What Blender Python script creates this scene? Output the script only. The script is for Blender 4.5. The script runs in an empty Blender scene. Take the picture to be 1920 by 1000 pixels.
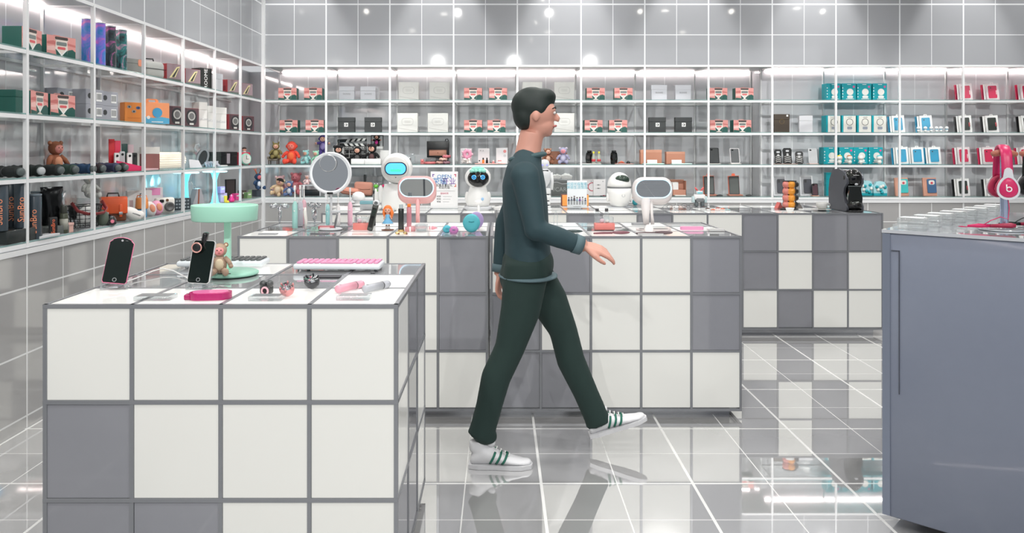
import bpy, bmesh, math, random
from mathutils import Vector, Matrix, Euler
random.seed(7)
PI = math.pi
SC = bpy.context.scene
COL = SC.collection
F = 1440.0; VX = 937.0; VY = 284.0; H = 1.38      # focal length in pixels, vanishing point, eye height

def P(px, py, Y):                                   # point at distance Y seen at a pixel
    return Vector(((px-VX)/F*Y, Y, H-(py-VY)/F*Y))
def X_at(px, Y): return (px-VX)/F*Y
def G(px, py, z):                                   # point on the level z seen at a pixel
    Y = F*(H-z)/(py-VY)
    return Vector(((px-VX)/F*Y, Y, z))

# ---------------------------------------------------------------- materials
def lin(c):
    c = c/255.0
    return c/12.92 if c <= 0.04045 else ((c+0.055)/1.055)**2.4
def L3(rgb): return (lin(rgb[0]), lin(rgb[1]), lin(rgb[2]), 1)
_m = {}
def M(name, rgb=(200,200,200), rough=0.5, metal=0.0, emit=0.0, coat=0.0, var=0.0, spec=None, ecol=None):
    if name in _m: return _m[name]
    m = bpy.data.materials.new(name); m.use_nodes = True
    nt = m.node_tree; b = nt.nodes['Principled BSDF']
    b.inputs['Base Color'].default_value = L3(rgb)
    b.inputs['Roughness'].default_value = rough
    b.inputs['Metallic'].default_value = metal
    if coat: b.inputs['Coat Weight'].default_value = coat; b.inputs['Coat Roughness'].default_value = 0.05
    if spec is not None: b.inputs['Specular IOR Level'].default_value = spec
    if emit:
        b.inputs['Emission Color'].default_value = L3(ecol or rgb); b.inputs['Emission Strength'].default_value = emit
    if var:
        n = nt.nodes.new('ShaderNodeTexNoise'); n.inputs['Scale'].default_value = 22; n.inputs['Detail'].default_value = 4
        tc = nt.nodes.new('ShaderNodeTexCoord'); nt.links.new(tc.outputs['Object'], n.inputs['Vector'])
        mx = nt.nodes.new('ShaderNodeMix'); mx.data_type = 'RGBA'
        c = L3(rgb)
        mx.inputs[6].default_value = (c[0]*(1-var), c[1]*(1-var), c[2]*(1-var), 1)
        mx.inputs[7].default_value = (min(1,c[0]*(1+var)), min(1,c[1]*(1+var)), min(1,c[2]*(1+var)), 1)
        nt.links.new(n.outputs['Fac'], mx.inputs[0]); nt.links.new(mx.outputs[2], b.inputs['Base Color'])
    _m[name] = m
    return m
def C(r, g, b, rough=0.5, metal=0.0, **k):           # a colour as a material
    return M('paint_%d_%d_%d_%d_%d' % (r, g, b, int(rough*100), int(metal*100)) + ('_e%d' % int(k['emit']*10) if 'emit' in k else '') + ('_c' if 'coat' in k else ''), (r, g, b), rough, metal, **k)

def clear(name, tint=(255,255,255), opac=0.12, rough=0.02, body=0.0, edge=0.5):
    """clear sheet: transparent where seen face on, reflecting at a glance"""
    if name in _m: return _m[name]
    m = bpy.data.materials.new(name); m.use_nodes = True
    nt = m.node_tree; nt.nodes.clear()
    o = nt.nodes.new('ShaderNodeOutputMaterial')
    t = nt.nodes.new('ShaderNodeBsdfTransparent'); t.inputs[0].default_value = L3(tint)
    g = nt.nodes.new('ShaderNodeBsdfGlossy'); g.inputs['Roughness'].default_value = rough
    fr = nt.nodes.new('ShaderNodeLayerWeight'); fr.inputs[0].default_value = 0.5
    pw = nt.nodes.new('ShaderNodeMath'); pw.operation = 'POWER'; pw.inputs[1].default_value = 4.0; nt.links.new(fr.outputs['Facing'], pw.inputs[0])
    mu = nt.nodes.new('ShaderNodeMath'); mu.operation = 'MULTIPLY_ADD'; mu.inputs[1].default_value = edge; mu.inputs[2].default_value = opac*0.25
    nt.links.new(pw.outputs[0], mu.inputs[0])
    x = nt.nodes.new('ShaderNodeMixShader'); nt.links.new(mu.outputs[0], x.inputs[0]); nt.links.new(t.outputs[0], x.inputs[1]); nt.links.new(g.outputs[0], x.inputs[2])
    last = x
    if body:
        d = nt.nodes.new('ShaderNodeBsdfDiffuse'); d.inputs[0].default_value = L3(tint)
        y = nt.nodes.new('ShaderNodeMixShader'); y.inputs[0].default_value = body
        nt.links.new(x.outputs[0], y.inputs[1]); nt.links.new(d.outputs[0], y.inputs[2]); last = y
    nt.links.new(last.outputs[0], o.inputs[0])
    _m[name] = m
    return m

def grid_mat(name, base, line, ua, va, lines_u, lines_v, rough, gloss, var=0.03):
    """tiles in world metres: lines_* = list of (offset, pitch, width); ua/va = 0,1,2 the axes"""
    m = bpy.data.materials.new(name); m.use_nodes = True
    nt = m.node_tree; N = nt.nodes; K = nt.links.new
    N.clear()
    geo = N.new('ShaderNodeNewGeometry'); sp = N.new('ShaderNodeSeparateXYZ'); K(geo.outputs['Position'], sp.inputs[0])
    def mth(op, a, b=None, c=None):
        n = N.new('ShaderNodeMath'); n.operation = op
        for i, q in enumerate((a, b, c)):
            if q is None: continue
            if isinstance(q, (int, float)): n.inputs[i].default_value = q
            else: K(q, n.inputs[i])
        return n.outputs[0]
    mask = None
    for ax, ls in ((ua, lines_u), (va, lines_v)):
        for off, pitch, wd in ls:
            a = mth('SUBTRACT', sp.outputs[ax], off - pitch/2)
            a = mth('DIVIDE', a, pitch); a = mth('FRACT', a); a = mth('SUBTRACT', a, 0.5); a = mth('ABSOLUTE', a)
            a = mth('LESS_THAN', a, wd/2/pitch)
            mask = a if mask is None else mth('MAXIMUM', mask, a)
    noi = N.new('ShaderNodeTexNoise'); noi.inputs['Scale'].default_value = 1.3; K(geo.outputs['Position'], noi.inputs['Vector'])
    bc = L3(base)
    mb = N.new('ShaderNodeMix'); mb.data_type = 'RGBA'
    mb.inputs[6].default_value = tuple(c*(1-var) for c in bc[:3])+(1,); mb.inputs[7].default_value = tuple(c*(1+var) for c in bc[:3])+(1,)
    K(noi.outputs['Fac'], mb.inputs[0])
    mc = N.new('ShaderNodeMix'); mc.data_type = 'RGBA'; K(mask, mc.inputs[0]); K(mb.outputs[2], mc.inputs[6]); mc.inputs[7].default_value = L3(line)
    d = N.new('ShaderNodeBsdfDiffuse'); K(mc.outputs[2], d.inputs[0])
    g = N.new('ShaderNodeBsdfGlossy'); g.inputs['Roughness'].default_value = rough; g.inputs[0].default_value = (1,1,1,1)
    lw = N.new('ShaderNodeLayerWeight'); lw.inputs[0].default_value = 0.3
    fac = mth('MULTIPLY_ADD', lw.outputs['Facing'], gloss[1], gloss[0])
    fac = mth('MULTIPLY', fac, mth('SUBTRACT', 1.0, mth('MULTIPLY', mask, 0.6)))
    x = N.new('ShaderNodeMixShader'); K(fac, x.inputs[0]); K(d.outputs[0], x.inputs[1]); K(g.outputs[0], x.inputs[2])
    o = N.new('ShaderNodeOutputMaterial'); K(x.outputs[0], o.inputs[0])
    return m

# ---------------------------------------------------------------- mesh builder
class MB:
    def __init__(s): s.v = []; s.f = []; s.m = []; s.s = []; s.mats = []; s.x = Matrix.Identity(4)
    def mi(s, mat):
        if mat not in s.mats: s.mats.append(mat)
        return s.mats.index(mat)
    def add(s, vs, fs, mat, smooth=False, x=None):
        o = len(s.v); X = s.x @ x if x is not None else s.x
        s.v += [X @ Vector(v) for v in vs]; k = s.mi(mat)
        for f in fs: s.f.append([i+o for i in f]); s.m.append(k); s.s.append(smooth)
        return s
    def bm(s, b, mat, smooth=False, x=None):
        b.verts.ensure_lookup_table()
        s.add([v.co.copy() for v in b.verts], [[v.index for v in f.verts] for f in b.faces], mat, smooth, x); b.free(); return s
    def box(s, lo, hi, mat, bev=0, seg=2, x=None):
        """box from corner lo to corner hi"""
        b = bmesh.new(); bmesh.ops.create_cube(b, size=1)
        for v in b.verts: v.co = Vector([lo[i] + (v.co[i]+.5)*(hi[i]-lo[i]) for i in range(3)])
        if bev: bmesh.ops.bevel(b, geom=b.edges[:], offset=bev, segments=seg, affect='EDGES', profile=.5, clamp_overlap=True)
        b.verts.index_update()
        return s.bm(b, mat, bool(bev) and seg > 1, x)
    def cbox(s, c, size, mat, bev=0, x=None, seg=2):
        return s.box([c[i]-size[i]/2 for i in range(3)], [c[i]+size[i]/2 for i in range(3)], mat, bev, seg, x)
    def lathe(s, prof, mat, c=(0,0,0), n=24, axis='z', x=None, sc=(1,1), smooth=True, caps=True):
        """prof = [(r, z)...] turned about z (or y / x)"""
        vs = []; fs = []
        for r, z in prof:
            for k in range(n):
                a = 2*PI*k/n; vs.append((r*math.cos(a)*sc[0], r*math.sin(a)*sc[1], z))
        for i in range(len(prof)-1):
            for k in range(n):
                a = i*n+k; b2 = i*n+(k+1) % n; fs.append((a, b2, b2+n, a+n))
        if caps and prof[0][0] > 1e-5: fs.append(tuple(range(n-1, -1, -1)))
        if caps and prof[-1][0] > 1e-5: fs.append(tuple(range((len(prof)-1)*n, len(prof)*n)))
        R = Matrix.Translation(c)
        if axis == 'y': R = R @ Matrix.Rotation(PI/2, 4, 'X')
        if axis == 'x': R = R @ Matrix.Rotation(PI/2, 4, 'Y')
        return s.add(vs, fs, mat, smooth, R if x is None else x @ R)
    def cyl(s, c, r, h, mat, axis='z', n=20, r2=None, bev=0, x=None):
        r2 = r if r2 is None else r2
        if bev: p = [(r-bev, 0), (r-bev*.3, bev*.3), (r, bev), (r2, h-bev), (r2-bev*.3, h-bev*.3), (r2-bev, h)]
        else: p = [(r, 0), (r, h*.0005), (r2, h*.9995), (r2, h)]
        return s.lathe(p, mat, c, n, axis, x)
    def ell(s, c, r, mat, n=14, x=None, rot=None):
        if not hasattr(r, '__len__'): r = (r, r, r)
        vs = []; fs = []; m = max(6, n//2)
        vs.append((0,0,1))
        for i in range(1, m):
            t = PI*i/m
            for k in range(n):
                a = 2*PI*k/n; vs.append((math.sin(t)*math.cos(a), math.sin(t)*math.sin(a), math.cos(t)))
        vs.append((0,0,-1)); e = len(vs)-1
        for k in range(n): fs.append((0, 1+k, 1+(k+1) % n)); fs.append((e, e-n+(k+1) % n, e-n+k))
        for i in range(m-2):
            for k in range(n): a = 1+i*n+k; b2 = 1+i*n+(k+1) % n; fs.append((a, a+n, b2+n, b2))
        T = Matrix.Translation(c)
        if rot: T = T @ Euler(rot).to_matrix().to_4x4()
        T = T @ Matrix.Diagonal((r[0], r[1], r[2], 1))
        return s.add(vs, fs, mat, True, T if x is None else x @ T)
    def tube(s, pts, r, mat, n=10, caps=True, flat=None, closed=False, x=None):
        """sweep; r = radius or list of radii or list of (ra, rb)"""
        pts = [Vector(p) for p in pts]; N = len(pts)
        R = r if hasattr(r, '__len__') else [r]*N
        R = [q if hasattr(q, '__len__') else (q, q) for q in R]
        if flat: R = [(a, a*flat) for a, _ in R]
        vs = []; fs = []
        up = None
        for i in range(N):
            if closed: t = (pts[(i+1) % N]-pts[i-1]).normalized()
            else: t = (pts[min(i+1, N-1)]-pts[max(i-1, 0)]).normalized()
            if up is None:
                up = Vector((0,1,0)) if abs(t.y) < .9 else Vector((0,0,1))
            u = (up - t*up.dot(t)).normalized(); w = t.cross(u); up = u
            for k in range(n):
                a = 2*PI*k/n; vs.append(pts[i]+u*(math.cos(a)*R[i][0])+w*(math.sin(a)*R[i][1]))
        for i in range(N if closed else N-1):
            j = (i+1) % N
            for k in range(n): fs.append((i*n+k, i*n+(k+1) % n, j*n+(k+1) % n, j*n+k))
        if caps and not closed:
            fs.append(tuple(range(n-1, -1, -1))); fs.append(tuple(range((N-1)*n, N*n)))
        return s.add(vs, fs, mat, True, x)
    def prism(s, pts, y0, y1, mat, x=None, smooth=False):
        """outline (x, z) extruded along y from y0 to y1"""
        n = len(pts)
        vs = [(p[0], y0, p[1]) for p in pts]+[(p[0], y1, p[1]) for p in pts]
        fs = [tuple(range(n)), tuple(range(2*n-1, n-1, -1))]
        s.add(vs, fs, mat, False, x)
        return s.add(vs, [(i, i+n, (i+1) % n+n, (i+1) % n) for i in range(n)], mat, smooth, x)
    def frame(s, outer, inner, y0, y1, mat, x=None):
        """ring between two outlines of equal count, extruded along y"""
        n = len(outer)
        vs = [(p[0], y0, p[1]) for p in outer]+[(p[0], y0, p[1]) for p in inner]+[(p[0], y1, p[1]) for p in outer]+[(p[0], y1, p[1]) for p in inner]
        fs = []
        for i in range(n):
            j = (i+1) % n
            fs += [(i, j, n+j, n+i), (2*n+i, 3*n+i, 3*n+j, 2*n+j), (i, 2*n+i, 2*n+j, j), (n+i, n+j, 3*n+j, 3*n+i)]
        return s.add(vs, fs, mat, False, x)
    def text(s, t, size, mat, x, align='CENTER', ext=0.0004):
        cu = bpy.data.curves.new('lettering', 'FONT'); cu.body = t; cu.size = size; cu.align_x = align; cu.align_y = 'CENTER'; cu.extrude = ext
        cu.resolution_u = 2
        ob = bpy.data.objects.new('lettering', cu); COL.objects.link(ob)
        dg = bpy.context.evaluated_depsgraph_get(); me = ob.evaluated_get(dg).to_mesh()
        s.add([v.co.copy() for v in me.vertices], [list(p.vertices) for p in me.polygons], mat, False, x)
        ob.evaluated_get(dg).to_mesh_clear()
        bpy.data.objects.remove(ob); bpy.data.curves.remove(cu)
        return s
    def build(s, name, parent=None, label=None, remesh=None, sub=0):
        me = bpy.data.meshes.new(name); me.from_pydata(s.v, [], s.f)
        for mt in s.mats: me.materials.append(mt)
        me.polygons.foreach_set('material_index', s.m); me.polygons.foreach_set('use_smooth', s.s); me.update()
        o = bpy.data.objects.new(name, me); COL.objects.link(o)
        if parent is not None: o.parent = parent
        if label: o['label'] = label
        if remesh:
            r = o.modifiers.new('r', 'REMESH'); r.mode = 'VOXEL'; r.voxel_size = remesh; r.use_smooth_shade = True
            q = o.modifiers.new('s', 'SMOOTH'); q.iterations = 5; q.factor = .6
        return o
FRONT = Matrix.Rotation(PI/2, 4, 'X')                # text lying in xy -> standing, read from -y
def at(x, y, z, R=None):
    T = Matrix.Translation((x, y, z))
    return T @ R if R is not None else T
def rr(w, h, r, n=5, cx=0, cz=0):
    """rounded rectangle outline, centred"""
    o = []
    r = min(r, w/2-1e-5, h/2-1e-5)
    for sx, sz, a0 in ((1, 1, 0), (-1, 1, 90), (-1, -1, 180), (1, -1, 270)):
        for k in range(n+1):
            a = math.radians(a0+90*k/n); o.append((cx+sx*(w/2-r)+r*math.cos(a), cz+sz*(h/2-r)+r*math.sin(a)))
    return o[::-1]
def circ(r, n=24, cx=0, cz=0, rz=None):
    return [(cx+r*math.cos(-2*PI*k/n), cz+(rz or r)*math.sin(-2*PI*k/n)) for k in range(n)]

# ---------------------------------------------------------------- objects
def tag(o, label, cat, group=None, kind=None):
    if label: o['label'] = label
    if cat: o['category'] = cat
    if group: o['group'] = group
    if kind: o['kind'] = kind
    return o
def E(name, label, cat, loc=(0,0,0), rz=0, group=None):
    o = bpy.data.objects.new(name, None); COL.objects.link(o); o.empty_display_size = .05
    o.location = loc; o.rotation_euler = (0, 0, rz)
    return tag(o, label, cat, group)
def dup(o, loc=None, rz=None, label=None, group=None, parent=None):
    c = o.copy(); COL.objects.link(c)
    if parent is not None: c.parent = parent
    if loc is not None: c.location = loc
    if rz is not None: c.rotation_euler = (0, 0, rz)
    if label: c['label'] = label
    if group: c['group'] = group
    for ch in list(o.children): dup(ch, parent=c)
    return c
_proto = {}
def make(key, fn, loc, rz, label, group=None):
    """first call builds, later calls copy the thing and its parts"""
    if key in _proto and _proto[key] is not None: return dup(_proto[key], loc, rz, label, group)
    o = fn(); o.location = loc; o.rotation_euler = (0, 0, rz); o['label'] = label
    if group: o['group'] = group
    _proto[key] = o
    return o
def struct(name, mb, label=None):
    o = mb.build(name); o['kind'] = 'structure'
    if label: o['label'] = label
    return o

# ---------------------------------------------------------------- camera, world
cam = bpy.data.cameras.new('camera'); co = bpy.data.objects.new('camera', cam); COL.objects.link(co)
co.location = (0, 0, H); co.rotation_euler = (PI/2, 0, 0)
cam.sensor_width = 36; cam.lens = 36*F/1920; cam.shift_x = (960-VX)/1920; cam.shift_y = -(500-VY)/1920; cam.clip_start = .05
SC.camera = co
w = bpy.data.worlds.new('mall'); SC.world = w; w.use_nodes = True
w.node_tree.nodes['Background'].inputs[0].default_value = (0.95, 0.97, 1.0, 1); w.node_tree.nodes['Background'].inputs[1].default_value = 0.6
SC.view_settings.view_transform = 'Standard'; SC.view_settings.look = 'None'; SC.view_settings.exposure = 0.0; SC.view_settings.gamma = 1.0
SC.view_settings.use_curve_mapping = False
SC.cycles.use_denoising = True; SC.cycles.max_bounces = 7; SC.cycles.transparent_max_bounces = 20
SC.cycles.glossy_bounces = 4; SC.cycles.diffuse_bounces = 4; SC.cycles.transmission_bounces = 4
SC.cycles.caustics_reflective = False; SC.cycles.caustics_refractive = False; SC.cycles.sample_clamp_indirect = 4
# ================================================================ the room
XL = -2.361; YB = 7.64; BAY = 0.634; DL = 0.31; DR = 0.31; DM = 0.56
ZT = 2.229; ROW = [1.895, 1.571, 1.25, 0.93]          # top of recess, shelf heights (glass top)
CEIL = 3.6; XR = 6.9; YF = -1.2
XS = X_at(1424, YB+DR)                                # where the deep recess steps forward
frame_w = M('white_enamel', (228,229,230), .3)
trim_w = M('white_trim', (222,223,224), .35)
fascia = grid_mat('fascia_tiles_back', (166,168,172), (232,234,236), 0, 2, [(XL, BAY, .013), (XL+BAY/2, BAY, .006)], [(2.844, 9, .014), (2.54, 9, .008), (3.148, 9, .008), (3.452, 9, .014)], .05, (.10,.25))
fascia_l = grid_mat('fascia_tiles_side', (166,168,172), (232,234,236), 1, 2, [(YB, BAY, .013), (YB+BAY/2, BAY, .006)], [(2.844, 9, .014), (2.54, 9, .008), (3.148, 9, .008), (3.452, 9, .014)], .09, (.10,.25))
recess = grid_mat('recess_panel_back', (212,213,217), (236,238,240), 0, 2, [(XL+BAY/2, BAY, .007)], [(5, 9, .01)], .07, (.12,.3))
recess_l = grid_mat('recess_panel_side', (206,207,210), (236,238,240), 1, 2, [(YB+BAY/2, BAY, .007)], [(5, 9, .01)], .07, (.12,.3))
lower_b = grid_mat('cabinet_front_back', (168,167,166), (225,226,226), 0, 2, [(XL, BAY, .016), (XL+BAY/2, BAY, .007)], [(.68, 9, .008), (.365, 9, .008), (.05, 9, .008)], .06, (.12,.4))
lower_l = grid_mat('cabinet_front_side', (168,167,166), (225,226,226), 1, 2, [(YB, BAY, .012), (YB+BAY/2, BAY, .006)], [(.70, 9, .009), (.372, 9, .009), (.06, 9, .009)], .06, (.12,.4))
tiles = grid_mat('polished_floor_tiles', (190,190,190), (238,238,236), 0, 1, [(.172, .63, .012), (.172+.315, .63, .005)], [(3.189, .63, .011), (3.189+.315, .63, .004)], .018, (.46,.30), .05)
plain_ceiling = M('ceiling_paint', (210,210,210), .8)

# floor and ceiling
struct('floor', MB().box((-3.2, YF, -.06), (XR, 9, 0), tiles))
mb = MB().box((-3.2, YF, CEIL), (XR, 9, CEIL+.06), plain_ceiling); struct('ceiling', mb)
# back wall: fascia above, recess behind the shelves, cabinet fronts below
mb = MB().box((XL, YB, ZT), (XR, YB+.03, CEIL), fascia)
mb.box((XL, YB+.03, ZT), (XR, YB+DM+.1, ZT+.02), trim_w)
struct('wall_back', mb)
mb = MB().box((XL-DL, YB+DM, .88), (XS, YB+DM+.04, ZT), recess)
mb.box((XS, YB+DR, .88), (XR, YB+DR+.04, ZT), recess)
mb.box((XS, YB+DR+.04, .88), (XS+.04, YB+DM, ZT), recess)
struct('wall_recess', mb)
struct('wall_cabinet_back', MB().box((XL, YB, 0), (XR, YB+.03, .89), lower_b))
mb = MB().box((XL-.03, YF, ZT), (XL, YB, CEIL), fascia_l)
mb.box((XL-DL-.1, YF, ZT), (XL-.03, YB, ZT+.02), trim_w)
struct('wall_left', mb)
struct('wall_recess_left', MB().box((XL-DL-.04, YF, .88), (XL-DL, YB+DM, ZT), recess_l))
struct('wall_cabinet_left', MB().box((XL-.03, YF, 0), (XL, YB, .89), lower_l))
struct('wall_right', MB().box((XR, YF, 0), (XR+.04, 9, CEIL), M('side_wall_paint', (170,171,173), .4)))
struct('trim_corner', MB().box((XL-.004, YB-.03, 0), (XL+.03, YB+.004, CEIL), frame_w))

# light strips tucked under the top of the recess
led = M('led_strip', (255,240,236), .5, 0, 22.0)
def strip(name, lo, hi, label):
    t = E(name, label, 'light strip', (lo[0], lo[1], lo[2]))
    s = [hi[i]-lo[i] for i in range(3)]
    mb = MB().box((0,0,0), s, led); mb.build('diffuser', t)
    mb = MB().box((0, s[1] if s[0] > .1 else 0, 0), (s[0] if s[0] > .1 else -.003, s[1]+.004 if s[0] > .1 else s[1], s[2]), trim_w); mb.build('channel', t)
strip('led_strip', (XL+.05, YB+DM-.022, 2.214), (XS-.03, YB+DM-.006, 2.2285), 'glowing strip light along the top of the deep back recess')
strip('led_strip', (XS+.05, YB+DR-.022, 2.214), (XR-.05, YB+DR-.006, 2.2285), 'glowing strip light along the top of the shallow back recess')
strip('led_strip', (XL-DL+.006, YF+.1, 2.214), (XL-DL+.022, YB+.1, 2.2285), 'glowing strip light along the top of the side wall recess')

# ---- shelving units: posts, rails, glass boards
glass = clear('shelf_glass', (252,254,253), .12, edge=.4)
glass_edge = clear('shelf_glass_edge', (176,212,210), .2, .05, .3)
PW = .0195
def shelving(name, label, posts, y_or_x, depth, side, back=None, span=None):
    """side False: runs along x at Y=y_or_x, going back by depth. side True: runs along y at X=y_or_x, going to -x"""
    t = E(name, label, 'shelving')
    def B(a0, a1, b0, b1, z0, z1, mat, bev=0):
        m_ = MB()
        if side: m_.box((y_or_x-b1, a0, z0), (y_or_x-b0, a1, z1), mat, bev, 1)
        else: m_.box((a0, y_or_x+b0, z0), (a1, y_or_x+b1, z1), mat, bev, 1)
        return m_
    p = PW/2
    for a in posts: B(a-p, a+p, -.004, PW-.004, .9, ZT-.001, frame_w).build('post', t)
    for a in (back or posts): B(a-p*.8, a+p*.8, depth-PW, depth-.001, .9, ZT-.001, frame_w).build('post', t)
    a0, a1 = span or (min(posts)-p, max(posts)+p)
    for z in ROW+[ZT+.012]:
        B(a0, a1, -.002, .017, z-.028 if z < ZT else z-.02, z-.008 if z < ZT else z, frame_w).build('rail', t)
        B(a0, a1, depth-.018, depth-.002, z-.026, z-.010, frame_w).build('rail', t)
        if z < 1 : B(a0, a1, -.008, .02, z-.062, z-.036, trim_w).build('base_board', t)
        for a in posts: B(a-p*.6, a+p*.6, .017, depth-.017, z-.024, z-.010, frame_w).build('cross_rail', t)
    for z in ROW:
        g = B(a0+.005, a1-.005, .001, depth-.002, z-.007, z, glass).build('glass_shelf', t)
        B(a0+.005, a1-.005, -.0015, .001, z-.007, z, glass_edge).build('front_edge', g)
    return t
pk = [XL+BAY*k for k in range(0, 15)]
shelving('wall_shelving', 'white framed glass shelving filling the deep recess of the back wall', [XL+.012]+pk[1:9], YB, DM, False, [XL+.012]+pk[1:8]+[XS-.012])
shelving('wall_shelving', 'white framed glass shelving in the shallow recess behind the coffee machine', pk[9:], YB, DR, False, [XS+.012]+pk[9:], (pk[8]+.011, pk[14]+.01))
shelving('wall_shelving', 'white framed glass shelving running along the side wall', [YB-BAY*k for k in range(1, 14)], XL, DL, True, None, (YB-BAY*13-.01, YB-.03))

# ---------------------------------------------------------------- counters
cframe = M('counter_frame', (140,142,146), .35, .3)
pgrey = M('grey_glass_panel', (148,149,155), .05, 0, coat=.6, var=.02)
plit = M('lit_panel', (205,205,200), .12, 0, .24, coat=.3, ecol=(255,254,247))
tgrey = M('grey_glass_top', (158,159,161), .04, 0, coat=.6)
tlit = M('lit_glass_top', (214,214,210), .05, 0, .42, coat=.3, ecol=(255,254,250))
def counter(label, x0, y0, nx, ny, w, d, ztop, hrow, nrow, front, top, right, left=None, fw=.012):
    t = E('display_counter', label, 'display counter', (x0, y0, 0))
    W = nx*w; D = ny*d; z0 = ztop-nrow*hrow
    # core and plinth
    MB().box((.012, .012, z0+.002), (W-.012, D-.012, ztop-.012), pgrey).build('carcass', t)
    MB().box((.05, .05, 0), (W-.05, D-.05, z0+.001), M('plinth_steel', (185,186,188), .18, .7)).build('plinth', t)
    fr = MB(); h = fw/2
    def bar(lo, hi): fr.box(lo, hi, cframe)
    for i in range(nx+1):
        c = i*w; a, b = (0, fw) if i == 0 else ((W-fw, W) if i == nx else (c-h, c+h))
        bar((a, 0, z0-fw), (b, fw, ztop)); bar((a, D-fw, z0-fw), (b, D, ztop))
        fr.box((a, fw, ztop-fw), (b, D-fw, ztop+.0005), cframe)
    for k in range(nrow+1):
        z = ztop-k*hrow; a, b = (z-fw, z) if k == 0 else (z-h, z+h)
        if k == nrow: a, b = z-fw, z+.001
        bar((0, -.0005, a), (W, fw, b)); bar((0, D-fw, a), (W, D, b)); bar((W-fw, 0, a+.0002), (W+.0005, D, b-.0003)); bar((-.0005, 0, a+.0002), (fw, D, b-.0003))
    for j in range(1, ny):
        c = j*d; a, b = (c-h, c+h)
        bar((0, a, z0-fw), (fw, b, ztop)); bar((W-fw, a, z0-fw), (W, b, ztop)); fr.box((0, a, ztop-fw), (W, b, ztop), cframe)
    fr.build('metal_frame', t)
    def put(code, lo, hi, toplay=False):
        lit = code == 'L'
        mat = (tlit if lit else tgrey) if toplay else (plit if lit else pgrey)
        MB().box(lo, hi, mat).build('lit_panel' if lit else 'grey_panel', t)
    for k in range(nrow):
        za = ztop-(k+1)*hrow+h+.001; zb = ztop-k*hrow-(fw if k == 0 else h)-.001
        for i in range(nx): put(front[k][i], (i*w+h+.001, .003, za), ((i+1)*w-h-.001, .011, zb))
        for j in range(ny):
            put(right[k][j], (W-.011, j*d+h+.001, za), (W-.003, (j+1)*d-h-.001, zb))
            put((left or right)[k][j], (.003, j*d+h+.001, za), (.011, (j+1)*d-h-.001, zb))
            
        for i in range(nx): put(front[k][nx-1-i], (i*w+h+.001, D-.011, za), ((i+1)*w-h-.001, D-.003, zb))
    for j in range(ny):
        for i in range(nx): put(top[j][i], (i*w+h+.001, j*d+h+.001, ztop-.011), ((i+1)*w-h-.001, (j+1)*d-h-.001, ztop-.0015), True)
    return t
C1 = dict(y=2.27, z=.927); C2 = dict(y=3.98, z=.94); C3 = dict(y=5.75, z=.917)
x1 = X_at(80, 2.27)
counter('nearest checkered counter of lit and grey panels, holding phones and mint lamp', x1, 2.27, 4, 3, (X_at(746, 2.27)-x1)/4, .279, .927, .29, 3,
        ['LLLL', 'GLLL', 'GGLL'], ['LLLL', 'GGGL', 'GLGG'], ['LGG', 'LGL', 'GGL'])
x2 = X_at(445, 3.98); w2 = (X_at(915, 3.98)-x2)/5
counter('middle checkered counter carrying toothbrushes and the big round mirror', x2, 3.98, 5, 3, w2, .26, .94, .2985, 3,
        ['LGLLG', 'LGLLG', 'GLLLL'], ['LGLLG', 'GGLLL', 'GGLLL'], ['GLG', 'LGL', 'LLG'])
x2b = X_at(919.5, 3.98)
counter('middle checkered counter carrying the white oval mirror, behind the walking person', x2b, 3.98, 5, 3, (X_at(1391, 3.98)-x2b)/5, .26, .94, .2985, 3,
        ['LGLLG', 'GLLLG', 'GGLLL'], ['GLLLG', 'LLGLL', 'LLGLG'], ['LGL', 'GLG', 'LGL'])
x3 = X_at(602, 5.75); w3 = .2636
counter('far checkered counter carrying the white blue-screen robot', x3, 5.75, 5, 3, (X_at(930, 5.75)-x3)/5, .28, .917, .2875, 3,
        ['LLGLG', 'GLLGL', 'LGLLG'], ['LLLLL', 'LGLLG', 'GLLLL'], ['LGL', 'GLG', 'LGL'])
x3b = X_at(932, 5.75)
counter('far checkered counter carrying the egg robot and black coffee machine', x3b, 5.75, 11, 3, (X_at(1656, 5.75)-x3b)/11, .28, .917, .2875, 3,
        ['LLGLGLLGLGG', 'GLLGLGLGLGL', 'LGLLGLGLGLL'], ['GLLLGLLGLGG', 'LLGLLGLGGLG', 'LGLLGLGLLGL'], ['LGL', 'GLG', 'LGL'])

# grey-blue counter at the right, turned about 42 degrees
C4 = dict(z=1.094)
blue = M('blue_grey_lacquer', (127,134,150), .25, 0, coat=.3, var=.03)
ang = math.atan2(-.293, .319)
t4 = E('service_counter', 'tall blue-grey counter on the right, turned at an angle, headphones on top', 'counter', (1.406, 2.82, 0), ang)
WB = 2.6; DB = 1.25
mb = MB().box((.02, .0, .046), (WB, DB, 1.082), blue, .006, 2); mb.build('cabinet_body', t4)
MB().box((.0, -.004, .05), (.026, DB, 1.08), M('blue_grey_edge', (128,136,152), .3, .3)).build('corner_profile', t4)
MB().box((-.002, -.005, 1.082), (WB, DB+.005, 1.094), M('counter_top_gloss', (196,199,204), .05, 0, coat=1)).build('countertop', t4)
MB().box((.12, .12, 0), (WB-.1, DB-.1, .047), M('plinth_grey', (110,105,105), .4)).build('plinth', t4)  # plinth in one even warm dark grey
MB().box((.055, -.0035, .5), (.0575, .001, 1.02), M('seam_dark', (70,74,84), .5)).box((.03, -.0035, 1.018), (.0575, .001, 1.0205), M('seam_dark')).build('panel_seam', t4)

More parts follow.
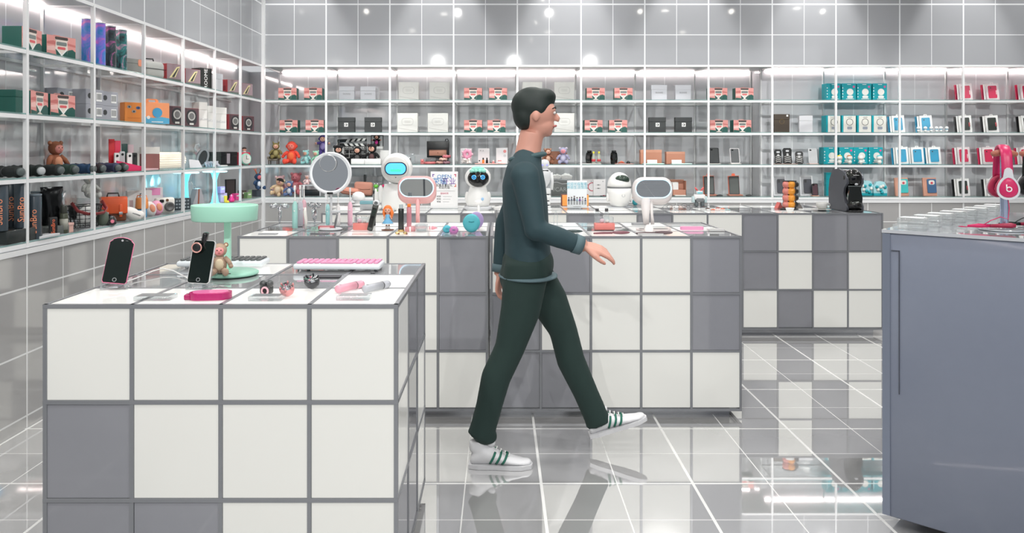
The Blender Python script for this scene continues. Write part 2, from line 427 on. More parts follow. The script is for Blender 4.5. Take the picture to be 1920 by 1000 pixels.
# ---------------------------------------------------------------- lamps of the room
spotm = M('downlight_glow', (255,250,240), .5, 0, 12)
def downlight(i, x, y, power, kind, aim=None, size=.11):
    t = E('ceiling_downlight', 'recessed ceiling downlight above ' + kind, 'downlight', (x, y, CEIL))
    MB().lathe([(.07, -.004), (.085, -.006), (.085, 0)], trim_w, n=20).build('trim_ring', t)
    MB().cyl((0, 0, -.008), .055, .003, spotm, n=16).build('lamp_disc', t)
    if aim is None:
        l = bpy.data.lights.new('downlight', 'AREA'); l.shape = 'DISK'; l.size = size; l.energy = power; l.spread = math.radians(150)
        o = bpy.data.objects.new('downlight', l); o.location = (x, y, CEIL-.012); o.rotation_euler = (0, 0, 0)
    else:
        l = bpy.data.lights.new('washer', 'SPOT'); l.energy = power; l.spot_size = math.radians(58); l.spot_blend = .55; l.shadow_soft_size = .04
        o = bpy.data.objects.new('washer', l); o.location = (x, y, CEIL-.02)
        d = Vector(aim)-Vector(o.location); o.rotation_euler = d.to_track_quat('-Z', 'Y').to_euler()
    l.color = (1, .985, .96)
    COL.objects.link(o)
spots = [(-1.6,1.2,'the side cabinets, near end'), (.9,1.0,'the entrance floor'), (3.4,1.0,'the service counter'), (-.9,2.9,'the nearest counter'), (.8,3.0,'the walking person'), (2.6,3.2,'the aisle'),
         (4.6,3.4,'the far right floor'), (-1.4,4.9,'the side shelves, middle'), (.4,5.1,'the gap between the counters'), (2.2,5.2,'the long far counter'), (4.2,5.4,'the right back shelves'), (-1.2,6.7,'the back corner'),
         (.9,6.9,'the back shelves, centre'), (3.0,6.9,'the blue boxes'), (5.2,6.8,'the pink packs')]
for i, (x, y, k) in enumerate(spots): downlight(i, x, y, 16, k)
for i, (px, k) in enumerate(((560,'corner'), (830,'clapperboard bay'), (1062,'head of the person'), (1290,'oval mirror'), (1530,'teal boxes'), (1800,'pink packs'))):
    x = X_at(px, YB); downlight(i, x, YB-.42, 60, 'the wall tiles over the '+k, (x, YB, 2.45))

# track spots added out of view to brighten shelves and counters
def fillspot(i, loc, aim, power, ang_, l):
    t = E('fill_spotlight', 'added unseen track spotlight aimed at ' + l, 'spotlight', loc); d = (Vector(aim)-Vector(loc)).normalized()
    X = d.to_track_quat('-Z', 'Y').to_matrix().to_4x4()
    MB().lathe([(.03,.06),(.04,.05),(.042,-.05),(.038,-.055),(.034,-.04),(0,-.04)], trim_w, n=20, x=X).build('lamp_body', t)
    MB().cyl((0,0,.04), .008, CEIL-loc[2]-.04, trim_w, n=10).build('stem', t)
    MB().cyl((0,0,-.05), .033, .004, spotm, n=18, x=X).build('lens', t)
    l_ = bpy.data.lights.new('fill', 'SPOT'); l_.energy = power; l_.spot_size = math.radians(ang_); l_.spot_blend = .9; l_.shadow_soft_size = .035; l_.color = (1,.99,.97)
    o = bpy.data.objects.new('fill', l_); o.location = Vector(loc)+d*.07; o.rotation_euler = d.to_track_quat('-Z', 'Y').to_euler(); COL.objects.link(o)
for i, x in enumerate((-1.9,-.6,.7,2.0,3.3,4.6)): fillspot(i, (x,4.3,3.4), (x,7.9,1.15), 170, 46, 'back wall shelves, '+('corner bay','clapperboard bay','bay behind the person','oval mirror bay','teal box bay','pink pack bay')[i])
for i, y in enumerate((1.6,3.4,5.2,6.6)): fillspot(i, (.6,y,3.4), (-2.5,y+.6,1.0), 75, 56, 'side wall shelves, '+('near end','tube bay','lamp bay','corner')[i])
for i, x in enumerate((-1.3,0.3,1.9)): fillspot(i, (x,-.9,3.3), (x*.8,3.2,.4), 170, 70, ('nearest counter','walking person','service counter')[i])
# ================================================================ goods: builders
white = C(238,238,236,.4); offw = C(222,220,214,.5); cream = C(232,224,205,.6); black = C(22,24,26,.35); charc = C(52,55,56,.55); dgrey = C(90,92,94,.5)
mgrey = C(150,152,155,.45); lgrey = C(198,200,203,.45); chrome = M('polished_chrome', (215,217,220), .08, 1); steel = M('brushed_steel', (190,193,198), .3, .9)
pink = C(232,160,170,.45); hotpink = C(206,30,98,.35); rose = C(222,140,140,.45); mint = C(150,212,190,.45); teal = C(20,160,172,.45); dkgreen = C(16,84,74,.5)
skin = M('skin_tone', (225,172,150), .5); orange = C(240,130,50,.45); red = C(196,40,48,.45); brown = C(120,72,48,.6); glossblk = M('gloss_black', (10,11,12), .06, 0, coat=.4); screenm = M('phone_screen', (16,26,24), .07, 0, spec=.3)
tan = C(196,140,118,.6); purple = C(92,70,150,.7); mirror = M('mirror_silver', (178,182,186), .015, 1)
acryl = clear('clear_acrylic', (244,247,248), .3, .02, .08, .8)

def van_box():
    """pink and green carton with a camper van front printed on it"""
    t = E('gift_box', '', 'box'); w, d, h = .184, .10, .125
    MB().box((-w/2, 0, 0), (w/2, d, h), C(18,92,82,.5), .002, 1).build('carton', t)
    pk = C(222,152,146,.55); pl = C(236,190,184,.55); dk = C(70,62,60,.5); gr = C(28,84,76,.5)
    b = MB(); y = -.0012
    b.box((-w/2+.001, y, .001), (w/2-.001, .001, h-.001), pk)
    b.prism([(-w/2+.002,.075),(-w/2+.002,.088),(-.05,.096),(-.03,.086),(.03,.092),(w/2-.002,.084),(w/2-.002,.072),(.02,.08),(-.04,.074)][::-1], y-.0004, y, C(200,116,112,.55))
    b.prism([(-w/2+.002,.04),(-w/2+.002,.062),(-.05,.068),(-.02,.055),(-.02,.042)][::-1], y-.0004, y, pl)
    b.prism([(-w/2+.002,.002),(-w/2+.002,.026),(-.03,.02),(.02,.03),(.045,.052),(.07,.058),(w/2-.002,.046),(w/2-.002,.002)][::-1], y-.0005, y, gr)
    b.prism([(-.03,.004),(-.04,.052),(-.036,.098),(-.045,.108),(.045,.108),(.036,.098),(.04,.052),(.03,.004)][::-1], y-.0009, y, C(226,214,204,.5))
    b.prism(rr(.08,.016,.004,3,0,.112), y-.0018, y, dk)
    b.prism(rr(.064,.02,.006,3,0,.082), y-.0018, y, C(120,128,126,.4)); b.prism(rr(.05,.014,.006,3,0,.058), y-.0018, y, C(214,96,100,.5))
    b.prism([(-.038,.05),(-.03,.006),(-.002,.02)], y-.0018, y, gr); b.prism([(.038,.05),(.002,.02),(.03,.006)], y-.0018, y, gr)
    b.prism([(-.034,.05),(0,.014),(.034,.05),(.026,.05),(0,.024),(-.026,.05)][::-1], y-.0022, y, white)
    b.build('printed_front', t)
    MB().frame(rr(.05,.018,.009,4,0,h), rr(.036,.010,.004,4,0,h), .035, .041, pk).build('carry_handle', t)
    return t

def plain_box(w, d, h, mat, lidmat=None, logo=None, logomat=None, lh=.3, seam=True, mark=None, name='product_box', cat='box'):
    t = E(name, '', cat); lidmat = lidmat or mat
    MB().box((-w/2, 0, 0), (w/2, d, h*(1-lh)), mat, .0015, 1).build('box_body', t)
    MB().box((-w/2-.001, -.001, h*(1-lh)+.0006), (w/2+.001, d+.001, h), lidmat, .0015, 1).build('lid', t)
    if logo:
        MB().text(logo, logo_size(logo, w), logomat or charc, at(0, -.0016, h*.5, FRONT)).build('printed_logo', t)
    if mark:
        b = MB(); b.box((-.02, -.0018, h*.38), (.02, -.0008, h*.38+.04), white); b.frame(rr(.022,.022,.006,3,0,h*.38+.02), rr(.015,.015,.004,3,0,h*.38+.02), -.0026, -.0017, charc); b.box((.002,-.0028,h*.38+.01),(.008,-.0017,h*.38+.03), charc)
        b.build('printed_mark', t)
    return t
def logo_size(s, w): return w*.62/max(1, len(s))*1.5

def big_white_box(i=0):
    t = E('product_box', '', 'box'); w, d, h = .205, .07, .195
    MB().box((-w/2, 0, 0), (w/2, d, h), M('textured_white_card', (226,226,222), .6, var=.04), .002, 1).build('box_body', t)
    b = MB(); y = -.0008; g = C(204,204,200,.6)
    b.frame(rr(.12,.07,.03,8,0,.11), rr(.112,.062,.027,8,0,.11), y-.0006, y+.001, g)
    b.prism([(-w/2+.01,.05),(w/2-.01,.018),(w/2-.01,.012),(-w/2+.01,.044)][::-1], y-.0006, y+.001, g)
    for k in range(3): b.box((-.03,y-.0006,.10+k*.009),(.03,y+.001,.103+k*.009), g)
    b.build('embossed_pattern', t); return t

def case_pack(frame, case, back, w=.115, h=.18, n=2, accent=None, win=True):
    """phone cases in window cards, leaning back: edges of n cards behind the front one"""
    t = E('phone_case_pack', '', 'phone case'); T = Matrix.Rotation(math.radians(-9), 4, 'X') @ Matrix.Rotation(math.radians(-12), 4, 'Z')
    for k in range(n):
        MB().box((-w/2-.012*(k+1)-.006, .022*(k+1), .001), (w/2-.012*(k+1), .022*(k+1)+.013, h), back if k % 2 else white, .001, 1, x=T).box((-w/2-.012*(k+1)-.0065, .022*(k+1)+.002, .003), (-w/2-.012*(k+1)-.005, .022*(k+1)+.011, h-.002), back, x=T).build('spare_pack', t)
    MB().box((-w/2, .003, 0), (w/2, .018, h), frame, .001, 1, x=T).build('card_box', t)
    b = MB(); b.x = T
    b.prism(rr(w*.78, h*.84, .01, 4, -.002, h*.5), .0005, .004, C(238,238,238,.3)); b.build('window', t)
    b = MB(); b.x = T
    b.frame(rr(w*.68, h*.74, .009, 4, -.002, h*.5), rr(w*.62, h*.68, .006, 4, -.002, h*.5), -.003, .002, case); b.prism(rr(w*.64, h*.7, .006, 4, -.002, h*.5), -.001, .002, case); b.prism(circ(.006, 10, -w*.16, h*.74), -.003, .001, black); b.build('phone_case', t)
    if accent: 
        b = MB(); b.x = T; b.cbox((w*.3, -.001, h*.46), (.012, .002, h*.24), accent, .001); b.build('side_tab', t)
    MB().frame(rr(.03,.02,.006,4,0,h+.004), rr(.014,.006,.003,4,0,h+.004), .008, .0095, frame, x=T).build('hanging_tab', t)
    return t

def teal_box(front=False):
    t = E('toy_box', '', 'toy box'); w, d, h = .146, .11, .172
    tb = C(14,158,170,.45)
    MB().box((-w/2, 0, 0), (w/2, d, h), tb, .002, 1).build('carton', t)
    b = MB(); y = -.0008
    if front:
        b.box((-w/2+.018, y-.0006, .003), (w/2-.002, y+.001, h-.004), C(226,224,216,.5))
        b.frame(circ(.036, 20, .008, .105), circ(.031, 20, .008, .105), y-.0016, y, dgrey)
        b.prism(rr(.05,.03,.01,4,.008,.045), y-.0016, y, C(150,156,168,.5)); b.box((-.02,y-.0012,.014),(.036,y,.017), lgrey); b.box((-.012,y-.0012,.152),(.03,y,.156), dgrey)
    else:
        b.prism(circ(.034, 20, .01, .085), y-.001, y, C(232,230,224,.5)); b.prism(rr(.06,.026,.012,4,.01,.035), y-.001, y, C(236,236,232,.5))
        b.prism(circ(.011, 14, .048, .138), y-.001, y, C(216,90,150,.5)); b.box((-.03,y-.001,.012),(.05,y,.018), white)
        for k in range(4): b.box((-w/2+.004, y-.001, .03+k*.03), (-w/2+.012, y, .042+k*.03), white)
    b.box((-.02,y-.001,h-.014),(.02,y,h-.009), white)
    b.build('printed_front', t); return t

def plush(body, belly, h=.2, ears='round', sit=True, face=skin, tilt=0, name='plush_toy', snout=False, arms=0.5, hatmat=None, earmat=None):
    """baby-faced plush: one soft body with limbs and head, a face, ears"""
    t = E(name, '', 'soft toy'); k = h/.2; b = MB()
    T = Matrix.Rotation(tilt, 4, 'Y') @ Matrix.Diagonal((k, k, k, 1)); b.x = T
    z0 = .0 if sit else .03
    b.ell((0, .0, .062+z0), (.042,.036,.055), body)
    hz = .148+z0*.8
    b.ell((0, -.002, hz), (.042,.038,.042), body)
    for s in (-1, 1):
        a = arms*s
        b.tube([(s*.028, -.004, .10+z0), (s*.052, -.014, .085+z0+.03*(arms-.5)), (s*.064, -.024, .066+z0+.08*(arms-.5))], [.016,.014,.013], body, 8)
        b.ell((s*.066, -.027, .062+z0+.09*(arms-.5)), .0135, body if arms < .8 else face, 8)
        if sit:
            b.tube([(s*.022, -.01, .03), (s*.034, -.045, .021), (s*.038, -.066, .02)], [.021,.018,.018], body, 8); b.ell((s*.04, -.07, .024), (.019,.013,.024), body, 10)
        else:
            b.tube([(s*.02, 0, .055+z0), (s*.024, -.004, .03), (s*.026, -.006, .014)], [.021,.018,.018], body, 8); b.ell((s*.026, -.014, .013), (.018,.026,.013), body, 10)
    b.build('plush_body', t)
    b = MB(); b.x = T
    b.ell((0, -.022, .064+z0), (.028,.018,.036), belly, 12); b.build('belly_patch', t)
    b = MB(); b.x = T
    b.ell((0, -.026, hz-.003), (.029,.016,.027), face, 14)
    for s in (-1, 1): b.ell((s*.011, -.0415, hz+.003), (.0035,.002,.004), black, 8)
    b.ell((0, -.043, hz-.005), (.004,.003,.003), C(190,120,105,.5), 8); b.tube([(-.007,-.041,hz-.014),(0,-.0415,hz-.017),(.007,-.041,hz-.014)], .0012, C(150,60,60,.5), 5)
    if snout: b.ell((0,-.042,hz-.009),(.014,.01,.01), face, 10)
    b.build('face', t)
    em = earmat or body
    for s in (-1, 1):
        b = MB(); b.x = T
        if ears == 'round': b.ell((s*.036, 0, hz+.03), (.014,.008,.014), em, 10); b.ell((s*.036, -.005, hz+.03), (.009,.005,.009), belly, 8)
        elif ears == 'long': b.tube([(s*.018,0,hz+.034),(s*.03,0,hz+.062),(s*.05,-.004,hz+.066)], [.009,.011,.006], em, 8)
        elif ears == 'point': b.tube([(s*.024,0,hz+.026),(s*.034,0,hz+.05),(s*.038,0,hz+.058)], [.012,.007,.002], em, 8)
        else: b.ell((s*.041, 0, hz), (.009,.009,.014), em, 8)
        b.build('ear', t)
    if hatmat:
        b = MB(); b.x = T; b.ell((0, .002, hz+.02), (.043,.04,.026), hatmat, 14); b.tube([(0,-.03,hz+.022),(0,-.052,hz+.017)], [(.03,.004),(.022,.003)], hatmat, 10); b.build('cap', t)
    return t

def phone_stand(w=.075, h=.15, body=black, rim=dgrey, base=tan):
    t = E('phone_case', '', 'phone case'); T = Matrix.Translation((0, .0, .008)) @ Matrix.Rotation(math.radians(-10), 4, 'X')
    b = MB(); b.x = T; b.frame(rr(w, h, .012, 5, 0, h/2), rr(w-.012, h-.012, .008, 5, 0, h/2), 0, .011, rim); b.build('bumper', t)
    b = MB(); b.x = T; b.prism(rr(w-.01, h-.01, .009, 5, 0, h/2), .002, .009, body); b.prism(rr(.02,.012,.005,4,-w*.22,h*.88), .0005, .004, glossblk); b.build('back_shell', t)
    MB().box((-w*.55, -.02, 0), (w*.55, .05, .007), base, .002).build('stand', t)
    return t
def tray(w, d, mat, h=.006, name='display_tray', cat='tray'):
    t = MB().box((-w/2, 0, 0), (w/2, d, h), mat, .0015, 1)
    return t
def solo(name, mb, loc, label, cat, rz=0, group=None):
    o = mb.build(name); o.location = loc; o.rotation_euler = (0, 0, rz)
    return tag(o, label, cat, group)
def put(t, loc, rz, label, cat=None, group=None):
    t.location = loc; t.rotation_euler = (0, 0, rz); t['label'] = label
    if cat: t['category'] = cat
    if group: t['group'] = group
    return t

RN = ['top shelf', 'second shelf', 'third shelf', 'bottom shelf']
def S(px, r, Y=7.80): return (X_at(px, Y), Y, ROW[r]+.0005)     # a spot on a back shelf
U = 7.80/F                                                       # metres per pixel at the goods on the back shelves

# ================================================================ goods: back wall
bays = {0:'the corner plush toys', 1:'the black square boxes', 2:'the big white boxes', 3:'the robot with blue ring eyes', 4:'the walking head', 5:'the egg robot', 6:'the oval white mirror', 7:'the end of the deep recess'}
vb = [(539,0,0),(587,0,0),(887,0,3),(934,0,3),(1117,0,5),(1169,0,5),(1347,0,7),(1396,0,7),
      (541,1,0),(590,1,0),(887,1,3),(931,1,3),(1113,1,5),(1159,1,5),(1348,1,7),(1392,1,7)]
for i, (px, r, k) in enumerate(vb):
    sd = 'left one' if i % 2 == 0 else 'right one'
    make('van', van_box, S(px, r, 7.74), random.uniform(-.04,.06) if i % 3 else .05, 'camper-van box, %s, %s, bay of %s' % (RN[r], sd, bays[k]), 'camper van gift boxes')
def wb(): return plain_box(.158,.06,.158, M('white_card_soft',(214,216,222),.4), logo='SKINRE', logomat=mgrey)
for px, r, l in ((650,0,'left one of the two over the black boxes'),(690,0,'right one of the two over the black boxes'),(1236,0,'left one of the bright pair right of the person'),(1281,0,'right one of the bright pair right of the person')):
    make('wb', wb, S(px, r, 7.95 if px < 900 else 7.78), 0, 'slim white lettered box, top shelf, '+l, 'slim white lettered boxes')
put(plain_box(.03,.05,.16, lgrey), S(708,0,8.03), 0, 'thin pale box edge standing beside the white lettered pair')
def bb(): return plain_box(.168,.06,.154, C(58,61,62,.6), mark=True)
for px, l in ((649,'left one under the white lettered pair'),(699,'right one under the white lettered pair'),(1233,'left one of the pair above the oval mirror'),(1282,'right one of the pair above the oval mirror')):
    make('bb', bb, S(px, 1, 7.78), 0, 'dark grey square box, second shelf, '+l, 'dark square boxes')
for px, r, l in ((766,0,'top shelf, left of the faint pair'),(824,0,'top shelf, right of the faint pair'),(998,0,'top shelf, behind the head of the walking person'),(1058,0,'top shelf, just right of the head'),
                 (764,1,'second shelf, left of the pair above the blue-screen robot'),(821,1,'second shelf, right one above the blue-screen robot'),(997,1,'second shelf, behind the face of the walking person'),(1058,1,'second shelf, just right of the face')):
    make('bwb', big_white_box, S(px, r, 7.86 if r == 0 else 7.77), 0, 'large white embossed box, '+l, 'large white embossed boxes')

# third shelf
Y3 = 7.80
def s3(px): return S(px, 2, Y3)
c = E('toy_armchair', 'small grey-green toy armchair under the brown hooded doll', 'toy chair', (X_at(513,7.76), 7.76, ROW[2]))
MB().box((-.05,-.03,.035),(.05,.05,.055), C(128,120,108,.7), .006).build('seat', c); MB().box((-.05,.035,.05),(.05,.05,.12), C(104,92,60,.7), .006).build('backrest', c)
for sx in (-1,1): MB().box((sx*.05-.009,-.03,.05),(sx*.05+.009,.05,.078), C(128,120,108,.7), .005).build('armrest', c)
for sx in (-1,1):
    for sy in (-.022,.04): MB().cyl((sx*.042, sy, 0), .006, .036, C(90,80,70,.6), n=8).build('leg', c)
put(plush(C(130,118,72,.9), C(170,160,110,.9), .17, 'point', face=skin), (X_at(517,7.76), 7.765, ROW[2]+.056), .2, 'olive hooded plush doll sitting in the toy armchair')
put(plush(C(240,84,66,.9), C(246,120,74,.9), .245, 'none', True, face=C(240,130,116,.7), arms=.5), s3(547), 0, 'bright coral-red plush sitting beside the toy armchair')
put(plush(C(150,206,206,.9), C(176,222,220,.9), .15, 'round', tilt=-.12), s3(576), -.3, 'pale aqua plush leaning towards the red one')
put(plush(C(160,216,190,.9), C(190,230,205,.9), .145, 'round', tilt=-.12), s3(595), -.2, 'mint green plush leaning next to the aqua one')
solo('riser_block', MB().box((-.055,0,0),(.055,.06,.085), mgrey, .002), S(606,2,7.84), 'small grey block the purple plush stands on', 'display block')
put(plush(C(84,68,140,.9), C(150,136,190,.9), .2, 'none', False, arms=.85), (X_at(606,7.87), 7.87, ROW[2]+.087), 0, 'purple plush standing with arms spread beside the clapperboard')
# clapperboard
t = E('film_clapperboard', 'black and white film clapperboard standing on a box behind the plush dolls', 'clapperboard', (X_at(660,7.95), 7.95, ROW[2]+.012)); W_ = .30
solo('riser_block', MB().box((-.15,0,0),(.15,.05,.012), black), S(660,2,7.94), 'thin black plinth under the film clapperboard', 'display block')
MB().box((-W_/2, 0, 0), (W_/2, .012, .17), black, .002).build('slate', t)
b = MB()
b.text('UNIVERSAL STUDIOS', .027, white, at(0,-.001,.155,FRONT))
for x0, x1_, z0, z1 in ((-.14,-.135,0,.14),(-.135,.14,.135,.139),(-.13,.14,.09,.093),(-.13,.14,.05,.053),(-.03,-.026,.05,.135),(.06,.064,.05,.135)): b.box((x0,-.0014,z0),(x1_,0,z1), white)
b.text('SCENE', .02, white, at(-.09,-.001,.112,FRONT)); b.text('TAKE', .02, white, at(.015,-.001,.112,FRONT)); b.text('ROLL', .02, white, at(.1,-.001,.112,FRONT))
b.build('white_lettering', t)
for j, (zz, rt) in enumerate(((.185, 0), (.222, .06))):
    b = MB(); b.x = Matrix.Translation((-W_/2, 0, zz-.015)) @ Matrix.Rotation(-rt, 4, 'Y')
    b.box((0,0,0),(W_,.012,.033), black, .001)
    for k in range(4):
        x0 = .085+k*.055; q = .02 if j else -.02
        b.prism([(x0,.003),(x0+q,.03),(x0+q+.03,.03),(x0+.03,.003)] if True else [], -.001, .001, white)
    b.cyl((.015,.0,.016), .005, .004, steel, 'y', 10)
    b.build('clap_stick', t)
blk = C(20,20,22,.9)
def seatbox(w, h): return MB().box((-w/2,-.01,0),(w/2,.03 if h < .1 else .07,h), C(226,226,224,.5), .003)
for px, w_, h_, yy, l in ((634,.11,.16,7.88,'behind the left black-capped doll'),(671,.135,.055,7.68,'in front of the middle black doll'),(699,.16,.055,7.665,'in front of the beret doll'),(722,.10,.14,7.9,'at the right of the doll group'),(705,.14,.18,7.95,'at the back under the masked doll')):
    solo('white_carton', seatbox(w_, h_), S(px,2,yy), 'plain white carton ' + l, 'box')
put(plush(blk, C(60,60,62,.8), .2, 'round', hatmat=blk), (X_at(634,7.82),7.82,ROW[2]), .3, 'black plush doll with a flat cap, beside the clapperboard')
put(plush(blk, C(80,80,80,.8), .19, 'none', name='plush_toy'), (X_at(670,7.79),7.80,ROW[2]+.0), 0, 'black plush doll with crossed arms in front of the clapperboard')
put(plush(blk, C(90,60,60,.8), .215, 'round', hatmat=blk, arms=.6), (X_at(698,7.80),7.80,ROW[2]), -.1, 'black plush doll in a beret with red paws')
put(plush(blk, C(210,60,150,.8), .13, 'none', arms=.95), (X_at(706,7.97),7.985,ROW[2]+.182), 0, 'black masked plush doll with pink gloves, above the beret doll')
def picframe(w, h, fm, im):
    t = E('photo_frame', '', 'frame'); MB().frame(rr(w,h,.002,2,0,h/2), rr(w-.016,h-.016,.001,2,0,h/2), 0, .012, fm).build('frame_border', t); MB().box((-w/2+.006,.004,.006),(w/2-.006,.01,h-.006), im).build('picture', t); return t
put(picframe(.13,.15,black,lgrey), (X_at(707,8.03),8.032,ROW[2]+.15), 0, 'black picture frame behind the masked doll')
solo('riser_block', MB().box((-.065,0,0),(.065,.03,.1495), mgrey), (X_at(707,8.03),8.03,ROW[2]), 'grey riser under the black picture frame', 'display block')
# clear camera shaped box
t = E('clear_camera_case', 'clear camera-shaped case behind the blue-screen robot head', 'camera case', S(765,2)); 
MB().box((-.07,0,0),(.07,.06,.095), acryl, .012).build('case', t); b = MB(); b.cyl((0,0,.05), .03, .014, steel, 'y', 20); b.build('lens_ring', t); MB().box((.02,.01,.095),(.055,.04,.104), steel, .003).build('shutter_plate', t)
# vanity case
t = E('vanity_case', 'open black vanity case with a tan pouch in its lid', 'case', S(820,2,7.88), -.04)
MB().box((-.115,-.07,0),(.115,.06,.055), black, .004).build('case_base', t)
MB().box((-.115,.045,.055),(.115,.075,.235), black, .004).build('lid', t)
MB().box((-.09,.04,.085),(.09,.046,.145), tan, .004).cyl((0,.04,.115), .005, .004, brown, 'y', 10).build('pouch', t)
b = MB(); b.tube([(.075,.06,.235),(.08,.06,.255),(.1,.06,.258),(.106,.06,.235)], .004, black, 8); b.build('handle', t)
t = E('compact_case', 'clear and pink compact lying open before the vanity case', 'compact', S(806,2,7.73)); MB().lathe([(.05,0),(.058,.008),(.058,.02),(.05,.026)], C(206,110,112,.3), n=24, sc=(1,.7)).build('base', t); MB().lathe([(.05,.027),(.062,.035),(.06,.062),(.045,.068)], acryl, n=24, sc=(1,.7)).build('lid', t)
solo('small_tin', MB().cyl((0,0,0), .02, .05, rose, n=18, bev=.003).cyl((0,-.0205,.028), .006, .002, red, 'y', 10), S(792,2,7.75), 'small pink cylinder tin left of the compact', 'tin')
def scrunchie(mat, mat2, R=.03):
    pts = [(R*math.cos(a), R*math.sin(a)*.75, .016+.004*math.sin(5*a)) for a in [2*PI*k/26 for k in range(26)]]
    return MB().tube(pts, [.010+.004*(k % 2) for k in range(26)], mat, 8, closed=True).tube([(p[0]*1.0,p[1]*1.0,p[2]+.009) for p in pts[:13]], .004, mat2, 6)
for k, (dx, dz, m1, m2, l) in enumerate(((-.035,0,C(196,150,140,.8),white,'pinkish, lying on the shelf at the left of the pile'),(.03,0,C(150,110,120,.8),lgrey,'mauve, lying on the shelf at the right of the pile'),(.0,.034,C(226,190,176,.8),C(90,70,80,.8),'peach, on top of the pile'),(.035,.062,C(210,120,130,.8),white,'rose, highest of the pile'))):
    o = S(831,2,7.76); solo('hair_scrunchie', scrunchie(m1, m2), (o[0]+dx, o[1], o[2]+dz), 'ruffled scrunchie, '+l, 'scrunchie', 0, 'scrunchies before the vanity case')
# bay of small white cards
def cardbox(w, h, fn=None):
    t = E('product_box', '', 'box'); MB().box((-w/2,0,0),(w/2,.045,h), C(224,224,226,.4), .002, 1).build('box_body', t)
    if fn: b = MB(); fn(b); b.build('printed_front', t)
    return t
put(cardbox(.118,.16), S(874,2,7.87), 0, 'white box behind the pink ring plush')
put(cardbox(.118,.16, lambda b: b.text('M  A', .02, dgrey, at(-.02,-.001,.135,FRONT))), S(907,2,7.87), 0, 'white box with small letters behind the little bottles')
put(cardbox(.118,.165, lambda b: (b.prism(circ(.016,16,.03,.13), -.001, .001, rose), b.prism(circ(.014,16,.03,.085), -.001, .001, lgrey))), S(941,2,7.87), 0, 'white box with a pink dot, beside the walking person')
t = E('donut_plush', 'pink ring plush with small flowers standing on the third shelf', 'soft toy', S(876,2,7.76))
MB().tube([(.03*math.cos(a), 0, .1+.032*math.sin(a)) for a in [2*PI*k/20 for k in range(20)]], .02, C(226,150,176,.8), 10, closed=True).build('ring', t)
b = MB()
for k in range(7): a = 2*PI*k/7; b.ell((.05*math.cos(a), -.004, .1+.05*math.sin(a)), .012, C(236,190,204,.8), 8)
b.build('flowers', t)
b = MB(); random.seed(3)
for k in range(14): b.ell((random.uniform(-.045,.035), random.uniform(-.03,.01), .012+random.random()*.04), .014, C(232,224,220,.8), 8)
b.build('white_blossom', t)
solo('display_tray', tray(.31,.14,C(226,178,170,.5),.009), S(919,2,7.72), 'long pink tray under the little bottles', 'tray')
def vial(mat, cap, h=.04, r=.012):
    t = E('nail_polish_bottle', '', 'bottle'); MB().cyl((0,0,0), r, h, mat, n=14, bev=.002).build('bottle', t); MB().cyl((0,0,h), r*.6, h*.6, cap, n=12, bev=.001).build('cap', t); return t
for px, m_, l in ((899,C(214,210,210,.3),'clear small bottle at the left of the pink tray'),(906,orange,'orange small bottle with a black cap on the pink tray'),(913,black,'black small bottle on the pink tray'),(925,rose,'rose small bottle, shorter, on the pink tray')):
    o = S(px,2,7.75); put(vial(m_, black if px < 915 else white, .035 if px in (906,913) else .02), (o[0],o[1],o[2]+.009), 0, l)
t = E('cream_jar', 'round white jar with a dark centre at the end of the pink tray', 'jar', (S(937,2,7.74)[0],7.74,ROW[2]+.009)); MB().cyl((0,0,.0), .022, .02, white, n=20, bev=.003).build('jar_body', t); MB().cyl((0,-.0,.02), .018, .012, rose, n=20, bev=.002).build('lid', t)
# bay behind the person
put(plush(C(136,88,66,.9), C(206,170,150,.9), .17, 'round'), S(1027,2,7.76), .2, 'small brown plush sitting beside the grey one, right of the person')
put(plush(C(160,158,186,.9), C(190,188,208,.9), .18, 'round', face=C(232,150,160,.7), earmat=C(210,200,214,.9)), S(1056,2,7.76), -.1, 'grey-lilac plush with pink face, right of the person')
solo('display_card', MB().box((-.1,0,0),(.1,.004,.13), C(150,100,76,.6)), S(1045,2,7.87), 'brown card behind the two small plush toys', 'card')
solo('display_tray', tray(.22,.12,white), S(1107,2,7.72), 'white tray under the yellow-capped bottles', 'tray')
def canister():
    t = E('black_canister', '', 'canister'); b = MB(); b.lathe([(.03,0),(.036,.02),(.04,.06),(.036,.1),(.03,.118),(.02,.122)], glossblk, n=8, smooth=False); b.build('canister_body', t)
    MB().lathe([(.022,.122),(.024,.126),(.024,.136),(.012,.14)], black, n=16).build('lid', t); return t
put(canister(), S(1105,2,7.86), 0, 'black faceted canister behind the yellow-capped bottles')
put(canister(), S(1151,2,7.78), .3, 'black faceted canister standing alone by the pink tray')
def ybottle():
    t = E('drink_bottle', '', 'bottle'); MB().lathe([(.016,0),(.019,.004),(.019,.06),(.014,.08),(.009,.092),(.009,.1)], clear('pale_bottle',(226,232,220),.3,.05,.4), n=16).build('bottle_body', t)
    MB().cyl((0,0,.1), .010, .022, C(226,214,70,.4), n=12, bev=.002).build('cap', t); MB().lathe([(.0196,.02),(.0196,.045)], C(196,60,70,.4), n=16).build('wrap_label', t); return t
for px, l in ((1113,'left'),(1123,'right')):
    o = S(px,2,7.75); make('ybottle', ybottle, (o[0],o[1],o[2]+.0065), 0, 'pale bottle with yellow cap, %s of the two on the white tray' % l, 'yellow-capped bottles')
solo('display_tray', tray(.19,.12,C(226,178,170,.5)), S(1171,2,7.72), 'pink tray right of the black canister', 'tray')
b = MB(); b.tube([(-.03,0,.004),(0,-.01,.02),(.03,0,.006)], [.004,.007,.004], C(226,120,90,.4), 8); b.tube([(-.03,.01,.004),(0,.012,.012),(.03,.02,.006)], [.004,.006,.004], C(226,120,90,.4), 8)
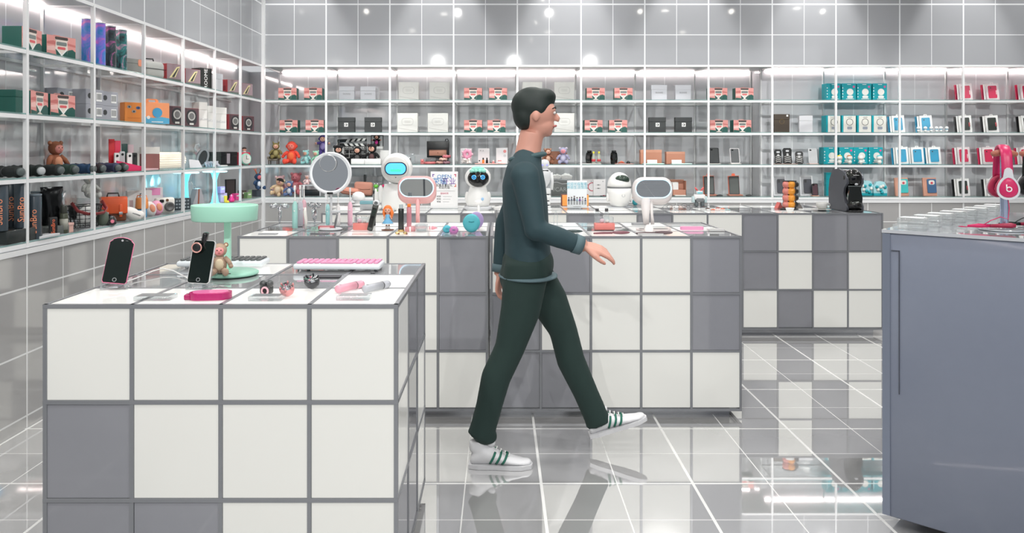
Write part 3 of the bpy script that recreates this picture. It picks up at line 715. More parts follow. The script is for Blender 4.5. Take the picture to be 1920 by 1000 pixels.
o = S(1165,2,7.77); solo('orange_clip', b, (o[0],o[1],o[2]+.0075), 'small orange hair clip on the pink tray', 'hair clip')
b = MB(); b.lathe([(.02,0),(.02,.01),(.012,.024),(.0,.028)], black, n=14); o = S(1178,2,7.76); solo('dome_ornament', b, (o[0],o[1],o[2]+.0065), 'small black dome on the pink tray', 'ornament')
def kraft(w, h, d=.08):
    t = E('kraft_box', '', 'box'); MB().box((-w/2,0,0),(w/2,d,h), C(190,132,108,.7), .002, 1).build('box_body', t); MB().box((-w/2-.0008,-.0008,h*.80),(w/2+.0008,d,h+.0008), C(200,144,120,.7), .002, 1).build('lid', t); return t
put(kraft(.215,.145), S(1221,2,7.8), 0, 'larger tan cardboard box over the oval mirror, left of two')
put(kraft(.19,.125), S(1267,2,7.8), 0, 'smaller tan cardboard box over the oval mirror, right of two')
for px, l in ((1223,'larger'),(1269,'smaller')):
    t = E('price_card', 'small white card standing before the %s tan box' % l, 'card', S(px,2,7.755)); MB().box((-.05,0,0),(.05,.003,.045), white, x=Matrix.Rotation(-.2,4,'X')).build('card', t); MB().box((-.04,-.012,0),(.04,.014,.004), lgrey).build('foot', t)
solo('display_tray', tray(.21,.06,C(190,226,214,.4),.01), S(1226,2,7.68), 'mint flat tray before the larger tan box', 'tray')
solo('display_tray', tray(.20,.06,C(206,232,226,.4),.01), S(1279,2,7.68), 'pale mint flat tray before the smaller tan box', 'tray')
put(phone_stand(.105,.16,charc,black,offw), S(1340,2,7.76), .12, 'black phone case with a rounded rim, left one above the orange packs')
put(phone_stand(.1,.155,dgrey,C(214,210,212,.3),offw), S(1379,2,7.76), .12, 'silver-rimmed phone case, right one above the orange packs')
# shallow right part
Yr = 7.76
t = put(plain_box(.155,.04,.185, C(70,60,50,.4)), S(1466,1,Yr), 0, 'dark brown upright box with a small white corner tag')
MB().box((.045,-.002,.16),(.063,-.0008,.178), white).build('corner_tag', t); MB().frame(rr(.05,.05,.025,8,0,.11), rr(.044,.044,.022,8,0,.11), -.002, -.0008, C(120,100,60,.4)).build('gold_emblem', t)
put(plain_box(.13,.05,.17, C(214,214,218,.4)), S(1511,1,Yr), -.15, 'plain white upright box right of the dark brown one')
def rugged(w=.075, h=.155):
    t = E('rugged_phone_case', '', 'phone case'); T = Matrix.Rotation(math.radians(-8), 4, 'X')
    b = MB(); b.x = T; b.prism([(-w/2+.01,0),(-w/2,.02),(-w/2+.006,h*.5),(-w/2,h-.02),(-w/2+.012,h),(w/2-.012,h),(w/2,h-.02),(w/2-.006,h*.5),(w/2,.02),(w/2-.01,0)][::-1], 0, .014, black); b.build('shell', t)
    b = MB(); b.x = T
    for k in range(4): b.prism([(-w*.36,.02+k*.018),(0,.03+k*.018),(0,.034+k*.018),(-w*.36,.024+k*.018)][::-1], -.0012, .001, white); b.prism([(w*.36,.02+k*.018),(0,.03+k*.018),(0,.034+k*.018),(w*.36,.024+k*.018)], -.0012, .001, white)
    b.prism(rr(.034,.018,.008,4,0,h*.82), -.0012, .001, lgrey); b.prism(circ(.012,14,0,h*.6), -.0012, .001, C(190,190,190,.4)); b.build('camera_plate', t)
    return t
put(rugged(.075,.15), S(1460,2,Yr), 0, 'black rugged phone case, leftmost of the armoured three'); put(rugged(.09,.165), S(1477.5,2,Yr+.01), 0, 'black rugged phone case, tallest of the armoured three'); put(rugged(.08,.13), S(1499,2,Yr), -.15, 'black rugged phone case, shortest of the armoured three')
put(phone_stand(.088,.155,C(190,192,194,.2),lgrey,C(226,190,180,.5)), S(1525,2,Yr), 0, 'clear phone case beside the black rugged ones')
solo('display_tray', tray(.25,.05,C(214,170,156,.5),.004), S(1473,2,7.70), 'thin tan tray before the rugged phone cases', 'tray')
w4 = ['leftmost', 'second from the left', 'third from the left', 'rightmost']
for k, px in enumerate((1563,1592,1620.5,1650)): make('teal', lambda: teal_box(False), S(px,0,Yr), .03, 'teal toy box, %s of the four on the top shelf' % w4[k], 'teal toy boxes')
for k, px in enumerate((1562.5,1591.5,1620.5,1648.5)): make('tealf', lambda: teal_box(True), S(px,1,Yr), .03, 'teal-edged toy box with a cream front, %s of four, second shelf' % w4[k], 'cream-fronted toy boxes')
for k, px in enumerate((1558,1587,1614,1642)): make('teal', None, S(px,2,Yr+.02), .03, 'teal toy box, %s of the four on the third shelf' % w4[k], 'teal toy boxes')
def figurine(bm_=white, cm=C(60,150,190,.5)):
    t = E('round_figurine', '', 'figurine'); MB().ell((0,0,.016), (.014,.013,.016), bm_, 10).build('body', t); MB().ell((0,0,.042), (.018,.017,.016), bm_, 12).build('head', t); MB().tube([(.012*math.cos(a),.011*math.sin(a),.029) for a in [2*PI*q/12 for q in range(12)]], .003, cm, 6, closed=True).build('scarf', t); return t
for k, px in enumerate((1722,1735,1746,1756,1764,1775)):
    make('fig', figurine, S(px,1,7.68), 0, 'tiny white round figurine, number %s along the row from the left' % ['one','two','three','four','five','six'][k], 'tiny round figurines')
def bigfig(hat):
    t = E('round_figurine', '', 'figurine'); MB().ell((0,0,.024), (.022,.02,.025), offw, 12).build('body', t); MB().ell((0,0,.064), (.029,.026,.025), offw, 12).build('head', t); MB().ell((0,.004,.077), (.026,.024,.016), hat, 12).build('cap', t); return t
for px, hc, l in ((1574,C(240,206,60,.5),'yellow'),(1593,C(196,120,70,.5),'brown'),(1614,offw,'cream'),(1649,C(90,190,196,.5),'aqua')):
    put(bigfig(hc), S(px,2,7.7), 0, 'white figurine with %s cap before the teal toy boxes' % l)
bl = C(18,150,190,.4)
for k, px in enumerate((1686,1738)): make('bluepk', lambda: case_pack(white, bl, bl, .115, .175), S(px,1,Yr), 0, 'blue phone case pack in white card on the second shelf, %s of two' % ('left','right')[k], 'blue case packs')
for k, px in enumerate((1693,1722,1754)): make('bluepk', None, S(px,2,Yr), 0, 'blue phone case pack in white card on the third shelf, %s of three' % ('left','middle','right')[k], 'blue case packs')
solo('display_tray', tray(.40,.04,C(30,170,190,.4),.005), S(1722,2,7.67), 'thin blue tray before the three blue case packs', 'tray')
pkm = C(206,24,80,.4); pkd = C(150,24,50,.4)
for k, px in enumerate((1813,1863,1928)): make('pinkpk', lambda: case_pack(C(228,214,216,.4), pkm, pkm, .115, .175, 2, white), S(px,0,Yr), 0, 'pink phone case pack on the top shelf, %s' % ('left of three','middle of three','cut by the picture edge')[k], 'pink case packs')
for k, px in enumerate((1812,1862,1930)): make('blackpk', lambda: case_pack(C(236,236,234,.4), C(34,44,38,.3), black, .115, .175, 2, C(220,80,90,.5)), S(px,1,Yr), 0, 'black phone case pack with pink tab, second shelf, %s' % ('left of three','middle of three','cut by the picture edge')[k], 'black case packs')
for k, px in enumerate((1809,1856,1926)): make('pinkpk', None, S(px,2,Yr), 0, 'pink phone case pack on the third shelf, %s' % ('left of three','behind the headphones','cut by the picture edge')[k], 'pink case packs')
for k, px in enumerate((1808,1864)): make('blackpk', None, S(px,3,Yr), 0, 'black phone case pack on the bottom shelf, %s' % ('left of the pink headphones','behind the pink headphones')[k], 'black case packs')
# bottom shelf
def s4(px, Y=7.78): return S(px, 3, Y)
put(plush(C(224,196,160,.9), C(236,214,184,.9), .19, 'round', tilt=.3, hatmat=C(40,34,34,.9)), s4(517,7.80), .1, 'cream plush with a dark cap lolling on the bottom shelf by the corner')
put(plush(C(90,110,150,.9), C(210,214,220,.9), .16, 'round'), s4(543,7.72), -.1, 'blue and white plush sitting beside the cream one')
put(plush(C(222,130,140,.9), C(236,160,166,.9), .24, 'round', face=C(206,120,130,.8), snout=True), s4(555,8.0), 0, 'pink bear plush behind the blue and white one')
put(plush(C(236,190,196,.9), C(244,214,214,.9), .21, 'round', tilt=-.1), s4(528,7.92), 0, 'pale pink plush at the back beside the pink bear')
t = E('display_stand', 'low grey table stand with black underside, behind the round mirror', 'stand', s4(583,7.74)); MB().box((-.1,0,.098),(.1,.16,.112), lgrey, .003).build('top_board', t)
for sx in (-.09,.09): MB().box((sx-.006,.01,0),(sx+.006,.15,.098), lgrey).build('side_panel', t)
MB().box((-.09,.02,.0),(.09,.12,.06), black, .004).build('drawer', t)
t = plush(C(232,200,200,.9), C(240,220,220,.9), .1, 'round'); put(t, (X_at(576,7.8),7.8,ROW[3]+.1125), 0, 'tiny pink plush on the grey table stand')
def cushion(w, h, d, mat, tilt):
    t = E('fluffy_cushion', '', 'cushion'); T = Matrix.Rotation(tilt, 4, 'Y'); b = MB(); b.x = T; b.box((-w/2, -d/2, 0), (w/2, d/2, h), mat, d*.42, 4); b.build('cover', t)
    b = MB(); b.x = T; b.tube([(-w/2+.02,-d/2,h*.5),(0,-d/2-.002,h*.46),(w/2-.02,-d/2,h*.5)], .003, C(150,100,84,.9), 6); b.build('seam', t); return t
put(cushion(.19,.14,.07,C(200,142,124,.95),.05), s4(681,7.8), 0, 'tan suede cushion behind the green frog figure')
put(cushion(.2,.075,.09,C(190,130,112,.95),.14), (s4(655,7.7)[0],7.7,ROW[3]+.014), 0, 'lower tan cushion lying at the left of the suede one')
for px, l in ((668,'left'),(702,'right')): put(plain_box(.16,.1,.19, C(150,151,154,.5)), s4(px,7.96), 0, 'plain grey box behind the tan cushions, %s one' % l)
solo('dark_post', MB().cyl((0,0,0), .012, .21, charc, n=12, bev=.003), s4(684,7.93), 'dark upright tube between the two grey boxes', 'tube')
t = E('frog_figure', 'green and white frog figure on the bottom shelf', 'figurine', s4(705,7.74)); gm = C(110,196,70,.4)
MB().ell((0,0,.05), (.02,.018,.03), gm, 12).ell((0,0,.098), (.026,.022,.02), gm, 12).tube([(-.012,0,.03),(-.016,-.004,.005)], .008, gm, 8).tube([(.012,0,.03),(.016,-.004,.005)], .008, gm, 8).ell((-.018,-.005,.003),(.014,.018,.004), gm, 8).ell((.018,-.005,.003),(.014,.018,.004), gm, 8).build('frog_body', t)
MB().ell((0,-.012,.052), (.013,.009,.024), white, 10).build('belly', t)
for sx in (-1,1): MB().ell((sx*.014,-.004,.118), .009, white, 10).ell((sx*.014,-.0115,.118), .004, black, 8).build('eye', t)
solo('pink_flower', MB().ell((0,0,.1),.016,hotpink,10).tube([(0,0,0),(0,0,.1)], .002, gm, 6).cyl((0,0,0),.012,.004,white), s4(719,7.76), 'small hot pink flower ornament by the frog', 'ornament')
# cloud sign, dark graphic board
t = E('cloud_sign', 'white cloud-shaped sign over the dark board beside the humanoid robot', 'sign', s4(1055,7.83))
solo('graphic_board', MB().box((-.09,0,0),(.09,.01,.155), C(92,96,94,.5), .002).text('/CAR', .06, C(150,156,154,.5), at(0,-.001,.06,FRONT)).tube([(-.085,-.001,.13),(-.03,-.001,.135),(.02,-.001,.118),(.085,-.001,.122)], .003, lgrey, 5), s4(1050,7.82), 'dark grey board lettered CAR on the bottom shelf', 'board')
for k, (x0, rr_) in enumerate(((-.075,.02),(-.045,.022),(.01,.024),(.04,.026),(.075,.022))):
    pass
b = MB()
for x0, z0, r_ in ((-.082,.196,.019),(-.056,.198,.022),(-.034,.194,.018),(-.07,.182,.016),(-.046,.182,.018)): b.ell((x0,.0,z0), (r_,.006,r_), white, 14)
b.box((-.095,-.004,.17),(-.022,.005,.192), white, .004); b.build('small_cloud', t)
b = MB()
for x0, z0, r_ in ((.0,.192,.022),(.028,.2,.027),(.058,.198,.024),(.082,.19,.019)): b.ell((x0,.0,z0), (r_,.006,r_), white, 14)
b.box((-.012,-.004,.168),(.096,.005,.19), white, .004); b.build('large_cloud', t)
for sx in (-.058,.05): MB().cyl((sx,.012,0),.003,.175,steel,n=8).build('rod', t)
def bookbox(i):
    t = E('headset_box', '', 'box'); MB().box((-.062,0,0),(.062,.05,.165), C(214,212,212,.4), .002, 1).build('box_body', t)
    b = MB()
    if i == 0: b.frame([(x*1,z) for x, z in circ(.045,20,.045,.09)], [(x,z) for x, z in circ(.037,20,.045,.09)], -.001, .001, C(176,60,80,.5))
    for zz in (.075,.11): b.prism([(-.05,zz),(.01,zz+.002),(.01,zz-.002)], -.001, .001, black); b.ell((-.012,0,zz), (.012,.002,.004), black, 8)
    b.prism(circ(.006,10,.035,.145), -.001, .001, mgrey); b.build('printed_front', t); return t
put(bookbox(0), s4(1102,7.79), .05, 'white box with a red ring print, left of the pair by the egg robot'); put(bookbox(1), s4(1124,7.77), 0, 'white box without the ring, right of the pair by the egg robot')
b = MB(); random.seed(5)
for k in range(6): b.box((-.08+k*.026,-.03,.0),(-.058+k*.026,.0,.008+.004*(k%2)), C(120,70,80,.5) if k%2 else charc, .001)
solo('makeup_palette', b, s4(1140,7.70), 'dark low palette of small pans before the white boxes', 'palette')
t = E('open_carton', 'open tan carton holding white packets, right of the oval mirror', 'box', s4(1272,7.84)); b = MB()
b.box((-.07,-.04,0),(.07,.07,.004), tan); b.box((-.07,-.04,0),(.07,-.036,.06), tan); b.box((-.07,.066,0),(.07,.07,.16), tan); b.box((-.07,-.04,0),(-.066,.07,.11), tan); b.box((.066,-.04,0),(.07,.07,.15), tan); b.build('carton', t)
for k in range(3): solo('white_packet', MB().box((-.03,0,0),(.03,.02,.13), white, .004), (s4(1272)[0]-.02+.0*k, 7.82+.026*k, ROW[3]+.0045), 'white packet in the open tan carton, %s' % ('front one','middle one','rear one')[k], 'packet')
solo('display_tray', tray(.11,.05,offw,.01), s4(1276,7.70), 'small white tray before the open tan carton', 'tray')
def orangepack():
    t = E('phone_case_pack', '', 'phone case'); T = Matrix.Rotation(math.radians(-10), 4, 'X') @ Matrix.Rotation(math.radians(-10), 4, 'Z')
    MB().box((-.06,.004,0),(.05,.024,.205), C(206,110,84,.5), .002, 1, x=T).build('card_box', t)
    b = MB(); b.x = T; b.frame(rr(.1,.185,.01,4,-.002,.105), rr(.084,.165,.008,4,-.002,.105), -.004, .005, charc); b.prism(rr(.09,.175,.008,4,-.002,.105), -.001, .005, C(52,60,56,.3)); b.build('phone_case', t)
    MB().prism(rr(.034,.026,.01,4,-.005,.216), .01, .013, C(240,90,40,.4), x=T).build('hanging_tab', t)
    MB().box((-.07,-.04,0),(.07,.05,.012), C(180,120,100,.5), .002).build('base', t); return t
make('opack', orangepack, s4(1331,7.8), 0, 'orange-edged phone case pack behind the little rabbit robot', 'orange case packs'); make('opack', None, s4(1378,7.8), 0, 'orange-edged phone case pack, right one of the two', 'orange case packs')
for px, l in ((1349,'between the two orange packs'),(1404,'right of the second orange pack')):
    t = E('sunglasses_case', 'small dark curved case '+l, 'case', s4(px,7.72)); MB().lathe([(.0,.0),(.03,.001),(.034,.006),(.02,.014),(0,.017)], charc, n=18, sc=(1,.6)).build('case_shell', t)
def graypack():
    t = E('phone_case_pack', '', 'phone case'); T = Matrix.Rotation(math.radians(-8), 4, 'X') @ Matrix.Rotation(math.radians(-10), 4, 'Z')
    b = MB(); b.x = T; b.frame(rr(.125,.205,.003,2,0,.104), rr(.1,.18,.003,2,0,.104), 0, .012, lgrey); b.build('card_frame', t)
    MB().box((-.058,.004,.008),(.058,.01,.2), mgrey, x=T).build('backing', t)
    b = MB(); b.x = T; b.prism(rr(.075,.14,.012,5,.012,.1), -.006, .004, C(56,58,66,.35)); b.prism(rr(.02,.028,.006,4,-.008,.148), -.008, .0, black); b.build('phone_case', t); return t
make('gpack', graypack, s4(1463,Yr), 0, 'grey framed phone case pack behind the capsule holder', 'grey case packs'); make('gpack', None, s4(1513,Yr), 0, 'grey framed phone case pack right of the capsule holder', 'grey case packs')
o = s4(1529,7.69); put(phone_stand(.06,.12,C(70,40,50,.3),black,tan), o, -.1, 'dark floral phone case leaning at the right of the grey pack')
put(plain_box(.075,.05,.235, C(18,150,160,.4)), s4(1556,Yr), 0, 'tall teal box behind the coffee machine')
def domepack(w, h):
    t = E('plush_pack', '', 'toy pack'); MB().box((-w/2,0,0),(w/2,.05,.03), teal, .003).build('base', t)
    MB().prism([(-w/2,.03),(-w/2,h*.6),(-w*.3,h*.95),(0,h),(w*.3,h*.95),(w/2,h*.6),(w/2,.03)][::-1], .0, .045, C(170,216,222,.4)).build('dome', t)
    b = MB(); random.seed(int(w*1000))
    for k in range(7): b.ell((random.uniform(-w*.35,w*.35), -.006, .035+random.random()*h*.55), (.016,.01,.016), offw if k % 2 else teal, 10)
    b.build('round_charms', t); return t
put(domepack(.15,.155), s4(1625,Yr), 0, 'teal pack of round charms right of the coffee machine'); put(domepack(.13,.15), s4(1651,7.72), -.1, 'teal pack of round charms, rightmost beside the coffee machine')
def copperpack(m2):
    t = E('phone_case_pack', '', 'phone case'); T = Matrix.Rotation(math.radians(-8), 4, 'X') @ Matrix.Rotation(math.radians(-8), 4, 'Z')
    MB().box((-.07,.004,0),(.06,.024,.185), C(206,150,128,.4), .002, 1, x=T).build('card_box', t)
    b = MB(); b.x = T; b.prism(rr(.085,.14,.01,4,.012,.1), -.004, .005, m2); b.build('phone_case', t)
    b = MB(); b.x = T; b.prism(rr(.055,.045,.015,5,.012,.135), -.006, -.003, offw); b.prism(circ(.012,12,.012,.13), -.008, -.004, C(206,60,80,.5)); b.build('printed_badge', t); return t
put(copperpack(C(60,190,190,.4)), s4(1693,Yr), 0, 'copper pack with an aqua case, left of the copper pair'); put(copperpack(C(60,100,140,.4)), s4(1746,Yr), 0, 'copper pack with a navy case, right of the copper pair')
# ================================================================ goods: side wall
Q = PI/2
def LY(px, X=-2.44): return F*(-X)/(VX-px)
def LS(px, r, X=-2.44, dz=0): return (X, LY(px, X), ROW[r]+.0005+dz)
def lk(px, X=-2.44): return LY(px, X)/F                 # metres per pixel there
# top shelf
make('van', None, LS(60,0), Q+.05, 'camper-van box at the near end of the top side shelf', 'camper van gift boxes')
make('van', None, LS(115,0), Q-.35, 'camper-van box second along the top side shelf, before the tubes', 'camper van gift boxes')
def ptube(c1, c2, c3):
    t = E('poster_tube', '', 'tube'); r = .032; h = .265
    m = bpy.data.materials.new('tube_print'); m.use_nodes = True; nt = m.node_tree; b = nt.nodes['Principled BSDF']; b.inputs['Roughness'].default_value = .35
    n = nt.nodes.new('ShaderNodeTexNoise'); n.inputs['Scale'].default_value = 14; n.inputs['Detail'].default_value = 3; n.inputs['Distortion'].default_value = 1.2
    tc = nt.nodes.new('ShaderNodeTexCoord'); nt.links.new(tc.outputs['Object'], n.inputs[0])
    cr = nt.nodes.new('ShaderNodeValToRGB'); cr.color_ramp.elements[0].position = .38; cr.color_ramp.elements[0].color = L3(c1); cr.color_ramp.elements[1].position = .66; cr.color_ramp.elements[1].color = L3(c3)
    e = cr.color_ramp.elements.new(.52); e.color = L3(c2)
    nt.links.new(n.outputs['Fac'], cr.inputs[0]); nt.links.new(cr.outputs[0], b.inputs[0])
    MB().cyl((0,0,.004), r, h-.008, m, n=28).build('tube_body', t)
    MB().cyl((0,0,0), r+.0012, .006, steel, n=28).build('bottom_cap', t); MB().cyl((0,0,h-.006), r+.0012, .007, steel, n=28, bev=.002).build('top_cap', t)
    return t
for px, cs, l in ((164,((30,120,180),(110,110,200),(226,110,160)),'blue and pink poster tube, nearest of the four tubes'),(187,((20,130,190),(120,110,210),(220,100,170)),'blue and violet poster tube, second of the four'),
                  (207,((20,30,36),(50,70,74),(216,90,170)),'black floral poster tube, third of the four'),(228,((26,30,40),(40,120,120),(236,150,190)),'black floral poster tube with turquoise, farthest of the four')):
    put(ptube(*cs), LS(px,0,-2.43), 0, l)
t = put(plain_box(.15,.12,.105, C(140,142,138,.5)), LS(255,0), Q-.5, 'grey box with an orange tag next to the poster tubes')
MB().prism(rr(.03,.045,.01,4,.03,.08), -.003, -.001, C(230,150,120,.5)).build('orange_tag', t)
t = E('carry_case', 'pale grey rounded carry case with a black handle on the top side shelf', 'case', LS(292,0), Q-.4)
MB().box((-.09,0,0),(.09,.12,.125), C(178,180,176,.6), .03, 4).build('case_shell', t); b = MB(); b.tube([(-.05,.05,.12),(-.05,.05,.14),(.02,.05,.145),(.03,.05,.12)], .005, black, 8); b.build('handle', t); MB().tube([(-.09,-.001,.07),(0,-.003,.07),(.09,-.001,.07)], .002, charc, 6).build('zip_line', t)
def redbox(h=.135, w=.15, d=.14, art=0):
    t = E('speaker_box', '', 'box'); MB().box((-w/2,0,0),(w/2,d,h), C(150,50,56,.5), .002, 1).build('carton', t)
    b = MB(); y = -.0012
    b.box((-w/2+.002,y,.002),(w/2-.002,.001,h-.002), C(96,70,76,.5) if art else C(150,130,136,.5))
    if art:
        b.prism(rr(w*.7,h*.86,.05,6,0,h*.5), y-.0008, y, C(50,50,54,.4)); b.prism(circ(w*.24,20,0,h*.58), y-.0016, y, C(196,196,192,.4)); b.prism(circ(w*.17,18,0,h*.58), y-.0024, y, C(120,120,120,.4)); b.box((-.02,y-.0016,h*.12),(.02,y,h*.22), offw)
    else:
        b.prism([(-w*.35,h*.25),(w*.1,h*.85),(w*.3,h*.9),(w*.02,h*.3)][::-1], y-.0008, y, C(224,214,160,.5)); b.box((-w/2+.002,y-.0005,.002),(w/2-.002,y,h*.2), C(90,100,92,.5)); b.prism([(-w*.2,h*.3),(w*.16,h*.8),(w*.22,h*.82),(-w*.05,h*.3)][::-1], y-.0014, y, charc)
    b.build('printed_front', t)
    MB().box((-w/2-.0012,.02,h*.3),(-w/2,d-.02,h*.6), C(120,36,44,.5)).build('side_print', t)
    return t
for px, r, a, l in ((328,0,0,'top side shelf, before the black lettered box'),(362,0,0,'top side shelf, touching the black lettered box'),(438,0,0,'top side shelf, near the back corner'),(463,0,0,'top side shelf, last before the corner post'),
                    (332,1,1,'second side shelf, beside the orange carry box'),(359,1,1,'second side shelf, before the white boxes'),(441,1,1,'second side shelf, after the white boxes'),(466,1,1,'second side shelf, last before the corner post')):
    make('red%d' % a, (lambda a=a: redbox(.14 if not a else .15, art=a)), LS(px,r), Q-.45, 'dark red speaker box on the '+l, 'dark red speaker boxes')
t = put(plain_box(.12,.1,.17, C(34,36,34,.5), seam=False), LS(386,0,-2.42), Q-.5, 'black upright box with white vertical lettering, top side shelf')
b = MB(); b.text('ROOME', .046, white, Matrix.Translation((-.0,-.002,.083)) @ FRONT @ Matrix.Rotation(PI/2,4,'Z')); b.build('white_lettering', t)
put(plain_box(.1,.1,.16, C(190,192,196,.5)), LS(410,0), Q-.4, 'pale grey box right of the black lettered box, top side shelf')
# second shelf
make('van', None, LS(74,1), Q+.1, 'camper-van box at the near end of the second side shelf', 'camper van gift boxes')
make('van', None, LS(118,1), Q-.2, 'camper-van box beside the stacked grey boxes, second side shelf', 'camper van gift boxes')
put(plain_box(.09,.1,.12, dkgreen), LS(38,1), Q+.1, 'green cube box at the picture edge, second side shelf')
def greybox(w=.14):
    t = E('grey_shipping_box', '', 'box'); h = .09; MB().box((-w/2,0,0),(w/2,.12,h), C(158,160,168,.5), .002, 1).build('carton', t); b = MB()
    b.box((.01,-.0012,.02),(.055,.0,.072), C(232,232,230,.5))
    for k in range(8): b.box((.014+k*.005,-.002,.03),(.016+k*.005,-.001,.066), dgrey)
    b.build('barcode_label', t); MB().prism(circ(.016,16,-.04,.05), -.0015, 0, charc).build('round_mark', t); return t
for px, k, X, l in ((126,0,-2.55,'bottom of the rear stack behind the camper-van boxes'),(126,1,-2.55,'top of the rear stack behind the camper-van boxes'),(178,0,-2.43,'bottom, middle stack'),(178,1,-2.43,'top, middle stack'),(206,0,-2.43,'bottom, stack by the orange box'),(206,1,-2.43,'top, stack by the orange box')):
    make('grb', greybox, LS(px,1,X,dz=.0905*k), Q-.25, 'grey shipping box with barcode label, '+l, 'stacked grey shipping boxes')
def orangebox():
    t = E('orange_box', '', 'box'); MB().box((-.06,0,0),(.06,.08,.135), C(224,136,60,.5), .003, 1).build('carton', t)
    b = MB()
    for x0, z0, c_ in ((-.03,.105,mgrey),(.028,.1,C(50,90,150,.4)),(0,.075,mgrey)): b.prism(circ(.014,14,x0,z0,.01), -.0015, 0, c_); b.prism(circ(.006,10,x0,z0), -.0025, 0, charc)
    b.box((-.04,-.001,.03),(.04,0,.032), C(190,100,40,.5)); b.build('printed_front', t); return t
put(orangebox(), LS(251,1), Q-.75, 'orange carton with round printed knobs, second side shelf'); put(orangebox(), LS(262,1,-2.54), Q-.3, 'orange carton partly hidden by the post, behind the first one')
t = E('carry_box', 'orange and blue carry box with a cut-out handle, second side shelf', 'box', LS(295,1,-2.40), Q-.75)
MB().box((-.085,0,0),(.085,.09,.15), C(246,160,110,.5), .002, 1).build('carton', t)
b = MB(); b.prism([(-.084,.002),(-.084,.05),(-.03,.042),(.03,.05),(.084,.042),(.084,.002)][::-1], -.0015, 0, C(90,176,214,.5)); b.prism(circ(.034,20,0,.08), -.0022, 0, C(70,160,206,.5)); b.box((-.04,-.002,.012),(.04,0,.018), white); b.prism(circ(.012,14,-.062,.045), -.002, 0, white); b.build('printed_front', t)
MB().frame(rr(.09,.04,.018,5,-.02,.158), rr(.05,.014,.007,5,-.02,.162), .04, .044, C(246,160,110,.5)).build('carry_handle', t)
for px, w, h, l in ((381,.10,.21,'first, beside the dark red box'),(396,.09,.19,'middle, narrow'),(414,.15,.19,'last and widest')):
    t = put(plain_box(w*.8,.09,h, C(222,220,216,.6)), LS(px,1,-2.42), Q-.55, 'white carton with faint print on second side shelf, '+l)
    MB().text('SoCool', .03, lgrey, at(0,-.0015,h*.35,FRONT)).build('faint_print', t)
# third shelf: umbrellas, plush, card rack, lamp, misc
def umbrella(mat, L=.3, capm=C(84,92,92,.35), r=.028):
    t = E('folded_umbrella', '', 'umbrella'); random.seed(int(L*977)); b = MB()
    pts = [(0, -L/2+L*k/12, r) for k in range(13)]
    b.tube(pts, [(r*(1+.10*math.sin(k*1.7)), r*.8*(1+.14*math.cos(k*2.1))) for k in range(13)], mat, 12); b.build('canopy_roll', t)
    MB().cyl((0,-L/2-.018,r), r*.72, .02, capm, 'y', 18, bev=.003, x=Matrix.Translation((0,0,0))).build('end_cap', t) if False else MB().lathe([(r*.5,0),(r*.72,.004),(r*.72,.018),(r*.6,.022)], capm, n=18, x=Matrix.Translation((0,-L/2-.02,r)) @ Matrix.Rotation(-PI/2,4,'X')).build('end_cap', t)
    MB().tube([(0+ r*1.02*math.cos(a), 0, r+r*.84*math.sin(a)) for a in [2*PI*q/16 for q in range(16)]], .003, charc, 6, closed=True).build('strap', t)
    return t
navy = C(40,70,104,.8); blk2 = C(34,38,38,.8)
for px, X, m_, L_, a, l in ((12,-2.46,blk2,.34,.5,'black folded umbrella at the picture edge, third side shelf'),(50,-2.42,C(20,30,28,.8),.3,.9,'dark green-black folded umbrella with silver end by the thick post'),(84,-2.43,blk2,.28,.75,'black folded umbrella in front of the brown monkey plush'),(118,-2.5,C(50,70,62,.8),.28,.8,'grey-green folded umbrella behind the monkey foot'),
                            (147,-2.45,navy,.3,.7,'navy blue folded umbrella, first after the monkey plush'),(166,-2.5,C(50,40,44,.8),.28,.8,'dark patterned folded umbrella between the two blue ones'),(199,-2.45,C(56,60,90,.8),.3,.7,'slate blue folded umbrella before the pink rack'),(210,-2.49,blk2,.28,.6,'black folded umbrella touching the pink rack')):
    put(umbrella(m_, .2, C(176,180,182,.3) if px == 50 else C(84,92,92,.35)), LS(px,2,-2.47), 1.2+.1*math.sin(px), l)
put(plush(C(150,92,66,.9), C(200,140,110,.9), .2, 'round', face=C(216,140,130,.7), arms=.3), LS(104,2,-2.60), Q-.35, 'large brown monkey plush sitting on the third side shelf')
t = E('card_rack', 'magenta display rack with hanging accessory cards, third side shelf', 'display rack', LS(238,2,-2.45), Q-.6)
MB().box((-.09,-.03,0),(.09,.07,.008), C(214,40,90,.4), .002).prism([(-.085,.008),(-.085,.07),(.085,.03),(.085,.008)][::-1], -.03, -.024, C(220,50,100,.4)).build('tray_base', t)
for k, (x0, y0, h0, m_) in enumerate(((-.075,.05,.21,red),(-.035,.05,.2,C(210,50,80,.4)),(.01,.045,.18,C(20,60,56,.4)),(.055,.05,.175,C(206,180,186,.4)))): MB().box((x0-.018,y0,.008),(x0+.02,y0+.006,h0), m_, .001).build('backing_card', t)
for k, (x0, z0, m_) in enumerate(((-.055,.02,white),(-.02,.03,lgrey),(.03,.02,white),(.065,.02,charc))): b = MB(); b.prism(rr(.034,.1,.008,4,x0,z0+.05), .018, .03, m_); b.prism(circ(.008,10,x0,z0+.08), .015, .02, black); b.build('earphone_case', t)
put(plain_box(.11,.07,.16, C(146,96,92,.5), offw), LS(285,2,-2.43), Q-.7, 'brown and white upright box beside the pleated lamp')
solo('display_tray', MB().box((-.1,0,0),(.1,.08,.012), C(214,176,180,.5), .002), LS(285,2,-2.375), 'thin pink box lying before the brown and white box', 'tray', Q)
t = E('pleated_lamp', 'white pleated paper lamp lying on the third side shelf', 'lamp', LS(328,2,-2.46), Q-.2)
pm_ = M('lamp_paper', (240,234,220), .6, 0, .35, ecol=(255,244,224)); b = MB()
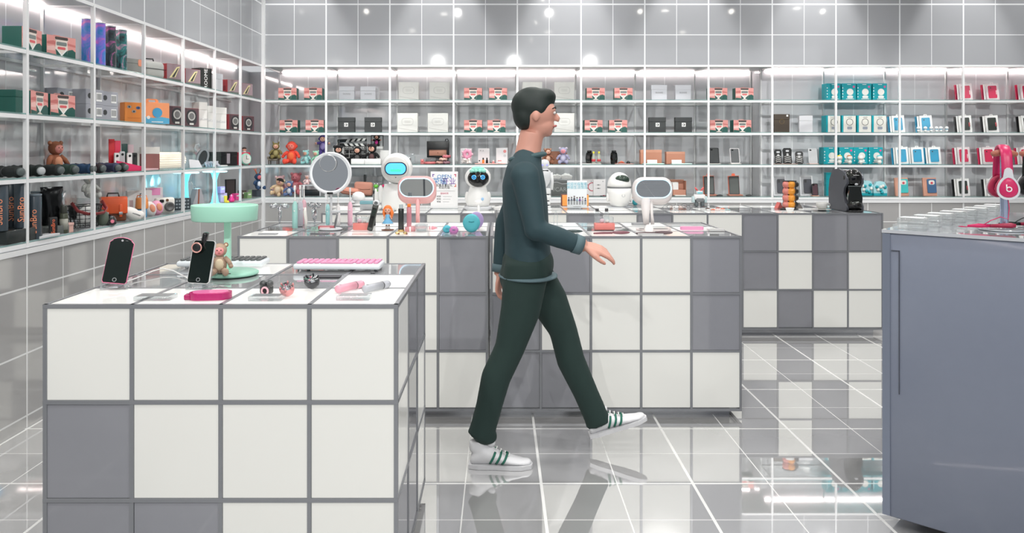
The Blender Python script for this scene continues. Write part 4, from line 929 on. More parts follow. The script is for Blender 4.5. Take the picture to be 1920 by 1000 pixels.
star = [((.061 if k % 2 else .053)*math.cos(-2*PI*k/44), (.061 if k % 2 else .053)*math.sin(-2*PI*k/44)) for k in range(44)]
b.prism(star, -.16, .16, pm_, x=Matrix.Translation((0,.07,.063)) @ Matrix.Rotation(PI/2,4,'Z')); b.build('paper_shade', t)
for sx in (-.165,.16): MB().lathe([(0,0),(.055,0),(.055,.006),(0,.006)], offw, n=28, x=Matrix.Translation((sx,.07,.063)) @ Matrix.Rotation(PI/2,4,'Y')).build('end_disc', t)
solo('paper_card', MB().prism([(-.06,0),(-.05,.07),(.05,.06),(.07,0)][::-1], 0, .004, C(216,216,220,.6), x=Matrix.Rotation(-.3,4,'X')), LS(367,2,-2.42), 'white paper card propped between the pleated lamp and hook hanger', 'card', Q-.4)
t = E('hook_hanger', 'grey hook-topped hanger with a dark oval insert, third side shelf', 'hanger', LS(379,2,-2.46), Q-.8)
MB().tube([(-.035,.02,.13),(-.055,.02,.155),(-.045,.02,.185),(-.02,.02,.19),(-.012,.02,.17)], .006, lgrey, 8).build('hook', t)
b = MB(); b.x = Matrix.Translation((0,0,.0)) @ Matrix.Rotation(.35,4,'Y'); b.frame(circ(.05,24,-.02,.075,.08), circ(.034,24,-.02,.075,.062), 0, .02, mgrey); b.prism(circ(.036,24,-.02,.075,.064), .006, .014, charc); b.build('oval_body', t)
b = MB(); random.seed(2)
for k in range(7): b.prism([(random.uniform(-.12,.1),0),(random.uniform(-.1,0),random.uniform(.02,.06)),(random.uniform(0,.12),random.uniform(.02,.05)),(random.uniform(.05,.16),0)][::-1], -.04+.012*k, -.036+.012*k, C(200,204,214,.5))
solo('crumpled_wrap', b, LS(396,2,-2.40), 'crumpled grey-white wrapping before the hook hanger', 'wrapping', Q)
put(plain_box(.12,.1,.125, C(34,44,42,.5)), LS(405,2,-2.45), Q-.4, 'black box between the hook hanger and the glossy black box')
t = put(plain_box(.15,.1,.125, C(28,26,28,.3)), LS(434,2,-2.44), Q-.4, 'glossy black box with a faint picture, third side shelf'); MB().box((-.06,-.002,.02),(-.02,-.0008,.11), C(150,140,146,.5)).build('printed_panel', t)
solo('display_tray', MB().box((-.09,0,0),(.09,.05,.01), white), LS(420,2,-2.378), 'thin white tray before the black boxes, third side shelf', 'tray', Q)
t = E('alarm_clock', 'round mint clock with a red back, near the corner post', 'clock', LS(461,2,-2.42), Q-.7)
MB().box((-.06,.02,0),(.06,.06,.12), C(200,40,70,.4), .004).build('red_back', t)
b = MB(); b.lathe([(.0,0),(.05,0),(.056,.008),(.056,.02),(.05,.026),(0,.026)], mint, n=24, x=Matrix.Translation((0,.016,.056)) @ Matrix.Rotation(PI/2,4,'X')); b.build('clock_body', t)
b = MB(); b.prism(circ(.044,24,0,.056), -.0125, -.0095, offw); b.box((-.002,-.0135,.056),(.002,-.0125,.09), charc); b.box((0,-.0135,.054),(.025,-.0125,.058), charc); b.build('dial', t)
t = E('toy_bust', 'tiny pale doll head on the red-backed clock', 'figurine', (LS(461,2,-2.42)[0]-.035, LS(461,2)[1], ROW[2]+.122)); MB().ell((0,0,.028), .02, skin, 12).cyl((0,0,0), .014, .012, white, n=12).build('doll_head', t); MB().ell((0,.0,.036), (.021,.021,.014), C(60,40,34,.6), 12).build('hair', t)
# bottom shelf of the side wall
def tumbler(h=.22, r=.034, base=C(62,72,80,.25)):
    t = E('sunbro_tube', '', 'tumbler'); MB().cyl((0,0,0), r, h, base, n=24, bev=.002).build('tube_body', t); MB().cyl((0,0,h), r*1.03, .012, C(96,108,116,.2), n=24, bev=.003).build('lid', t)
    b = MB(); b.text('SunBro', .042, C(240,150,110,.4), Matrix.Translation((-.0,-r-.001,h*.42)) @ FRONT @ Matrix.Rotation(PI/2,4,'Z')); b.build('orange_lettering', t); t.name = 'tumbler'; return t
for k, (px, X, l) in enumerate(((0,-2.40,'first at the picture edge'),(21,-2.475,'second from the picture edge, on the black box'),(41,-2.395,'third, just before the thick post'))):
    make('tum', tumbler, (X, LY(px,X), ROW[3]+.068), Q+.6 if False else .5, 'dark tumbler with orange vertical lettering, '+l, 'lettered tumblers on the black box')
solo('black_box', MB().box((-.13,-.06,0),(.16,.1,.066), C(34,40,40,.25), .004), LS(22,3,-2.42), 'long glossy black box under the three lettered tumblers', 'box', Q)
for px, X, l in ((64,-2.385,'in front, just past the thick post'),(71,-2.53,'further back, past the thick post')): make('tum', None, (X, LY(px,X), ROW[3]+.0005), .5, 'dark tumbler with orange vertical lettering, '+l, 'lettered tumblers past the post')
def pouch(m_, w, h, d=.05):
    t = E('foil_pouch', '', 'pouch'); b = MB(); n = 10; vs = []; fs = []
    for i in range(n+1):
        z = h*i/n; th = d/2*(1-abs(i/n-.35)**1.3)*(0 if i == n else 1)+.002
        for j in range(9): x = -w/2+w*j/8; e = 1-abs(j/4-1)**3; vs.append((x, -th*e-.003+.004*math.sin(3*i+5*j), z))
    for i in range(n):
        for j in range(8): a = i*9+j; fs.append((a, a+1, a+10, a+9))
    o = len(vs); vs2 = [(v[0], -v[1]+.001, v[2]) for v in vs]
    b.add(vs+vs2, fs+[tuple(q+o for q in reversed(f)) for f in fs]+[(0,o,o+1,1)], m_, True); b.build('pouch_body', t); MB().box((-w/2,-.004,h-.012),(w/2,.005,h), m_).build('top_seal', t); return t
blackfoil = M('black_foil', (26,28,30), .22, .6); silverfoil = M('silver_foil', (200,204,206), .22, .9)
o = LS(97,3,-2.46); put(pouch(blackfoil,.12,.21,.07), (o[0],o[1],o[2]+.045), Q-.5, 'black foil pouch standing behind the grey speaker box'); put(pouch(silverfoil,.13,.22,.06), LS(104,3,-2.57), Q-.4, 'silver foil pouch behind the black one')
solo('grey_box', MB().box((-.075,-.05,0),(.075,.06,.045), C(96,100,98,.3), .003), LS(95,3,-2.44), 'low grey box under the black foil pouch', 'box', Q-.3)
t = E('orange_pack', 'slim black pack with orange vertical lettering beside the foil pouches', 'pack', LS(100,3,-2.375), Q-.9)
MB().box((-.02,0,0),(.02,.02,.1), black, .004).build('pack_body', t); MB().text('SunBro', .026, C(240,120,80,.4), Matrix.Translation((0,-.001,.05)) @ FRONT @ Matrix.Rotation(PI/2,4,'Z')).build('orange_lettering', t)
solo('white_tray', MB().box((-.09,-.02,0),(.09,.05,.014), lgrey, .002), LS(87,3,-2.369), 'flat pale box on the front edge before the foil pouches', 'box', Q)
t = E('spray_bottle', 'dark olive bottle with a tall cap beside the wire basket', 'bottle', LS(120,3,-2.39)); MB().cyl((0,0,0), .021, .11, C(70,74,60,.3), n=20, bev=.004).build('bottle_body', t); MB().cyl((0,0,.11), .016, .045, C(60,62,56,.3), n=18, bev=.003).build('cap', t); MB().lathe([(.0214,.02),(.0214,.08)], C(150,150,140,.4), n=20).build('wrap_label', t)
t = E('small_pink_box', 'small pink box with a lid before the wire basket', 'box', LS(133,3,-2.385), Q); MB().box((-.024,0,0),(.024,.045,.038), C(206,164,154,.5)).build('box_body', t); MB().box((-.027,-.003,.038),(.027,.048,.052), C(214,172,164,.5), .001).build('lid', t); t.name = 'pink_box'
# wire basket
t = E('wire_basket', 'black wire basket with a dark red handle, holding a white cloth', 'basket', LS(158,3,-2.46), Q-.3)
b = MB(); wr = .0022
def ringpts(a, c, z, n=24): return [(a*math.cos(2*PI*k/n), c*math.sin(2*PI*k/n), z) for k in range(n)]
for i in range(6): z = .004+.024*i*1.05; s_ = .8+.2*i/5; b.tube(ringpts(.11*s_,.075*s_,z), wr if i < 5 else .0035, black, 6, closed=True)
for k in range(18): a = 2*PI*k/18; b.tube([(.088*math.cos(a),.06*math.sin(a),.004),(.11*math.cos(a),.075*math.sin(a),.13)], wr, black, 6)
b.build('wire_cage', t)
b = MB(); b.tube([(-.11,-.02,.15),(-.105,-.06,.105),(-.06,-.088,.085),(.0,-.094,.082),(.06,-.088,.085),(.105,-.06,.105),(.11,-.02,.15)], [(.012,.006)]*7, C(130,44,46,.5), 8); b.build('handle', t)
b = MB(); b.ell((-.01,-.02,.06), (.065,.035,.055), C(220,220,218,.9), 16).ell((.03,.01,.08), (.045,.03,.045), offw, 12).ell((-.06,.02,.09), (.03,.025,.05), black, 12)
solo('white_cloth', b, LS(160,3,-2.45,dz=.01), 'white cloth bundle inside the wire basket', 'cloth', Q-.3)
t = plush(C(206,206,202,.95), C(222,222,218,.95), .16, 'long', face=C(214,208,200,.8), snout=True); o = LS(167,3,-2.56); put(t, (o[0],o[1],o[2]+.16), Q-.5, 'white long-eared plush standing behind the wire basket')
solo('riser_block', MB().box((-.05,-.05,0),(.05,.05,.159), clear('riser_acrylic',(236,240,240),.2,.03,.1)), (o[0],o[1],o[2]), 'clear block under the long-eared plush', 'display block', Q-.5)
t = E('camouflage_pot', 'grey-green bundled pouch at the far side of the wire basket', 'pouch', LS(192,3,-2.39)); MB().ell((0,0,.05),(.035,.035,.05), C(86,96,84,.8), 14).build('pouch_body', t); MB().tube([(-.02,0,.09),(0,0,.12),(.02,0,.09)], .004, C(170,60,70,.6), 6).build('drawstring', t); t.name = 'drawstring_pouch'
# satchel
t = E('satchel_bag', 'orange leather satchel with brown side and buckles, bottom side shelf', 'bag', LS(213,3,-2.47), Q-1.0)
lea = C(222,92,48,.45); br2 = C(110,62,40,.5)
MB().box((-.075,.0,0),(.075,.06,.145), br2, .012, 3).build('bag_body', t)
b = MB(); b.box((-.08,-.012,.05),(.08,.0,.15), lea, .006).box((-.08,-.01,.142),(.08,.062,.158), lea, .006); b.build('flap', t)
for sx in (-.04,.04): b = MB(); b.box((sx-.008,-.018,.03),(sx+.008,-.012,.11), lea, .002).box((sx-.011,-.021,.045),(sx+.011,-.018,.062), steel, .001); b.build('buckle_strap', t)
b = MB(); b.tube([(-.035,.03,.155),(-.03,.03,.18),(.03,.03,.18),(.035,.03,.155)], .005, charc, 8); b.build('handle', t)
t = E('round_speaker', 'black domed speaker with a pink disc in front of the satchel', 'speaker', LS(205,3,-2.375), Q-.7)
MB().lathe([(.0,0),(.034,.0),(.042,.012),(.04,.03),(.03,.05),(.015,.062),(0,.065)], glossblk, n=28).build('speaker_body', t); MB().prism(circ(.011,16,0,.026), -.0445, -.038, C(226,130,150,.4)).build('pink_disc', t)
def shoe_camera():
    t = E('white_mouse', '', 'ornament'); b = MB(); b.ell((0,0,.04), (.075,.04,.04), C(226,224,220,.6), 18, rot=(0,.5,0)).ell((.05,0,.03), (.04,.036,.03), C(226,224,220,.6), 14); b.build('shell', t)
    MB().tube([(-.03,-.036,.05),(.0,-.042,.04),(.03,-.038,.03)], .003, mgrey, 6).build('seam', t); return t
t = shoe_camera(); t.name = 'white_sneaker'; put(t, LS(248,3,-2.40), 1.2, 'white rounded baby shoe leaning beside the satchel', 'shoe')
t = E('display_card', 'white folded product card with grey pictures behind the orange toy', 'card', LS(262,3,-2.52), Q-.75)
MB().box((-.085,0,0),(.085,.03,.175), C(226,224,222,.5), .002, 1).build('card_body', t); b = MB(); b.box((-.07,-.001,.03),(-.045,0,.11), C(196,170,170,.5)).frame(rr(.04,.06,.002,2,.02,.125), rr(.032,.05,.002,2,.02,.125), -.0015, 0, charc).box((-.02,-.001,.04),(.06,0,.043), mgrey); b.build('printed_pictures', t)
t = E('display_card', 'white card with a pink square, beside the white folded product card', 'card', LS(290,3,-2.52), Q-.75); MB().box((-.06,0,0),(.06,.02,.185), C(228,218,222,.5), .002, 1).build('card_body', t); MB().box((-.035,-.002,.13),(.04,0,.18), C(236,150,196,.5)).build('pink_square', t)
t = E('bucket_toy', 'orange and blue stacked bucket-shaped toy, bottom side shelf', 'toy', LS(266,3,-2.43)); MB().cyl((0,0,0), .032, .058, C(70,150,196,.4), n=22, bev=.004).build('blue_base', t); MB().cyl((0,0,.06), .042, .075, C(236,150,84,.4), n=24, r2=.038, bev=.006).build('orange_bucket', t); MB().tube([(-.04,0,.11),(-.03,0,.15),(.03,0,.15),(.04,0,.11)], .003, orange, 6).build('handle', t)
for px, m_, l in ((284,C(226,222,220,.5),'white rounded headphone-like toy with pink inside'),(297,C(232,160,190,.5),'pink rounded toy leaning between two cameras')):
    t = E('rounded_toy', l+', bottom side shelf', 'toy', LS(px,3,-2.41), Q-.6); MB().ell((0,.02,.05),(.045,.03,.055), m_, 18, rot=(0,-.4,0)).build('shell', t); MB().ell((.004,-.004,.055),(.022,.01,.03), C(226,150,120,.5), 14, rot=(0,-.4,0)).build('inner_pad', t)
t = E('instant_camera', 'white instant camera with a big lens, bottom side shelf', 'camera', LS(311,3,-2.42), Q-.75)
MB().box((-.07,0,0),(.07,.05,.115), C(232,230,222,.35), .018, 3).build('camera_body', t)
b = MB(); b.lathe([(.034,0),(.034,.02),(.024,.024),(.02,.018),(0,.016)], C(90,90,90,.3), n=24, x=Matrix.Translation((.022,0,.048)) @ Matrix.Rotation(PI/2,4,'X')); b.build('lens', t)
b = MB(); b.prism(rr(.03,.022,.006,4,-.03,.09), -.004, .002, black).prism(circ(.01,14,.01,.095), -.004, .002, C(110,80,60,.3)); b.build('viewfinder', t)
t = E('calculator_box', 'dark box with rows of small keys beside the cyan lamps', 'box', LS(340,3,-2.44), Q-.6); MB().box((-.085,0,0),(.085,.07,.09), C(56,66,72,.4), .004).build('box_body', t)
b = MB()
for i in range(6):
    for j in range(3): b.box((-.07+.024*i,-.002,.014+.025*j),(-.056+.024*i,0,.026+.025*j), C(150,160,166,.4))
b.build('key_rows', t); t.name = 'keypad_box'
# two cyan lamps
cy = M('cyan_glow', (120,230,246), .4, 0, .9, ecol=(110,224,245)); cyw = M('cyan_glow_pale', (226,252,255), .4, 0, 1.3, ecol=(190,246,255))
for px, X, l in ((349,-2.52,'cyan glowing round-topped lamp, nearer of the two'),(403,-2.42,'cyan glowing round-topped lamp, further one by the corner')):
    t = E('cyan_lamp', l, 'lamp', LS(px,3,X)); MB().lathe([(.0,.272),(.115,.272),(.122,.277),(.115,.284),(.0,.286)], cyw, n=32, sc=(.8,1)).build('lamp_disc', t)
    MB().lathe([(.05,.0),(.03,.02),(.018,.1),(.014,.2),(.03,.26),(.04,.272)], cy, n=20).build('lamp_column', t); MB().cyl((0,0,0), .06, .008, white, n=24).build('base', t)
    l_ = bpy.data.lights.new('cyan', 'POINT'); l_.energy = .8; l_.color = (.3,.85,1); l_.shadow_soft_size = .05; o_ = bpy.data.objects.new('cyan', l_); o_.location = (X+.07, LY(px,X)+.12, ROW[3]+.2); COL.objects.link(o_)
t = E('tent_clock', 'grey tent-shaped ornament with a brown strip between the cyan lamps', 'ornament', LS(373,3,-2.385), Q-.6)
MB().prism([(-.055,0),(-.05,.04),(-.012,.15),(.02,.155),(.05,.04),(.055,0)][::-1], 0, .07, C(170,170,176,.4)).build('tent_body', t); MB().prism([(-.012,.01),(-.004,.15),(.006,.15),(.0,.01)][::-1], -.002, 0, C(150,90,70,.5)).build('strip', t); MB().tube([(.0,.03,.15),(-.03,.03,.18),(-.05,.03,.21)], .002, white, 6).build('antenna', t)
for px, X, w, h, z, m_, l in ((420,-2.43,.08,.08,0,C(206,190,226,.5),'lower lavender box by the black frame'),(418,-2.43,.055,.06,.0805,C(200,170,222,.5),'upper lavender box standing on the wider one'),(446,-2.42,.05,.06,0,C(226,70,140,.5),'small magenta box after the black frame'),(458,-2.45,.07,.075,0,C(76,64,60,.5),'brown small box near the corner post'),(468,-2.40,.06,.055,0,C(130,164,110,.5),'green small box near the corner post'),(476,-2.46,.05,.065,0,C(190,214,170,.5),'pale green small box at the corner post')):
    t = E('small_carton', l+', bottom side shelf', 'box', LS(px,3,X,dz=z), Q-.4); MB().box((-w/2,0,0),(w/2,.05,h), m_, .002, 1).build('box_body', t); MB().box((-w*.3,-.001,h*.55),(w*.3,0,h*.75), offw).build('printed_band', t)
t = picframe(.12,.19,black,C(60,50,50,.4)); put(t, LS(433,3,-2.5), Q-.5, 'tall black open frame behind the lavender boxes')
t = E('yellow_boot', 'small yellow boot-shaped toy before the black frame', 'toy', LS(423,3,-2.37), Q-.5); MB().cyl((0,0,.01), .014, .055, C(244,214,70,.4), n=14).ell((.016,0,.012), (.024,.013,.012), C(244,214,70,.4), 12).build('boot', t)
t = E('magenta_rabbit', 'small magenta pear-shaped figure right of the yellow boot', 'figurine', LS(434,3,-2.37)); MB().lathe([(0,0),(.024,.004),(.028,.02),(.014,.045),(.016,.06),(0,.072)], C(232,50,130,.4), n=18).build('figure_body', t); MB().ell((.004,-.012,.058),(.004,.006,.01),offw,8).build('face', t); t.name = 'magenta_figurine'
# antlered dangling doll at the corner
t = plush(C(50,76,110,.9), C(220,224,230,.9), .17, 'none', face=C(226,120,130,.7), arms=.6); o = LS(484,3,-2.40); put(t, (o[0],o[1],o[2]+.07), Q-.7, 'navy plush with orange antlers sitting on a block at the corner')
for sx in (-1,1): b = MB(); b.tube([(sx*.012,0,.148),(sx*.03,0,.19),(sx*.05,0,.205)], [.006,.006,.003], C(226,116,80,.7), 8).tube([(sx*.028,0,.186),(sx*.022,0,.21)], [.005,.003], C(226,116,80,.7), 8); b.build('antler', t)
solo('riser_block', MB().box((-.04,-.04,0),(.04,.05,.068), C(60,66,76,.4), .003), LS(484,3,-2.40), 'dark block under the antlered plush', 'display block', Q-.7)
# ================================================================ goods: counters
def on(px, py, z): g = G(px, py, z); return (g.x, g.y, z+.0005)
T1, T2, T3, T4 = .927, .94, .917, 1.094
# ---------------- nearest counter
def phone(w, h, bodym, notch=0):
    t = E('smartphone', '', 'phone'); T = Matrix.Translation((0,0,.012)) @ Matrix.Rotation(math.radians(-17),4,'X')
    b = MB(); b.x = T
    if notch:
        o = [(-w/2+.004,0),(-w/2,.006),(-w/2,h-.012),(-w/2+.01,h-.003)]+[(x*w/2*.8, h+.006-.008*x*x) for x in (-1,-.5,0,.5,1)]+[(w/2-.01,h-.003),(w/2,h-.012),(w/2,.006),(w/2-.004,0)]
        o = o[::-1][::-1]; b.prism(o, 0, .008, bodym); sc_ = [(x*.965, .002+z*.972) for x, z in o]; b.prism(sc_, -.0012, .001, screenm)
    else: b.prism(rr(w,h,.01,5,0,h/2), 0, .008, bodym); b.prism(rr(w*.95,h*.975,.008,5,0,h/2), -.0012, .001, screenm)
    b.build('phone_body', t)
    b = MB(); b.x = T; b.frame(circ(.0065,20,0,.012), circ(.005,20,0,.012), -.002, -.0008, mgrey).prism(circ(.0035,14,.0,h-.006), -.002, -.0008, mgrey).box((-.006 if not notch else .01,-.0018,h-.0065),(.006 if not notch else .018,-.0008,h-.005), dgrey); b.build('camera_and_button', t)
    return t
def stand(w=.085):
    t = E('phone_stand', '', 'stand'); MB().box((-w/2,-.03,0),(w/2,.035,.006), acryl, .001).build('base_plate', t)
    for sx in (-1,1): MB().box((sx*w*.44-.004,-.032,.006),(sx*w*.44+.004,-.004,.02), acryl, .001).build('front_lip', t)
    MB().box((-w*.18,.03,.006),(w*.18,.035,.09), acryl, x=Matrix.Rotation(-.25,4,'X')).build('back_rest', t); MB().box((-.014,-.03,.006),(.014,.03,.010), steel, .001).build('centre_strip', t)
    return t
o = on(219,541,T1); put(stand(), o, .12, 'clear acrylic stand holding the pink-edged phone, nearest counter'); t = put(phone(.076,.148,C(226,110,150,.35),1), (o[0]+.0,o[1]-.024,o[2]+.008), .25, 'black phone with a pink edge and curved top, on its stand')
t.rotation_euler = (0, math.radians(7), .2)
o = on(379,541,T1); put(stand(), o, -.05, 'clear acrylic stand holding the phone with the clip lens'); t = put(phone(.074,.143,C(206,206,206,.3)), (o[0]-.006,o[1]-.024,o[2]+.008), -.05, 'black phone in a silver rim wearing a clip-on lens'); t.rotation_euler = (0, math.radians(2.5), -.05)
t = E('clip_lens', 'black clip with a rose-ringed lens gripping the top of the phone', 'lens', (o[0]-.004, o[1]+.022, o[2]+.135))
MB().box((-.008,-.012,-.002),(.008,.016,.048), glossblk, .006, 3, x=Matrix.Rotation(.18,4,'Y')).build('clip', t)
b = MB(); b.lathe([(.0,.0),(.0135,.0),(.0165,.003),(.0165,.012),(.0135,.014)], black, n=24, x=Matrix.Translation((-.012,-.014,.0)) @ Matrix.Rotation(PI/2,4,'X')); b.build('lens_barrel', t)
b = MB(); b.tube([(-.012+.0155*math.cos(a),-.028,.0155*math.sin(a)) for a in [2*PI*k/24 for k in range(24)]], .0023, C(226,170,160,.2,.5), 8, closed=True); b.build('rose_ring', t)
# cable
b = MB(); b.tube([(G(x,y,T1).x, G(x,y,T1).y, T1+.003+.012*math.exp(-((x-300)/35)**2)) for x, y in ((236,531),(262,523),(285,516),(305,511),(325,513),(345,521),(362,529))], .0022, white, 8); o_ = b.build('charging_cable'); tag(o_, 'white cable running between the two phone stands', 'cable')
solo('sign_plate', MB().box((-.055,-.03,0),(.055,.03,.012), acryl, .001).box((-.048,-.024,.012),(.048,.024,.0128), C(120,124,126,.3)), on(292,561,T1), 'clear acrylic label block between the two phones', 'label block', 0)
solo('sign_plate', MB().box((-.05,-.028,0),(.05,.028,.013), acryl, .001).box((-.042,-.02,.013),(.042,.02,.0138), C(120,124,126,.3)), on(501,562,T1), 'clear acrylic label block before the cat-eared speakers', 'label block', 0)
solo('sign_plate', MB().box((-.05,-.028,0),(.05,.028,.013), acryl, .001).box((-.042,-.02,.013),(.042,.02,.0138), C(150,150,152,.3)), on(664,561,T1), 'clear acrylic label block before the pink and grey sticks', 'label block', 0)
pg = clear('pink_acrylic', (226,40,120), .3, .05, .45, .5)
t = E('magnetic_puck', 'flat translucent pink oval case lying before the second phone', 'case', on(395,560,T1), .15)
MB().prism(rr(.125,.075,.036,8), 0, .02, C(172,34,100,.25), x=Matrix.Rotation(PI/2,4,'X') @ Matrix.Translation((0,0,0))).build('case_rim', t)
MB().prism(rr(.105,.058,.028,8), .02, .0215, C(226,120,170,.25), x=Matrix.Rotation(PI/2,4,'X')).build('top_face', t)
for ch in t.children: ch.rotation_euler = (0,0,0)
MB().box((-.074,-.022,0),(-.055,.012,.016), C(160,34,92,.25), .003).build('side_latch', t); t.name = 'pink_case'
# cat-ear speakers
def catball(m_, r, ears=True):
    t = E('cat_speaker', '', 'speaker'); b = MB(); b.lathe([(.0,-r),(r*.5,-r*.86),(r*.88,-r*.45),(r,0),(r*.93,r*.35),(r*.86,r*.5)], m_, n=26, x=Matrix.Translation((0,0,r)) @ Matrix.Rotation(.5,4,'X')); b.build('ball_shell', t)
    X = Matrix.Translation((0,0,r)) @ Matrix.Rotation(.5,4,'X')
    MB().lathe([(0,r*.38),(r*.5,r*.42),(r*.84,r*.46),(r*.88,r*.53)], chrome, n=26, x=X).build('chrome_face', t)
    for s in range(6): a = s*PI/3+.5; MB().tube([(r*.86*math.cos(a),r*.86*math.sin(a),r*.4),(r*.92*math.cos(a),r*.92*math.sin(a),r*.78)], [r*.2,.0008], m_, 8, x=X).build('ear', t)
    b = MB(); 
    for s in range(3): b.ell((r*.4*math.cos(s*2.1),r*.4*math.sin(s*2.1),r*.46), r*.14, C(210,120,140,.2) if s else black, 8, x=X)
    b.build('face_details', t); return t
put(catball(C(222,150,150,.3), .023), on(538,557,T1), .1, 'pink ball speaker with pointed rim, middle of the three'); put(catball(C(60,62,66,.25), .025), on(585,543,T1), 0, 'dark grey ball speaker with pointed rim, apart from the others')
t = E('camera_charm', 'small dark camera-shaped speaker with a pink ring, left of the pink ball', 'speaker', on(500,551,T1), -.3)
MB().box((-.02,-.012,0),(.018,.014,.026), C(70,74,74,.3), .006, 3).build('charm_body', t); MB().ell((-.012,0,.03),(.013,.012,.012), C(60,64,64,.3), 12).build('ear', t); MB().ell((.012,0,.032),(.011,.011,.013), C(80,84,84,.3), 12).build('ear', t)
b = MB(); b.tube([(.004+.011*math.cos(a),-.016,.011+.011*math.sin(a)) for a in [2*PI*k/20 for k in range(20)]], .003, C(236,180,190,.2), 8, closed=True).prism(circ(.01,16,.004,.011), -.014, -.011, black); b.build('lens_ring', t)
def stick(m_, dm):
    t = E('massage_stick', '', 'device'); X = Matrix.Translation((0,0,.0125)) @ Matrix.Rotation(PI/2,4,'Y') 
    prof = [(.0,-.062),(.009,-.061),(.0125,-.057),(.0125,.024)]; MB().lathe(prof, m_, n=22, x=X).build('handle_body', t)
    MB().lathe([(.0128,.024),(.0128,.028)], dm, n=22, x=X).build('joint_ring', t); MB().lathe([(.0125,.028),(.0125,.054),(.0105,.06),(0,.0605)], m_, n=22, x=X).build('head_cap', t)
    MB().prism(circ(.004,12), -.0012, .0, dm, x=X @ Matrix.Translation((-.0125,0,-.045)) @ Matrix.Rotation(PI/2,4,'Z')).build('button', t); return t
put(stick(C(226,160,176,.35), C(140,110,116,.3)), on(656,545,T1), 1.02, 'pink stick device lying beside the grey one'); put(stick(C(176,178,184,.3), dgrey), on(706,545,T1), 1.02, 'silver-grey stick device lying beside the pink one')
def keyboard(km, basem=C(222,228,232,.3), W_=.33, D_=.115):
    t = E('keyboard', '', 'keyboard'); X = Matrix.Rotation(.0,4,'X')
    MB().box((-W_/2,-D_/2,0),(W_/2,D_/2,.022), basem, .009, 3, x=X @ Matrix.Translation((0,0,.007))).build('base', t)
    b = MB()
    for r in range(5):
        for k in range(14):
            if r == 0 and 4 < k < 10: continue
            b.cyl((-W_/2+.02+k*.0224, -D_/2+.018+r*.0205, .0295), .0095, .006, km, n=8, bev=.0015, x=X)
        if r == 0: b.box((-.05,-D_/2+.01,.0295),(.06,-D_/2+.026,.0355), km, .0015, 1, x=X)
    b.build('keycap_rows', t)
    for sx in (-1,1): MB().cyl((sx*W_*.4, D_*.36, 0), .008, .016, basem, n=10).build('foot', t)
    return t
put(keyboard(C(226,150,184,.4)), on(637,506,T1), -.02, 'white keyboard with round pink keys on the nearest counter'); put(keyboard(C(90,92,92,.4)), on(420,500.5,T1)[:2]+(T1+.0005,), .02, 'white keyboard with round dark keys behind the mint lamp'.replace('round dark','round dark grey'))
solo('mouse_pad', MB().prism(rr(.13,.05,.006,3), 0, .003, C(50,52,56,.5), x=Matrix.Rotation(PI/2,4,'X')), on(605,519.5,T1), 'dark pad under the front of the pink-keyed keyboard', 'mat')
solo('usb_receiver', MB().box((-.008,-.006,0),(.008,.006,.005), dgrey, .001), on(699,513,T1), 'tiny dark receiver before the pink-keyed keyboard', 'receiver')
# mint desk lamp
t = E('desk_lamp', 'mint desk lamp with a ring-shaped head on a square pole, nearest counter', 'desk lamp', on(432,516,T1))
mm = C(160,214,192,.35); MB().lathe([(.0,0),(.088,0),(.1,.004),(.1,.011),(.09,.016),(.0,.017)], mm, n=44).build('base', t)
hx = (421-432)/F*o[1]; z0 = H-(412-VY)/F*t.location.y-t.location.z; z1 = H-(384-VY)/F*t.location.y-t.location.z
MB().box((-.035,.03,.016),(-.013,.05,z0+.01), M('mint_pole', (176,224,204), .3, 0, .12, ecol=(190,240,214)), .002).build('pole', t)
cx = -.021; R1 = .118
MB().lathe([(R1-.006,z0),(R1-.003,z0-.003),(R1-.001,z0),(R1+.002,z1-.004),(R1,z1),(R1-.004,z1-.002),(R1-.008,z0+.012)], mm, c=(cx,0,0), n=52, sc=(1,.8)).build('lamp_head', t)
MB().lathe([(0,z0+.010),(R1-.007,z0+.010),(R1-.007,z0+.014),(0,z0+.014)], white, c=(cx,0,0), n=44, sc=(1,.8)).build('diffuser_plate', t)
MB().box((-.018,-.085,.0165),(.03,-.08,.019), dgrey).build('power_mark', t)
t = plush(C(176,150,130,.95), C(222,206,176,.95), .118, 'round', face=C(232,150,150,.7), earmat=C(150,96,76,.9), sit=True, arms=.4); o = on(412,524,T1); put(t, (o[0],o[1]-.0,T1+.0165), .25, 'small beige monkey plush sitting on the lamp base')
# ---------------- middle counter, left block
def roller():
    t = E('face_roller', '', 'face roller'); b = MB(); b.tube([(0,0,.05),(.004,-.004,.075),(.004,-.004,.1),(-.002,0,.12)], [(.012,.007),(.02,.010),(.018,.010),(.009,.008)], chrome, 14); b.ell((0,0,.045), (.006,.006,.01), chrome, 10); b.build('handle', t)
    for s in (-1,1): b = MB(); b.ell((s*.03,0,.132), (.024,.016,.015), chrome, 14, rot=(0,s*.25,0)).tube([(0,0,.122),(s*.016,0,.128)], .004, chrome, 8); b.build('roller_ball', t)
    MB().box((-.03,-.015,0),(.03,.015,.005), acryl).box((-.004,-.002,.005),(.004,.002,.05), acryl).build('clear_stand', t); return t
t = roller(); put(t, on(524,430,T2), .2, 'chrome Y-shaped face roller on a clear stand, left of the toothbrushes'); t2 = dup(t, on(590,428,T2), -.6, 'chrome Y-shaped face roller right of the grouped toothbrushes')
